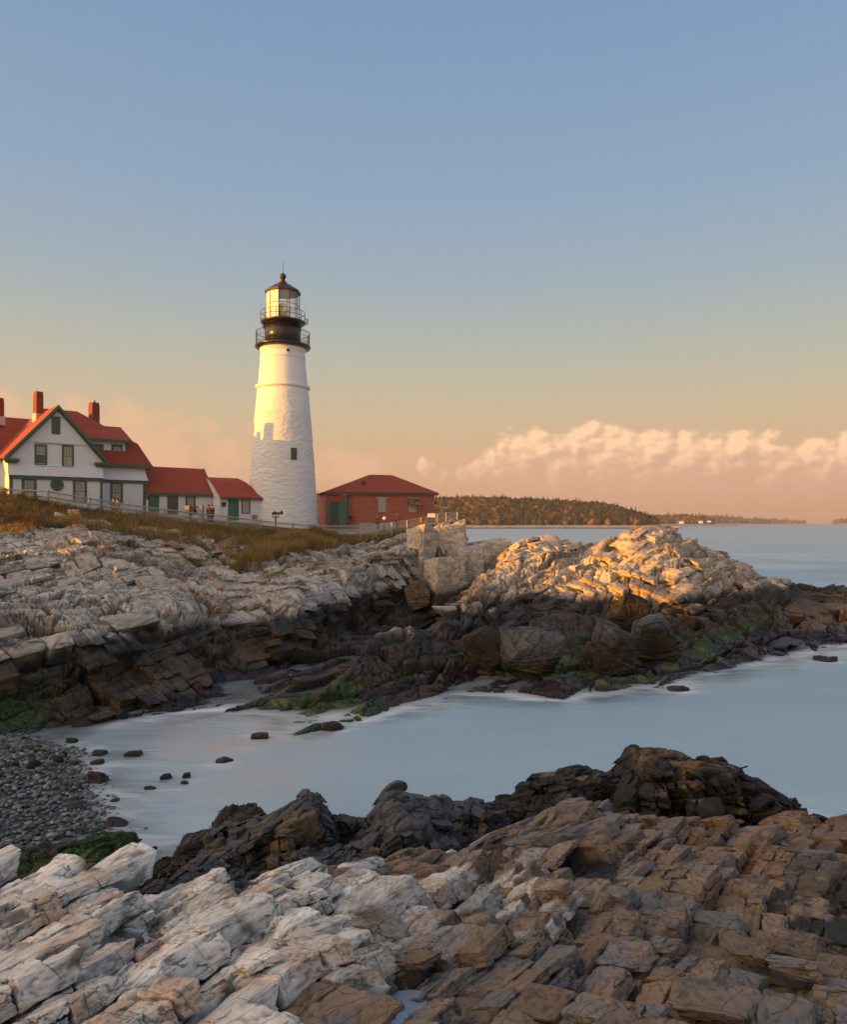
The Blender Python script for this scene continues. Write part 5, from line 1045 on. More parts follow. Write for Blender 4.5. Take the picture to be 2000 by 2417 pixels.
tower = thing('lighthouse', (TX, TD, TZ0), 'tall white conical lighthouse with a black iron lantern and two railed galleries', 'lighthouse')
lc = (TX, TD, 0)
prof = [(tr_(176), TZ0), (tr_(166), tz(1240)), (tr_(154), tz(1150)), (tr_(143), tz(1070)), (tr_(131), tz(990)), (tr_(117), tz(917))]
Pn_, Fn_ = [], []
def tower_body(prof, k, nz, amp, name):
    zs = np.linspace(prof[0][1], prof[-1][1], nz); rr = np.interp(zs, [p[1] for p in prof], [p[0] for p in prof]); th = np.linspace(0, 2 * math.pi, k, endpoint=False)
    T_, Z_ = np.meshgrid(th, zs); Rr = np.repeat(rr[:, None], k, 1)
    q = np.stack([np.cos(T_) * 3, np.sin(T_) * 3, Z_ * 2.2], -1).reshape(-1, 3)
    Rr = Rr + amp * (fbm(q, 1.3, 4, 71) + .5 * np.abs(fbm(q, .5, 2, 72))).reshape(Rr.shape)
    V = np.stack([TX + np.cos(T_) * Rr, TD + np.sin(T_) * Rr, Z_], -1).reshape(-1, 3)
    a = np.arange(nz * k).reshape(nz, k); b = np.roll(a, -1, 1); Fc = np.stack([a[:-1], b[:-1], b[1:], a[1:]], -1).reshape(-1, 4)
    return np_mesh(name, V - np.array([TX, TD, TZ0]), Fc, M_TOW, parent=tower, smooth=True)
tower_body(prof, 220, 260, .055, 'shaft')
tower_body([(tr_(115), tz(911)), (tr_(104), tz(850))], 120, 60, .004, 'upper_shaft')
m = MB(); m.lathe(lc, [(tr_(116), tz(921)), (tr_(126), tz(919)), (tr_(127), tz(913)), (tr_(117), tz(911))], 96); m.build('string_course', M_TOW, tower, True)
m = MB(); m.lathe(lc, [(tr_(104), tz(851)), (tr_(106), tz(850)), (tr_(106), tz(846)), (tr_(104), tz(845)), (tr_(103), tz(832)), (tr_(107), tz(830)), (tr_(107), tz(826)), (tr_(111), tz(823)), (tr_(116), tz(818))], 96); m.build('cornice', M_TOW, tower, True)
def tfr(az):     # facade frame on the tower's skin towards azimuth az (0 = towards the camera, + = right)
    n = Vector((math.sin(az), -math.cos(az), 0)); a = Vector((math.cos(az), math.sin(az), 0)); return n, a
n_, a_ = tfr(R(28)); rr_ = 3.12; c0 = Vector((TX, TD, 0)) + n_ * rr_ ; FT = Frame(c0, a_, n_)
c_ = FT.hit(694, 1071); w = window(tower, FT, -.02, (c_[0] - .29, c_[0] + .29, c_[1] - .58, c_[1] + .58), .09, 2, 3, 0, False)
nn_, aa_ = tfr(R(24)); c1 = Vector((TX, TD, tz(837.5))) + nn_ * (tr_(103)); m = MB(); m.tube(c1 - nn_ * .3, c1 + nn_ * .08, .27, 24); po = m.build('porthole', M_TOW, tower); m = MB(); m.tube(c1 + nn_ * .081, c1 + nn_ * .09, .17, 24); m.build('pane', M_DARKG, po)
# galleries
m = MB(); m.lathe(lc, [(tr_(108), tz(826)), (tr_(124), tz(824)), (tr_(130), tz(821)), (tr_(130), tz(818)), (tr_(122), tz(816.5)), (tr_(80), tz(816))], 96); m.build('lower_gallery', M_IRON, tower, True)
m = MB(); m.lathe(lc, [(tr_(84), tz(816)), (tr_(84), tz(766))], 72); m.build('watch_room', M_IRON, tower, True)
m = MB(); m.lathe(lc, [(tr_(86), tz(770)), (tr_(98), tz(767)), (tr_(104), tz(764)), (tr_(104), tz(761)), (tr_(90), tz(759)), (tr_(70), tz(757.5))], 96); m.build('upper_gallery', M_IRON, tower, True)
def ringbar(m, R_, z, r, k=64):
    p = [Vector((TX + R_ * math.cos(6.28318 * i / k), TD + R_ * math.sin(6.28318 * i / k), z)) for i in range(k + 1)]
    for a, b in zip(p[:-1], p[1:]): m.tube(a, b, r, 5)
m = MB(); R1 = tr_(125)
for z in (787, 799, 813): ringbar(m, R1, tz(z), .028 if z == 787 else .018)
for i in range(72):
    a = 6.28318 * i / 72; p = Vector((TX + R1 * math.cos(a), TD + R1 * math.sin(a), tz(817))); big = i % 6 == 0; m.tube(p, p + Vector((0, 0, tz(787 if not big else 784) - tz(817))), .026 if big else .012, 5)
m.build('lower_railing', M_IRON, tower); m = MB(); R2 = tr_(103)
for z in (739, 750): ringbar(m, R2, tz(z), .028)
for i in range(10): a = 6.28318 * i / 10 + .2; p = Vector((TX + R2 * math.cos(a), TD + R2 * math.sin(a), tz(762))); m.tube(p, p + Vector((0, 0, tz(738) - tz(762))), .03, 5)
m.build('upper_railing', M_IRON, tower)
# lantern room: ten-sided, blanked panels on the landward side
K = 10; A0 = R(-90 - 4); RL = tr_(77); zl0, zl1 = tz(758), tz(693)
m = MB(); mg = MB(); mp_ = MB(); corners = [Vector((TX + RL * math.cos(A0 + 6.28318 * i / K), TD + RL * math.sin(A0 + 6.28318 * i / K), 0)) for i in range(K)]
M_BAR = plain('lantern_bars', (.09, .035, .02), .4, .4)
M_GLASS, t, b = mat_new('lantern_glass'); b.inputs['Base Color'].default_value = (.9, .95, .95, 1); b.inputs['Roughness'].default_value = .02; b.inputs['Alpha'].default_value = .16; b.inputs['Specular IOR Level'].default_value = .8
M_PANEL = plain('cream_lantern_panel', (.78, .74, .64), .5, var=.04)
for i in range(K):
    a, b2 = corners[i], corners[(i + 1) % K]; mid = (a + b2) / 2 - Vector((TX, TD, 0)); azm = math.atan2(mid.x, -mid.y)
    m.tube(a + Vector((0, 0, zl0)), a + Vector((0, 0, zl1)), .045, 6)
    for zz in (zl0 + .05, (zl0 + zl1) / 2 + .12, zl1 - .05): m.tube(Vector((a.x, a.y, zz)), Vector((b2.x, b2.y, zz)), .03, 5)
    q = [(a.x, a.y, zl0), (b2.x, b2.y, zl0), (b2.x, b2.y, zl1), (a.x, a.y, zl1)]
    (mp_ if -2.6 < azm < -.15 else mg).poly(q, [(0, 1, 2, 3)])
gl = m.build('lantern_frame', M_BAR, tower); mg.build('glazing', M_GLASS, tower); mp_.build('blank_panel', M_PANEL, tower)
m = MB(); m.lathe(lc, [(tr_(84), zl1 - .04), (tr_(84), zl1 + .16), (tr_(78), zl1 + .24), (tr_(40), tz(675)), (tr_(17), tz(668))], K, A0); m.build('lantern_roof', M_BROWNI, tower)
m = MB(); m.lathe(lc, [(tr_(17), tz(669)), (tr_(17), tz(666)), (tr_(10), tz(664)), (tr_(9), tz(662)), (tr_(12), tz(661)), (tr_(6), tz(659.5))] + [(tr_(15) * math.sin(a), tz(653) - tr_(15) * math.cos(a)) for a in np.linspace(.5, 3.0, 12)], 24); m.build('ventilator_ball', M_BROWNI, tower, True)
m = MB(); m.tube((TX, TD, tz(647)), (TX, TD, tz(614)), .035, 6, .015); m.build('lightning_rod', M_IRON, tower)
m = MB(); m.lathe((TX + .05, TD - .1, 0), [(.12, tz(757)), (.16, tz(750)), (.5, tz(748)), (.55, tz(745)), (.3, tz(744))], 20); op = m.build('beacon_pedestal', M_STEEL, tower, True)
m = MB(); c2 = Vector((TX + .02, TD - .15, tz(732))); m.tube(c2 - Vector((.05, -.55, 0)), c2 + Vector((.05, -.45, 0)), .52, 28); bc = m.build('beacon_drum', plain('beacon_grey', (.25, .22, .18), .4, .3), tower); m = MB(); m.tube(c2 + Vector((.05, -.452, 0)), c2 + Vector((.05, -.48, 0)), .44, 28); m.build('lens', plain('beacon_lens', (.75, .62, .42), .15, .2), bc)
m = MB(); c3 = Vector((TX + tr_(112), TD - .2, 0)); m.lathe(c3, [(.16, tz(768)), (.16, tz(765)), (.2, tz(764)), (.2, tz(756)), (.24, tz(755.5)), (.24, tz(755))], 14); m.build('spare_light', M_STEEL, tower)
m = MB(); c4 = Vector((TX - tr_(86), TD - .3, tz(778))); m.tube(c4, c4 + Vector((-.05, -.05, .28)), .14, 10); c5 = Vector((TX + tr_(85), TD - .3, tz(783.5))); m.tube(c5, c5 + Vector((0, 0, .16)), .1, 8); m.build('wall_fitting', M_IRON, tower)

# ------------------------------------------------------------------ brick fog-signal building
AB = R(16); ba = Vector((math.cos(AB), math.sin(AB), 0)); bn = Vector((math.sin(AB), -math.cos(AB), 0))
BO = P(1026, 1240, 79); BO.z = 0; FB = Frame(BO, ba, bn)
bld = thing('brick_building', (BO.x, BO.y, 7.5), 'low red brick building with a hipped red roof, right of the lighthouse', 'building')
bu = lambda px, t=0: FB.hit(px, 1200, t)[0]; bz = lambda px, py, t=0: FB.hit(px, py, t)[1]
u0, u1 = bu(845), 0.0; DB = 7.0; zE = bz(940, 1163); u00 = bu(774, -1.0)
# angled left bay
m = MB(); ft = [(u0, 0), (u1, 0), (u1, -DB), (u00, -DB), (u00, -1.0)]; k = 5
m.poly([FB(a, b, 6.8) for a, b in ft] + [FB(a, b, zE) for a, b in ft], [list(range(k))[::-1], list(range(k, 2 * k))] + [[i, (i + 1) % k, k + (i + 1) % k, k + i] for i in range(k)]); m.build('wall', M_BRICK, bld)
ee = [FB(bu(767, -.7), -.72, zE), FB(u0 - .1, .35, zE), FB(.4, .35, zE), FB(.4, -DB - .4, zE), FB(bu(767, -.7), -DB - .4, zE)]
zr_ = bz(900, 1121, -3.2); r0_, r1_ = FB(bu(873, -3.2), -3.2, zr_), FB(bu(926, -3.2), -3.2, zr_)
roof_mesh([[ee[0], ee[1], r0_], [ee[1], ee[2], r1_, r0_], [ee[2], ee[3], r1_], [ee[3], ee[4], r0_, r1_], [ee[4], ee[0], r0_]], .05).build('roof', M_SHING, bld)
m = MB()
for a, b in ((ee[0], ee[1]), (ee[1], ee[2]), (ee[2], ee[3])):
    d = (b - a).normalized(); nrm = Vector((d.y, -d.x, 0)); q = [a - nrm * .1, b - nrm * .1, b - nrm * .3, a - nrm * .3]; m.hexa([v + Vector((0, 0, -.24)) for v in q] + [v + Vector((0, 0, -.06)) for v in q])
m.build('eave_trim', M_GREENT, bld)
def gblock(x0, y0, x1, y1, hood=False):
    a0, a1, z0, z1 = wrect(FB, 0, x0, y0, x1, y1); m = MB(); m.box(FB, a0 - .2, a1 + .2, 0, .09, z1, z1 + .16); m.box(FB, a0, a1, 0, .09, z0 - .22, z0); o = m.build('window', M_CONC, bld)
    MB().box(FB, a0, a1, 0, .03, z0, z1).build('pane', plain('glass_block', (.38, .40, .32), .3, var=.1), o); m = MB()
    for i in range(6): u = a0 + (a1 - a0) * i / 5; m.box(FB, u - .02, u + .02, .03, .05, z0, z1)
    for i in range(9): z = z0 + (z1 - z0) * i / 8; m.box(FB, a0, a1, .03, .048, z - .018, z + .018)
    m.build('glass_block_joints', M_CONC, o)
gblock(893, 1177, 911, 1204); gblock(965, 1178, 983, 1204)
a0, a1, z0, z1 = wrect(FB, 0, 964, 1176, 988, 1194); m = MB(); m.box(FB, a0, a0 + .45, .09, .75, z0 + .1, z1); m.box(FB, a1 - .62, a1, .09, .8, z0 + .05, z0 + .42); m.box(FB, a0 + .45, a1, .09, .6, z1 - .2, z1); m.build('vent_hood', plain('rusted_tin', (.22, .14, .08), .5, .3, var=.3), bld)
# green porch on the left face
pa, pb, pz0, pz1 = bu(776, .3), bu(821, .3), 6.9, bz(821, 1166, .3); ps = bu(800, .3)
m = MB(); m.box(FB, ps, pb, -1, .25, pz0, bz(800, 1183, .3)); m.poly([FB(ps, .25, bz(800, 1183, .3)), FB(pb, .25, bz(800, 1183, .3)), FB(pb, .25, pz1), FB(ps, -1, bz(800, 1183, .3)), FB(pb, -1, bz(800, 1183, .3)), FB(pb, -1, pz1)], [(0, 1, 2), (5, 4, 3), (0, 2, 5, 3), (1, 4, 5, 2)]); po = m.build('porch', M_GREENT, bld)
roof_mesh([[FB(pa, .3, bz(776, 1182, .3)), FB(ps + .1, .3, bz(800, 1183, .3)), FB(pb, .3, pz1), FB(pb - 1, -1.0, pz1 + .12), FB(pa, -1.0, bz(776, 1164, .3))]], .06).build('porch_roof', M_SHING, po)
dz = wrect(FB, .2, 778, 1184, 800, 1236); m = MB(); m.box(FB, dz[0], dz[1], .05, .2, dz[2] - .1, dz[3]); pd_ = m.build('porch_door', M_GREENT, bld); m = MB(); h = dz[3] - dz[2]
for a, b in ((.04, .33), (.36, .64), (.67, .96)): m.box(FB, dz[0] + .1, dz[1] - .08, .2, .215, dz[2] + h * a, dz[2] + h * b)
m.build('door_panel', plain('dark_green_panel', (.02, .07, .05), .35), pd_)
m = MB(); m.box(FB, bu(848, .3), bu(935, .3), .0, .35, 6.6, bz(880, 1234.5, .3)); m.build('step', M_CONC, bld)
m = MB(); uv = FB.hit(858, 1139, -1.2); m.box(FB, uv[0] - .14, uv[0] + .14, -1.4, -1.1, uv[1] - .3, uv[1] + .12); m.build('roof_vent', M_IRON, bld)
m = MB(); r = wrect(FB, 0, 825, 1216, 829, 1227); m.box(FB, r[0], r[1], 0, .2, r[2], r[3]); m.build('wall_box', M_BROWNI, bld)

# ------------------------------------------------------------------ ground lookup
ALLH = np.concatenate([HEAD.reshape(-1, 3)])
def ground(x, y, dflt=7.8):
    m = (np.abs(ALLH[:, 0] - x) < .35) & (np.abs(ALLH[:, 1] - y) < .35)
    return float(np.median(ALLH[m, 2])) if m.any() else dflt
def drop(px, py, dguess=None, d0=40, d1=80):
    """the place on the headland seen at that pixel"""
    A = ALLH; m = A[:, 1] > 5; pxs = CX + F * A[:, 0] / A[:, 1]; pys = HY - F * (A[:, 2] - CZ) / A[:, 1]
    k = np.argmin(np.where((A[:, 1] > d0) & (A[:, 1] < d1), (pxs - px) ** 2 + (pys - py) ** 2, 1e12)); return Vector(A[k])

# ------------------------------------------------------------------ rail fence along the cliff walk
posts = [(11, 1151, 52), (113.5, 1156, 53), (211, 1173, 55), (302, 1187, 57), (389, 1199, 59), (472, 1209, 61), (536, 1216, 62.5), (616, 1226, 64.5), (692, 1234, 66), (767, 1239, 67.5), (843, 1238.5, 69)]
tops = [P(*q) for q in posts]; tops.insert(0, P(-110, 1148, 50)); tops.insert(0, P(-240, 1142, 48)); n0 = 2
fence = thing('rail_fence', tuple(tops[2] - Vector((0, 0, 1.3))), 'weathered three-rail wooden fence running down along the cliff top', 'fence')
for i, p in enumerate(tops):
    gz_ = min(ground(p.x, p.y, p.z - 1.3), p.z - 1.0); m = MB(); m.tube((p.x, p.y, gz_ - .3), (p.x, p.y, p.z), .10, 8, .09); m.build('post', M_RAILW, fence)
for a, b in zip(tops[:-1], tops[1:]):
    for dz_, jx in ((.12, 0), (.50, .02), (.88, -.02)):
        m = MB(); s0_ = Vector((0, -.09, 0)); m.tube(a + s0_ + Vector((0, 0, -dz_ + jx)), b + s0_ + Vector((0, 0, -dz_ - jx)), .055, 6, .05); m.build('rail', M_RAILW, fence)
M_MESH, t, b = mat_new('wire_mesh'); g = t.new('ShaderNodeTexCoord').outputs['Object']; sx = t.new('ShaderNodeSeparateXYZ'); t.put(sx.inputs[0], g)
hx = t.m('MULTIPLY', t.m('ADD', sx.outputs[0], t.m('MULTIPLY', sx.outputs[1], .4)), 9.0); hz = t.m('MULTIPLY', sx.outputs[2], 9.0)
f1 = t.m('ABSOLUTE', t.m('SUBTRACT', t.m('FRACT', t.m('ADD', hx, hz)), .5)); f2 = t.m('ABSOLUTE', t.m('SUBTRACT', t.m('FRACT', t.m('SUBTRACT', hx, hz)), .5))
wire = t.m('MAXIMUM', t.m('GREATER_THAN', f1, .40), t.m('GREATER_THAN', f2, .40)); t.put(b.inputs['Alpha'], t.m('MULTIPLY', wire, .8)); b.inputs['Base Color'].default_value = (.42, .40, .38, 1); b.inputs['Metallic'].default_value = .3; b.inputs['Roughness'].default_value = .5
m = MB()
for a, b2 in zip(tops[3:-1], tops[4:]): m.poly([a + Vector((0, -.02, -.95)), b2 + Vector((0, -.02, -.95)), b2 + Vector((0, -.02, -.1)), a + Vector((0, -.02, -.1))], [(0, 1, 2, 3)])
m.build('wire_netting', M_MESH, fence)
# chain-link fence climbing to the rock
cl = [(850, 1240, 1268, 69), (887, 1240, 1264, 69.3), (925, 1233, 1258, 69.6), (961, 1228, 1250, 70), (994, 1222, 1244, 70.3), (1009, 1219, 1240, 70.6), (1027, 1216, 1238, 71)]
clf = thing('chain_link_fence', tuple(P(850, 1268, 69)), 'sunlit chain-link fence on steel posts climbing to the rock in front of the brick building', 'fence')
pt = [(P(x, y0, d), P(x, y1, d)) for x, y0, y1, d in cl]
for a, b2 in pt: MB().tube(b2 - Vector((0, 0, .3)), a, .04, 8).build('post', M_STEEL, clf)
m = MB(); mm = MB()
for (a, b2), (c_, d_) in zip(pt[:-1], pt[1:]): m.tube(a, c_, .03, 6); m.tube((a + b2) / 2, (c_ + d_) / 2, .018, 5); mm.poly([b2, d_, c_, a], [(0, 1, 2, 3)])
m.build('rail', M_STEEL, clf); mm.build('wire_mesh', M_MESH, clf)
rl = [(1033, 1213, 1239, 71.5), (1053, 1210, 1237, 71.8), (1079.5, 1209, 1236, 72.2)]
rlf = thing('lookout_railing', tuple(P(1033, 1239, 71.5)), 'grey mesh railing round the lookout at the tip of the cliff', 'railing')
pt = [(P(x, y0, d), P(x, y1, d)) for x, y0, y1, d in rl] + [(P(1081, 1210, 78), P(1081, 1236, 78))]
for a, b2 in pt: MB().tube(b2 - Vector((0, 0, .3)), a, .04, 8).build('post', M_STEEL, rlf)
m = MB(); mm = MB()
for (a, b2), (c_, d_) in zip(pt[:-1], pt[1:]): m.tube(a, c_, .035, 6); m.tube((a + b2) / 2, (c_ + d_) / 2, .025, 5); mm.poly([b2, d_, c_, a], [(0, 1, 2, 3)])
m.build('rail', M_STEEL, rlf); mm.build('wire_mesh', M_MESH, rlf)
# back fence between tower and brick building
bf = thing('rail_fence', tuple(P(764, 1236, 84)), 'short stretch of rail fence glimpsed between the lighthouse and the brick building', 'fence')
for px in (745, 772, 800): p = P(px, 1214, 84); MB().tube((p.x, p.y, 7.2), (p.x, p.y, p.z), .09, 6).build('post', M_RAILW, bf)
for y in (1217, 1223, 1230): MB().tube(P(740, y, 84), P(800, y, 84), .06, 6).build('rail', M_RAILW, bf)

# ------------------------------------------------------------------ fog horns, bell, lamps, signs
g0 = P(651, 1248, 66.5); fh = thing('fog_horn', (g0.x, g0.y, ground(g0.x, g0.y)), 'cluster of dark trumpet horns on a red post in front of the tower', 'horn'); zz = lambda py: CZ - (py - HY) / F * 66.5
m = MB(); m.tube((g0.x, g0.y, ground(g0.x, g0.y) - .2), (g0.x, g0.y, zz(1219)), .075, 10); m.build('post', plain('red_post', (.28, .05, .03), .5), fh)
m = MB(); k = 66.5 / F; m.box(Frame((g0.x, g0.y, 0), Vector((1, 0, 0)), Vector((0, -1, 0))), -8 * k, 8 * k, -.05, .05, zz(1221.5), zz(1219)); m.tube((g0.x - 7 * k, g0.y, zz(1219)), (g0.x - 7 * k, g0.y, zz(1213)), .03); m.tube((g0.x + 7 * k, g0.y, zz(1219)), (g0.x + 7 * k, g0.y, zz(1213)), .03); m.tube((g0.x, g0.y, zz(1219)), (g0.x, g0.y, zz(1212)), .03); m.build('bracket', M_BROWNI, fh)
for px, py, r, dx, dy in ((643, 1212, 3.2, -1, -.9), (649, 1209.5, 3.2, -.5, .9), (651, 1213, 3.2, .1, -1), (657.5, 1212.5, 3.0, .5, -.9), (664.8, 1210.5, 4.8, .75, -.65)):
    c_ = P(px, py, 66.3); d_ = Vector((dx, dy, 0)).normalized(); m = MB(); bk = c_ - d_ * .55
    for a, b_, ra, rb in ((-.55, -.25, .05, .06), (-.25, -.08, .06, .10), (-.08, 0, .10, r * k)): m.tube(c_ + d_ * a, c_ + d_ * b_, ra, 14, rb)
    m.build('trumpet', M_BROWNI if px < 660 else M_IRON, fh)
bell = thing('bell_monument', tuple(P(458, 1226, 63.5)), 'old bell hung between two stone piers in front of the low wing', 'bell'); k = 63.5 / F; c_ = P(458, 1200, 63.5); FBL = Frame((c_.x, c_.y, 0), Vector((1, .0, 0)), Vector((0, -1, 0))); zb = lambda py: CZ - (py - HY) / F * 63.5; gb = ground(c_.x, c_.y) - .2
for x0, x1 in ((438, 449), (468, 479)):
    m = MB(); m.box(FBL, (x0 - 458) * k, (x1 - 458) * k, -.35, .25, gb, zb(1194.5)); m.box(FBL, (x0 - 459) * k, (x1 - 457) * k, -.4, .3, zb(1194.4), zb(1193.4)); m.build('pier', M_CONC, bell)
m = MB(); m.box(FBL, -9 * k, 10 * k, -.14, .14, zb(1199.5), zb(1195.5)); m.build('beam', M_BROWNI, bell); m = MB(); m.lathe((c_.x, c_.y, 0), [(.36, zb(1211)), (.30, zb(1209)), (.22, zb(1205)), (.17, zb(1202)), (.05, zb(1200))], 24); m.build('bell', M_IRON, bell, True)
lp = P(908, 1226, 70); lmp = thing('bollard_light', (lp.x, lp.y, 7.6), 'low bollard lamp with a round white globe beside the chain-link fence', 'lamp'); m = MB(); m.tube((lp.x, lp.y, 7.2), (lp.x, lp.y, lp.z - .1), .06, 8); m.build('post', M_IRON, lmp); m = MB(); m.lathe((lp.x + .35, lp.y, 0), [(.0, 0)], 4) if False else None; 
gl_ = MB(); gl_.lathe((lp.x, lp.y, lp.z + .1), [(.17 * math.sin(a), -.17 * math.cos(a)) for a in np.linspace(.1, 3.0, 10)], 16); gl_.build('globe', M_WHITE, lmp, True)
sp_ = P(1053, 1199, 73); sl = thing('solar_lamp', (sp_.x, sp_.y, 7.9), 'pole with a small flat solar panel above the lookout railing', 'lamp'); MB().tube((sp_.x, sp_.y, 7.6), (sp_.x, sp_.y, sp_.z), .04, 8).build('pole', M_IRON, sl); m = MB(); m.box(Frame((sp_.x, sp_.y, 0), Vector((1, 0, 0)), Vector((0, -1, 0))), -.26, .26, -.2, .2, sp_.z, sp_.z + .05); m.build('solar_panel', M_STEEL, sl)
sg = P(1018.5, 1216, 69.8); sn = thing('sign_board', (sg.x, sg.y, sg.z - .25), 'white rectangular sign fixed to the upper end of the chain-link fence', 'sign'); FS = Frame((sg.x, sg.y, 0), Vector((1, .1, 0)).normalized(), Vector((.1, -1, 0)).normalized()); m = MB(); m.box(FS, -.36, .36, 0, .03, sg.z - .2, sg.z + .17); m.build('board', M_WHITE, sn); m = MB(); m.box(FS, -.24, .24, .03, .034, sg.z + .02, sg.z + .06); m.build('printed_band', plain('faded_red', (.5, .12, .1), .6), sn)
s2 = P(1027, 1187.5, 80); sb = thing('small_sign', tuple(s2), 'tiny dark plate projecting from the right corner of the brick building', 'sign'); m = MB(); m.box(Frame((s2.x, s2.y, 0), Vector((1, 0, 0)), Vector((0, -1, 0))), -.02, .2, 0, .04, s2.z - .15, s2.z + .15); m.build('plate', plain('blue_plate', (.05, .06, .12), .5), sb)
hp = P(347.5, 1222, 57.5); hy = thing('hydrant_marker', (hp.x, hp.y, ground(hp.x, hp.y, 8.3)), 'short orange-red hydrant by the rail fence below the house corner', 'hydrant'); zg = hp.z - .2; m = MB(); m.lathe((hp.x, hp.y, 0), [(.13, zg - .35), (.13, zg + .15), (.17, zg + .16), (.17, zg + .22), (.11, zg + .30), (.02, zg + .36)], 14); m.build('barrel', plain('hydrant_red', (.45, .06, .03), .45), hy, True)
dl = P(861, 1262, 68.5)

# ------------------------------------------------------------------ people
def person(name, foot, h, face, cols, label, pose=0, group=None):
    """one skinned body, clothing as children; face = heading in radians (0 looks towards -Y)"""
    o = thing(name, foot, label, 'person', group); s = h / 1.75
    J = {'pel': (0, 0, .95), 'ch': (0, .01, 1.28), 'nk': (0, .01, 1.47), 'hd': (0, -.015, 1.60), 'ht': (0, -.01, 1.72),
         'sl': (.17, .01, 1.40), 'el': (.23, .03, 1.13), 'wl': (.20, -.06, .90), 'fl': (.19, -.09, .80), 'sr': (-.17, .01, 1.40), 'er': (-.23, .03, 1.13), 'wr': (-.20, -.06, .90), 'fr': (-.19, -.09, .80),
         'hl': (.09, 0, .90), 'kl': (.10, -.02, .50), 'al': (.10, .02, .09), 'tl': (.11, -.14, .04), 'hr': (-.09, 0, .90), 'kr': (-.10, -.02, .50), 'ar': (-.10, .02, .09), 'tr': (-.11, -.14, .04)}
    if pose == 1: J['er'] = (-.25, -.08, 1.20); J['wr'] = (-.12, -.28, 1.32); J['fr'] = (-.08, -.33, 1.38)
    if pose == 2: J['kl'] = (.10, -.12, .52); J['al'] = (.11, -.05, .10); J['tl'] = (.12, -.2, .05); J['kr'] = (-.10, .04, .50); J['ar'] = (-.10, .22, .13); J['tr'] = (-.11, .1, .04)
    rad = {'pel': .15, 'ch': .155, 'nk': .06, 'hd': .095, 'ht': .075, 'sl': .065, 'el': .045, 'wl': .03, 'fl': .028, 'sr': .065, 'er': .045, 'wr': .03, 'fr': .028, 'hl': .095, 'kl': .065, 'al': .045, 'tl': .035, 'hr': .095, 'kr': .065, 'ar': .045, 'tr': .035}
    E = [('pel', 'ch'), ('ch', 'nk'), ('nk', 'hd'), ('hd', 'ht'), ('ch', 'sl'), ('sl', 'el'), ('el', 'wl'), ('wl', 'fl'), ('ch', 'sr'), ('sr', 'er'), ('er', 'wr'), ('wr', 'fr'), ('pel', 'hl'), ('hl', 'kl'), ('kl', 'al'), ('al', 'tl'), ('pel', 'hr'), ('hr', 'kr'), ('kr', 'ar'), ('ar', 'tr')]
    def skin(nm, keys, grow, mat, sub=1, edges=None):
        ks = [k for k in J if k in keys]; idx = {k: i for i, k in enumerate(ks)}
        me = bpy.data.meshes.new(nm); me.from_pydata([Vector(J[k]) * s for k in ks], [(idx[a], idx[b]) for a, b in (edges or E) if a in idx and b in idx], []); ob = bpy.data.objects.new(nm, me); COL.objects.link(ob)
        md = ob.modifiers.new('skin', 'SKIN'); sv = me.skin_vertices[0].data
        for k, i in idx.items(): sv[i].radius = (rad[k] * s * grow, rad[k] * s * grow * (.75 if k in ('pel', 'ch') else 1))
        sv[0].use_root = True; sd = ob.modifiers.new('sub', 'SUBSURF'); sd.levels = sub; sd.render_levels = sub
        me.materials.append(mat); ob.parent = o; return ob
    skin('body', set(J), 1.0, M_SKIN, 2)
    skin('jacket', {'pel', 'ch', 'sl', 'el', 'wl', 'sr', 'er', 'wr'}, 1.22, plain('cloth', cols[0], .8)); skin('trousers', {'pel', 'hl', 'kl', 'al', 'hr', 'kr', 'ar'}, 1.15, plain('cloth', cols[1], .8))
    m = MB(); hc = Vector(J['hd']) * s + Vector((0, .02, .035)) * s; m.lathe(hc, [(.112 * s * math.sin(a) + .001, -.12 * s * math.cos(a)) for a in np.linspace(1.2, 3.05, 8)], 14)
    me = bpy.data.meshes.new('hair'); me.from_pydata(m.v, [], m.f); me.materials.append(plain('hair_dark', cols[2], .7)); hb = bpy.data.objects.new('hair', me); COL.objects.link(hb); hb.parent = o
    for k_, sx_ in (('eye', .035), ('eye', -.035)): m = MB(); c_ = Vector(J['hd']) * s; m.lathe((c_.x + sx_ * s, c_.y - .088 * s, c_.z), [(.012 * s, -.008 * s), (.014 * s, 0), (.012 * s, .008 * s)], 6); me = bpy.data.meshes.new('eye'); me.from_pydata(m.v, [], m.f); me.materials.append(M_IRON); e_ = bpy.data.objects.new('eye', me); COL.objects.link(e_); e_.parent = o
    o.rotation_euler.z = face; return o
def stand(px, py_head, d, h):
    p = P(px, py_head, d); return (p.x, p.y, p.z - h)
person('person', stand(493, 1190, 64.0, 1.75), 1.75, 2.6, ((.45, .05, .03), (.06, .08, .14), (.04, .025, .02)), 'person in a red top standing by the white wing wall right of the bell', group='visitors by the bell')
person('person', stand(500, 1189.5, 64.8, 1.78), 1.78, -2.2, ((.08, .03, .03), (.02, .02, .025), (.05, .03, .02)), 'person in dark clothes standing just behind the one in red', group='visitors by the bell')
person('person', stand(268, 1173, 60.5, 1.72), 1.72, .4, ((.04, .14, .08), (.30, .12, .08), (.05, .03, .02)), 'person in a green top behind the fence, left of two by the house window', group='visitors below the house window')
person('person', stand(277, 1176, 60.5, 1.62), 1.62, -.3, ((.22, .13, .09), (.25, .15, .12), (.03, .02, .015)), 'shorter dark-haired person behind the fence, right of two by the house window', group='visitors below the house window')
person('person', stand(891, 1213, 73, 1.7), 1.7, 1.2, ((.30, .08, .04), (.10, .06, .05), (.25, .14, .05)), 'person in an orange-brown coat walking in front of the brick wall, left of two', 2, 'visitors in front of the brick building')
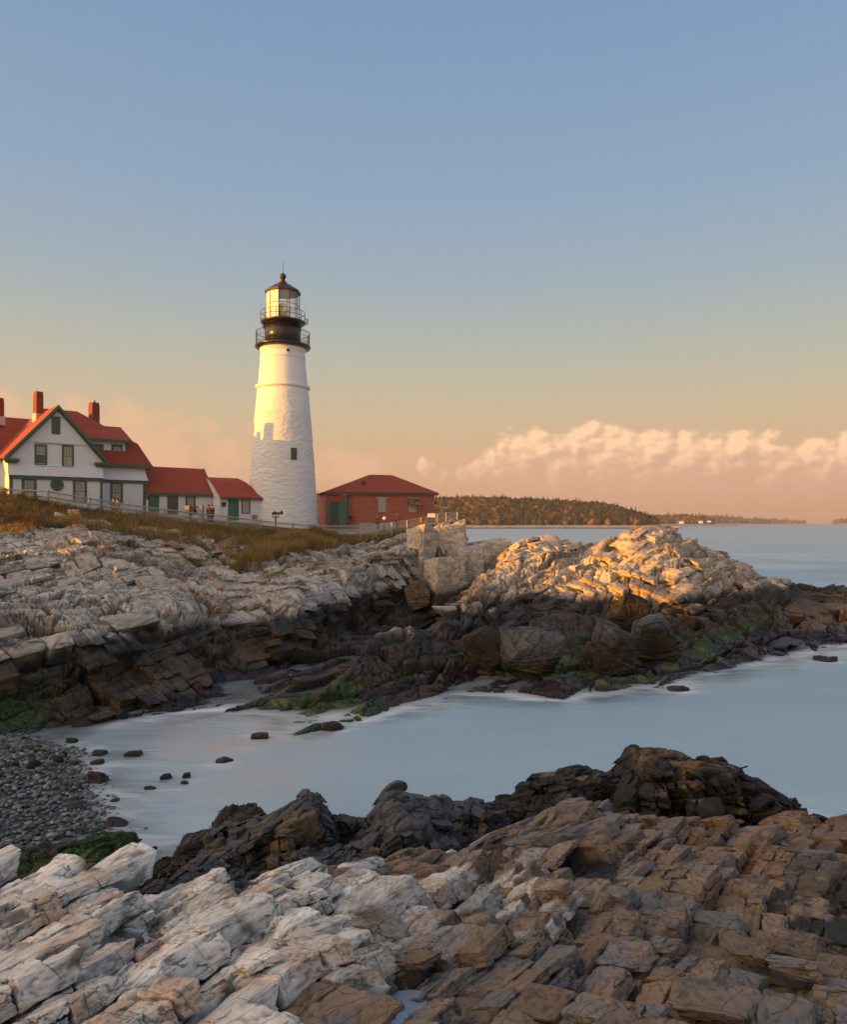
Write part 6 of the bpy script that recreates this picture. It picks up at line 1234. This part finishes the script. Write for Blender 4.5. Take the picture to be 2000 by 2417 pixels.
person('person', stand(938, 1207, 73, 1.75), 1.75, -.8, ((.35, .10, .06), (.08, .05, .05), (.22, .12, .06)), 'person with one arm raised in front of the brick wall, right of two', 1, 'visitors in front of the brick building')
# ------------------------------------------------------------------ grass, shrubs, flowers
def leaf_mat(name):
    m, t, b = mat_new(name); at = t.new('ShaderNodeAttribute', attribute_name='Col').outputs['Color']; t.put(b.inputs['Base Color'], at)
    b.inputs['Roughness'].default_value = .7; b.inputs['Specular IOR Level'].default_value = .2
    tr = t.new('ShaderNodeBsdfTranslucent'); t.put(tr.inputs[0], at); mx = t.new('ShaderNodeMixShader'); mx.inputs[0].default_value = .3
    t.l.new(b.outputs[0], mx.inputs[1]); t.l.new(tr.outputs[0], mx.inputs[2]); o = [n for n in t.n if n.type == 'OUTPUT_MATERIAL'][0]; t.l.new(mx.outputs[0], o.inputs[0]); return m
M_LEAF = leaf_mat('foliage')
GC = 1.35 * np.array([[.30, .17, .055], [.20, .085, .045], [.11, .12, .028], [.38, .28, .13], [.16, .13, .045], [.24, .11, .05], [.09, .07, .05]])
def grass(name, sel, n, h0, h1, w, probs, seed, lean=.35):
    rs = np.random.RandomState(seed); A = HEAD.reshape(-1, 3)[sel]
    wt = (A[:, 1] ** 2); wt = wt / wt.sum(); k = rs.choice(len(A), n, p=wt); p = A[k] + rs.uniform(-.12, .12, (n, 3)) * np.array([1, 1, .05])
    patch = fbm(p, 1.6, 3, seed); h = (h0 + (h1 - h0) * rs.uniform(0, 1, n)) * (.75 + .9 * np.clip(patch + .3, 0, 1)); a = rs.uniform(0, 6.28, n)
    wv = np.stack([np.cos(a), np.sin(a) * .5, a * 0], 1) * w * .5; ln = rs.normal(size=(n, 3)) * lean; ln[:, 2] = 1; ln[:, 0] += .15
    V = np.stack([p - wv, p + wv, p + ln * h[:, None] * .6 + wv * .7, p + ln * h[:, None]], 1)
    ci = rs.choice(len(GC), n, p=probs); c = GC[ci] * (.7 + .6 * rs.uniform(0, 1, (n, 1))); g2 = np.clip(fbm(p + 40, 2.2, 3, seed + 4) * 3, 0, 1)[:, None]
    c = c * (1 - .6 * g2) + np.array([.095, .11, .028]) * .6 * g2
    F_ = np.array([[0, 1, 2], [0, 2, 3]])[None] + (np.arange(n) * 4)[:, None, None]
    o = np_mesh(name, V.reshape(-1, 3), F_.reshape(-1, 3), M_LEAF, cols={'Col': np.repeat(c, 4, 0)}); tag(o, kind='stuff'); return o
RP = np.repeat(HEADROW, HEAD.shape[1]); PXH = np.tile(HEADPX, HEAD.shape[0]); HP = HEAD.reshape(-1, 3); gn = fbm(HP, 1.5, 3, 44) + .6 * fbm(HP, .5, 3, 46)
dens = 1 - sst(RP, 2.6, 3.35); selA = (RP > 2.02) & (RP < 3.6) & (dens + gn * .75 > .52) & ((PXH < 700) | (RP > 2.3)) & (PXH < 1000)
grass('grass', selA, 60000, .22, .55, .035, [.24, .20, .16, .10, .12, .12, .06], 5)
selB = (RP > 3.0) & (RP < 4.9) & (gn > .22) & (PXH < 760)
grass('grass_tufts', selB, 9000, .12, .32, .03, [.22, .12, .34, .08, .18, .04, .02], 7)
XG, YG = HP[:, 0], HP[:, 1]; pyh = HY - F * (HP[:, 2] - CZ) / np.maximum(HP[:, 1], 1)
low = np.interp(PXH, [540, 600, 680, 790], [1368, 1345, 1308, 1296]); upl = np.interp(PXH, [540, 600, 680, 790], [1345, 1295, 1268, 1262])
selC = (PXH > 545) & (PXH < 790) & (pyh < low) & (pyh > upl) & (RP > 2)
if selC.sum() > 50: grass('tall_grass', selC, 26000, .5, .95, .035, [.44, .10, .16, .16, .10, .04, 0], 11, .22)
selD = (RP > 1.25) & (RP < 2.03) & (PXH < 690) & (PXH > -250)
grass('lawn', selD, 26000, .05, .12, .05, [.08, .02, .55, .10, .25, 0, 0], 13)
def shrub(px, py, d, w, h, c1, c2, n, lab, flower=None, seed=1, name='shrub'):
    p = P(px, py, d); gz_ = ground(p.x, p.y, p.z) ; o = thing(name, (p.x, p.y, gz_), lab, 'plant', 'bushes and flowers on the cliff top'); rs = np.random.RandomState(seed)
    q = rs.normal(size=(n, 3)); q /= np.linalg.norm(q, axis=1, keepdims=True); q *= (rs.uniform(.35, 1, n) ** .4)[:, None]; q[:, 2] = np.abs(q[:, 2])
    q = q * np.array([w / 2, w * .35, h]) * (1 + .5 * fbm(q * 3 + seed, 1.0, 2, seed))[:, None]
    a = rs.normal(size=(n, 3)); a /= np.linalg.norm(a, axis=1, keepdims=True); b = np.cross(a, rs.normal(size=(n, 3))); b /= np.linalg.norm(b, axis=1, keepdims=True); s = rs.uniform(.03, .06, n)[:, None]
    V = np.stack([q - a * s, q + b * s * .6, q + a * s, q - b * s * .6], 1); c = np.array(c1) + (np.array(c2) - np.array(c1)) * rs.uniform(0, 1, (n, 1))
    np_mesh('leaves', V.reshape(-1, 3), np.arange(n * 4).reshape(-1, 4), M_LEAF, parent=o, cols={'Col': np.repeat(c, 4, 0)})
    m = MB()
    for i in range(7): m.tube((p.x, p.y, gz_), (p.x + rs.uniform(-w, w) * .35, p.y + rs.uniform(-.2, .2), gz_ + h * .8), .015, 4)
    m.build('stem', plain('twig', (.12, .08, .05), .9), o)
    if flower:
        k = n // 3; q = q[:k] * 1.05; q[:, 2] = np.abs(q[:, 2]) + h * .15; s = s[:k] * .8; V = np.stack([q - a[:k] * s, q + b[:k] * s, q + a[:k] * s, q - b[:k] * s], 1)
        np_mesh('blossom', V.reshape(-1, 3), np.arange(k * 4).reshape(-1, 4), M_LEAF, parent=o, cols={'Col': np.tile(np.array(flower) * 1.0, (k * 4, 1))})
for a_ in [(4, 1165, 51.5, 1.1, .9, (.15, .17, .02), (.40, .30, .03), 700, 'tall goldenrod glowing yellow in the sun at the left edge', (.75, .48, .03), 1),
           (47, 1176, 52, 1.0, .7, (.07, .12, .02), (.20, .20, .03), 700, 'green bush with a yellow top, second from the left edge', (.60, .40, .03), 2),
           (78, 1178, 52, 1.3, .75, (.05, .10, .02), (.13, .19, .03), 900, 'leafy dark green rose bush between two yellow clumps', None, 3),
           (103, 1180, 52.3, .8, .6, (.05, .11, .02), (.12, .17, .03), 500, 'small dark green bush under the second fence post', None, 4),
           (131, 1182, 52.6, 1.0, .65, (.13, .12, .03), (.30, .22, .04), 600, 'golden yellow flowering clump right of the dark green bushes', (.62, .40, .03), 5),
           (20, 1205, 50, 1.7, .8, (.13, .12, .03), (.28, .16, .04), 900, 'straggly olive bush low at the left edge', None, 6),
           (22, 1240, 47, 2.0, 1.0, (.10, .05, .04), (.17, .08, .05), 900, 'reddish brown bramble on the rocks at the left edge', None, 7),
           (80, 1252, 46.5, 1.6, .7, (.11, .05, .04), (.16, .09, .04), 700, 'dull red bramble hanging over the rocks', None, 8),
           (285, 1212, 56, .55, .55, (.25, .2, .03), (.4, .28, .03), 200, 'bright yellow goldenrod flower by the fence under the house', (.85, .52, .02), 9),
           (291, 1219, 55.6, .35, .4, (.25, .2, .03), (.4, .28, .03), 120, 'small second yellow flower just right of the bright goldenrod', (.85, .55, .02), 10),
           (338, 1228, 55.5, .8, .45, (.10, .10, .08), (.16, .15, .12), 260, 'clump of pale purple asters in the brown grass', (.42, .36, .55), 12),
           (233, 1198, 55.3, .4, .4, (.3, .33, .1), (.45, .5, .12), 150, 'pale lime green sprig against the house wall', None, 14),
           (735, 1262, 64, 1.2, .8, (.13, .08, .05), (.2, .13, .07), 500, 'thin bare shrub behind the tall grass near the fence', None, 15),
           (905, 1290, 62, 1.1, .35, (.06, .09, .02), (.14, .15, .04), 400, 'low green tuft on the ledge under the chain-link fence', None, 16),
           (812, 1264, 66, 1.3, .5, (.08, .10, .03), (.18, .15, .05), 500, 'weedy tuft at the foot of the last fence post', None, 17)]: shrub(*a_[:9], flower=a_[9], seed=a_[10])

# ------------------------------------------------------------------ far wooded shore
def far_land(name, d, prof, depth, seed, wood, nt, r0, r1, pal, shore=True, treez=1.5):
    xs = [p[0] for p in prof]; n = 220; px = np.linspace(xs[0], xs[-1], n); top = CZ - (np.interp(px, xs, [p[1] for p in prof]) - HY) / F * d - (r1 * 1.2 if wood else 0)
    m = 26; V = np.zeros((m, n, 3)); rr = np.random.RandomState(seed)
    sh = fbm(np.stack([px * d / F, px * 0, px * 0], 1), 60, 4, seed) * 14
    for j in range(m):
        f = j / (m - 1); Y = d - 14 + sh * (1 - f) + f * depth; z = -1.5 + 1.5 * min(1, f / .03); 
        zz = np.where(f < .03, -1.0, 0) + sst(np.full(n, f), .02, .12) * 3.2 + sst(np.full(n, f), .08, .85) ** 1.2 * np.maximum(top * (1 + f * depth / d) - 3, 0)
        V[j, :, 0] = (px - CX) / F * Y; V[j, :, 1] = Y; V[j, :, 2] = zz
    V[..., 2] += (1.3 * np.abs(fbm(V.reshape(-1, 3), 7, 4, seed + 3))).reshape(m, n) * (np.linspace(0, 1, m)[:, None] > .03) * 2.2
    nn_ = fbm(V.reshape(-1, 3), 20, 3, seed + 5); zf = V[..., 2].reshape(-1)
    c = mixc(np.tile(np.array([.10, .08, .045]), (n * m, 1)), [.46, .40, .36], (1 - sst(zf, 4.5, 6.0))); c = mixc(c, [.07, .055, .05], 1 - sst(zf, 1.0, 2.4))
    o = np_mesh(name, V.reshape(-1, 3), grid_faces(m, n), M_ROCK, cols={'Col': c, 'Aux': aux(zf * 0)}); tag(o, kind='structure')
    if wood:
        V1, F1 = ico(2); k = nt; j = rr.uniform(3.2, m - 1.01, k); i = rr.uniform(0, n - 1.01, k); jj, ii = j.astype(int), i.astype(int); p = V[jj, ii] + (V[jj + 1, ii] - V[jj, ii]) * (j - jj)[:, None] + (V[jj, ii + 1] - V[jj, ii]) * (i - ii)[:, None]
        ok = p[:, 2] > 4.0 + treez; p = p[ok]; k = len(p); r = rr.uniform(r0, r1, k); con = rr.uniform(0, 1, k) < .25
        S = np.stack([r * np.where(con, .55, 1), r * np.where(con, .55, 1), r * np.where(con, 1.35, .9)], 1)
        Q = V1[None] * (1 + .35 * rr.normal(size=(k, len(V1), 1)) * .8); taper = np.where(con[:, None], 1 - .42 * (V1[None, :, 2] + 1), 1.0); Q = np.stack([Q[..., 0] * taper, Q[..., 1] * taper, Q[..., 2]], -1) * S[:, None] + p[:, None] + np.array([0, 0, 1.0]) * (S[:, None, 2:3] * .8)
        gp = np.clip(.5 + fbm(p, 45, 3, seed + 9), 0, .999); pc = np.array(pal)[(np.clip(gp + rr.uniform(-.35, .35, k), 0, .999) * len(pal)).astype(int)]; pc = np.where(con[:, None], np.array([.035, .055, .02]), pc) * rr.uniform(.7, 1.25, (k, 1))
        o = np_mesh('far_wood', Q.reshape(-1, 3), (F1[None] + (np.arange(k) * len(V1))[:, None, None]).reshape(-1, 3), M_LEAF, cols={'Col': np.repeat(pc, len(V1), 0)}); tag(o, kind='stuff')
    return V
PAL = [(.085, .08, .025), (.06, .075, .022), (.19, .095, .03), (.075, .07, .025), (.23, .13, .035), (.15, .06, .022), (.09, .08, .028), (.20, .11, .04), (.10, .06, .035)]
far_land('far_headland', 1100, [(640, 1176), (770, 1172), (900, 1176), (1035, 1180), (1100, 1177), (1200, 1180), (1280, 1183), (1400, 1190), (1450, 1197), (1500, 1211), (1550, 1228), (1590, 1243)], 230, 3, True, 5200, 3.2, 6.5, PAL)
far_land('far_point', 2500, [(1480, 1222), (1530, 1218), (1620, 1217), (1660, 1222), (1690, 1232), (1745, 1239)], 260, 5, True, 900, 5, 10, PAL[2:], treez=2)
far_land('distant_shore', 4200, [(1600, 1222), (1660, 1217), (1710, 1219), (1760, 1225), (1830, 1228), (1920, 1232), (1935, 1236)], 500, 7, True, 500, 9, 18, PAL[:3])
far_land('distant_island', 5200, [(1955, 1234), (1970, 1228), (2010, 1224), (2100, 1222), (2200, 1226)], 500, 9, True, 250, 9, 18, PAL[:3])
far_land('distant_island', 6000, [(1740, 1234), (1780, 1228), (1840, 1226), (1900, 1230), (1935, 1235)], 300, 11, True, 300, 9, 16, PAL[:3])
for px, py, w, h, lab in [(1512, 1233, 13, 3, 'long low white shed on the far shore, leftmost of the far houses'), (1610, 1234, 9, 5.5, 'white gabled cottage on the far point, biggest of the far houses'), (1656, 1233, 8, 5, 'white cottage among trees near the end of the far point'), (1676, 1231, 7, 3.2, 'tiny pale house, rightmost on the far point')]:
    dd = 2440; p = P(px, py, dd); k = dd / F; ct = thing('cottage', tuple(p), lab, 'house', 'far houses across the water'); fr_ = Frame((p.x, p.y, 0), Vector((1, 0, 0)), Vector((0, -1, 0))); W_ = w * k; H_ = h * k
    MB().box(fr_, -W_ / 2, W_ / 2, -8, 0, p.z - 3, p.z + H_ * .55).build('wall', M_WHITE, ct)
    m = MB(); z0 = p.z + H_ * .55; m.poly([fr_(-W_ / 2, .3, z0), fr_(W_ / 2, .3, z0), fr_(W_ / 2, -8.3, z0), fr_(-W_ / 2, -8.3, z0), fr_(0, .3, p.z + H_), fr_(0, -8.3, p.z + H_)], [(0, 1, 4), (2, 3, 5), (0, 4, 5, 3), (1, 2, 5, 4), (0, 3, 2, 1)]); m.build('roof', plain('grey_roof', (.3, .26, .24), .8), ct)
# ------------------------------------------------------------------ clouds: a bank of evening cumulus far beyond the haze
def clouds():
    nu, nv, Rd = 1150, 300, 30000.0
    az = np.linspace(R(-33), R(33), nu); el = np.linspace(R(.3), R(11.5), nv); A, E_ = np.meshgrid(az, el); pxs = CX + F * np.tan(A); pys = HY - F * np.tan(E_) / np.cos(A)
    X2 = np.stack([pxs.ravel(), pys.ravel() * 1.25, np.zeros(A.size)], 1); wx = fbm(X2, 70, 4, 801, .45); wy = fbm(X2 + 500, 70, 4, 803, .45)
    heads = [(1232,1080,62),(1180,1105,42),(1285,1058,52),(1368,1056,62),(1425,1096,64),(1330,1106,60),(1478,1058,62),(1540,1074,70),(1600,1098,60),(1555,1112,52),(1700,1070,52),(1760,1062,54),(1822,1066,56),(1690,1106,44),
             (1850,1100,54),(1950,1112,64),(2030,1090,66),(1095,1120,30),(1008,1103,27),(1130,1116,30),(1900,1078,48),(1640,1080,56),(1050,1120,24),(2140,1100,60)]
    soft = [(497, 1008, 34), (870, 1098, 40), (300, 1015, 110), (400, 1050, 120), (520, 1080, 110), (250, 985, 70), (170, 960, 50), (40, 955, 50), (640, 1090, 60), (820, 1110, 90)]
    u = pxs + 14 * wx.reshape(A.shape); v = pys + 12 * wy.reshape(A.shape)
    def env(hs, sx, sy):
        e = np.full(A.shape, -9.0)
        for hx, hy, r in hs:
            w = 1 - np.sqrt(((u - hx) / (r * sx)) ** 2 + ((v - hy) / (r * np.where(v > hy, sy * 1.1, sy))) ** 2); e = np.where(np.abs(e - w) < .5, np.maximum(e, w) + (.5 - np.abs(e - w)) ** 2 / 2, np.maximum(e, w))
        return e
    e1 = env(heads, 1.12, .92)
    q = np.stack([u.ravel(), v.ravel() * 1.2, 0 * u.ravel()], 1); H = 0
    for sc_, am, sd in ((46, 1.0, 811), (21, .55, 813), (10, .28, 815), (5, .13, 817)):
        cc, bd, _ = voro(np.concatenate([q[:, :2] / sc_, np.full((len(q), 1), .5)], 1), sd); dd = np.sqrt(((np.concatenate([q[:, :2] / sc_, np.full((len(q), 1), .5)], 1) - cc) ** 2).sum(1)); H = H + am * (1 - dd)
    H = blur2(H.reshape(A.shape), 2) / 1.96; fb = fbm(q, 60, 5, 821).reshape(A.shape)
    top = e1 + (H - .45) * .95 + fb * .5; den = sst(top, .02, .42) * sst(1205 - pys, 0, 75)
    hm_ = blur2(e1 * .9 + H * 1.5 + fb * .2, 5); lt = hm_ - np.roll(hm_, (-9, 7), (0, 1)); lt = np.clip(.5 + .5 * lt / (np.percentile(np.abs(lt[den > .3]), 90) + 1e-9), 0, 1)
    hgt = sst(1165 - pys, 0, 120); lit = np.clip(lt * 1.1 + hgt * .55 - .42 + .25 * fb, 0, 1) * (.35 + .65 * hgt)
    st = sst(env(soft, 1.5, .7) + fb * 1.1 + (H - .5) * .4, .05, .95) * .42 * sst(1190 - pys, 0, 60)
    band = sst(fbm(np.stack([pxs.ravel(), pys.ravel() * 5.0, 0 * u.ravel()], 1), 260, 5, 831).reshape(A.shape), -.08, .30) * sst(pxs, 700, 1150) * sst(pys, 1060, 1110) * sst(1225 - pys, 0, 35) * .38
    alpha = 1 - (1 - den * (.38 + .62 * lit)) * (1 - st) * (1 - band)
    sh = np.array(srgb(213, 166, 146)); li = np.array(srgb(251, 207, 165)); ve = np.array(srgb(236, 184, 150)); bd_ = np.array(srgb(216, 166, 146))
    c = sh + (li - sh) * lit[..., None]; wsum = (den + st + band + 1e-6)[..., None]; c = (c * den[..., None] + ve * st[..., None] + bd_ * band[..., None]) / wsum
    V = np.stack([Rd * np.cos(E_) * np.sin(A), Rd * np.cos(E_) * np.cos(A), CZ + Rd * np.sin(E_)], -1).reshape(-1, 3)
    m = bpy.data.materials.new('cloud_vapour'); m.use_nodes = True; t = NT(m.node_tree); t.n.clear(); out = t.new('ShaderNodeOutputMaterial'); em = t.new('ShaderNodeEmission'); tp = t.new('ShaderNodeBsdfTransparent'); mx = t.new('ShaderNodeMixShader')
    at = t.new('ShaderNodeAttribute', attribute_name='Col'); a2 = t.new('ShaderNodeAttribute', attribute_name='Aux'); t.put(em.inputs[0], at.outputs['Color']); em.inputs[1].default_value = .65; t.put(mx.inputs[0], t.m('MULTIPLY', a2.outputs['Fac'], 1.0)); t.l.new(tp.outputs[0], mx.inputs[1]); t.l.new(em.outputs[0], mx.inputs[2]); t.l.new(mx.outputs[0], out.inputs[0])
    al = alpha.ravel(); o = np_mesh('clouds', V, grid_faces(nv, nu), m, cols={'Col': c.reshape(-1, 3), 'Aux': np.stack([al] * 3, 1)}, smooth=True); tag(o, kind='stuff')
clouds()
# ------------------------------------------------------------------ evening haze over the water
hm = bpy.data.materials.new('haze_air'); hm.use_nodes = True; t = NT(hm.node_tree); t.n.clear(); ho = t.new('ShaderNodeOutputMaterial'); hv = t.new('ShaderNodeVolumePrincipled')
hv.inputs['Color'].default_value = (.95, .84, .80, 1); hv.inputs['Density'].default_value = .00011; hv.inputs['Anisotropy'].default_value = .2; t.l.new(hv.outputs[0], ho.inputs['Volume'])
hz = MB(); hz.box(Frame((0, 0, 0), Vector((1, 0, 0)), Vector((0, -1, 0))), -15500, 15500, -10000, 120, -4, 140); o = hz.build('haze', hm); tag(o, kind='stuff')
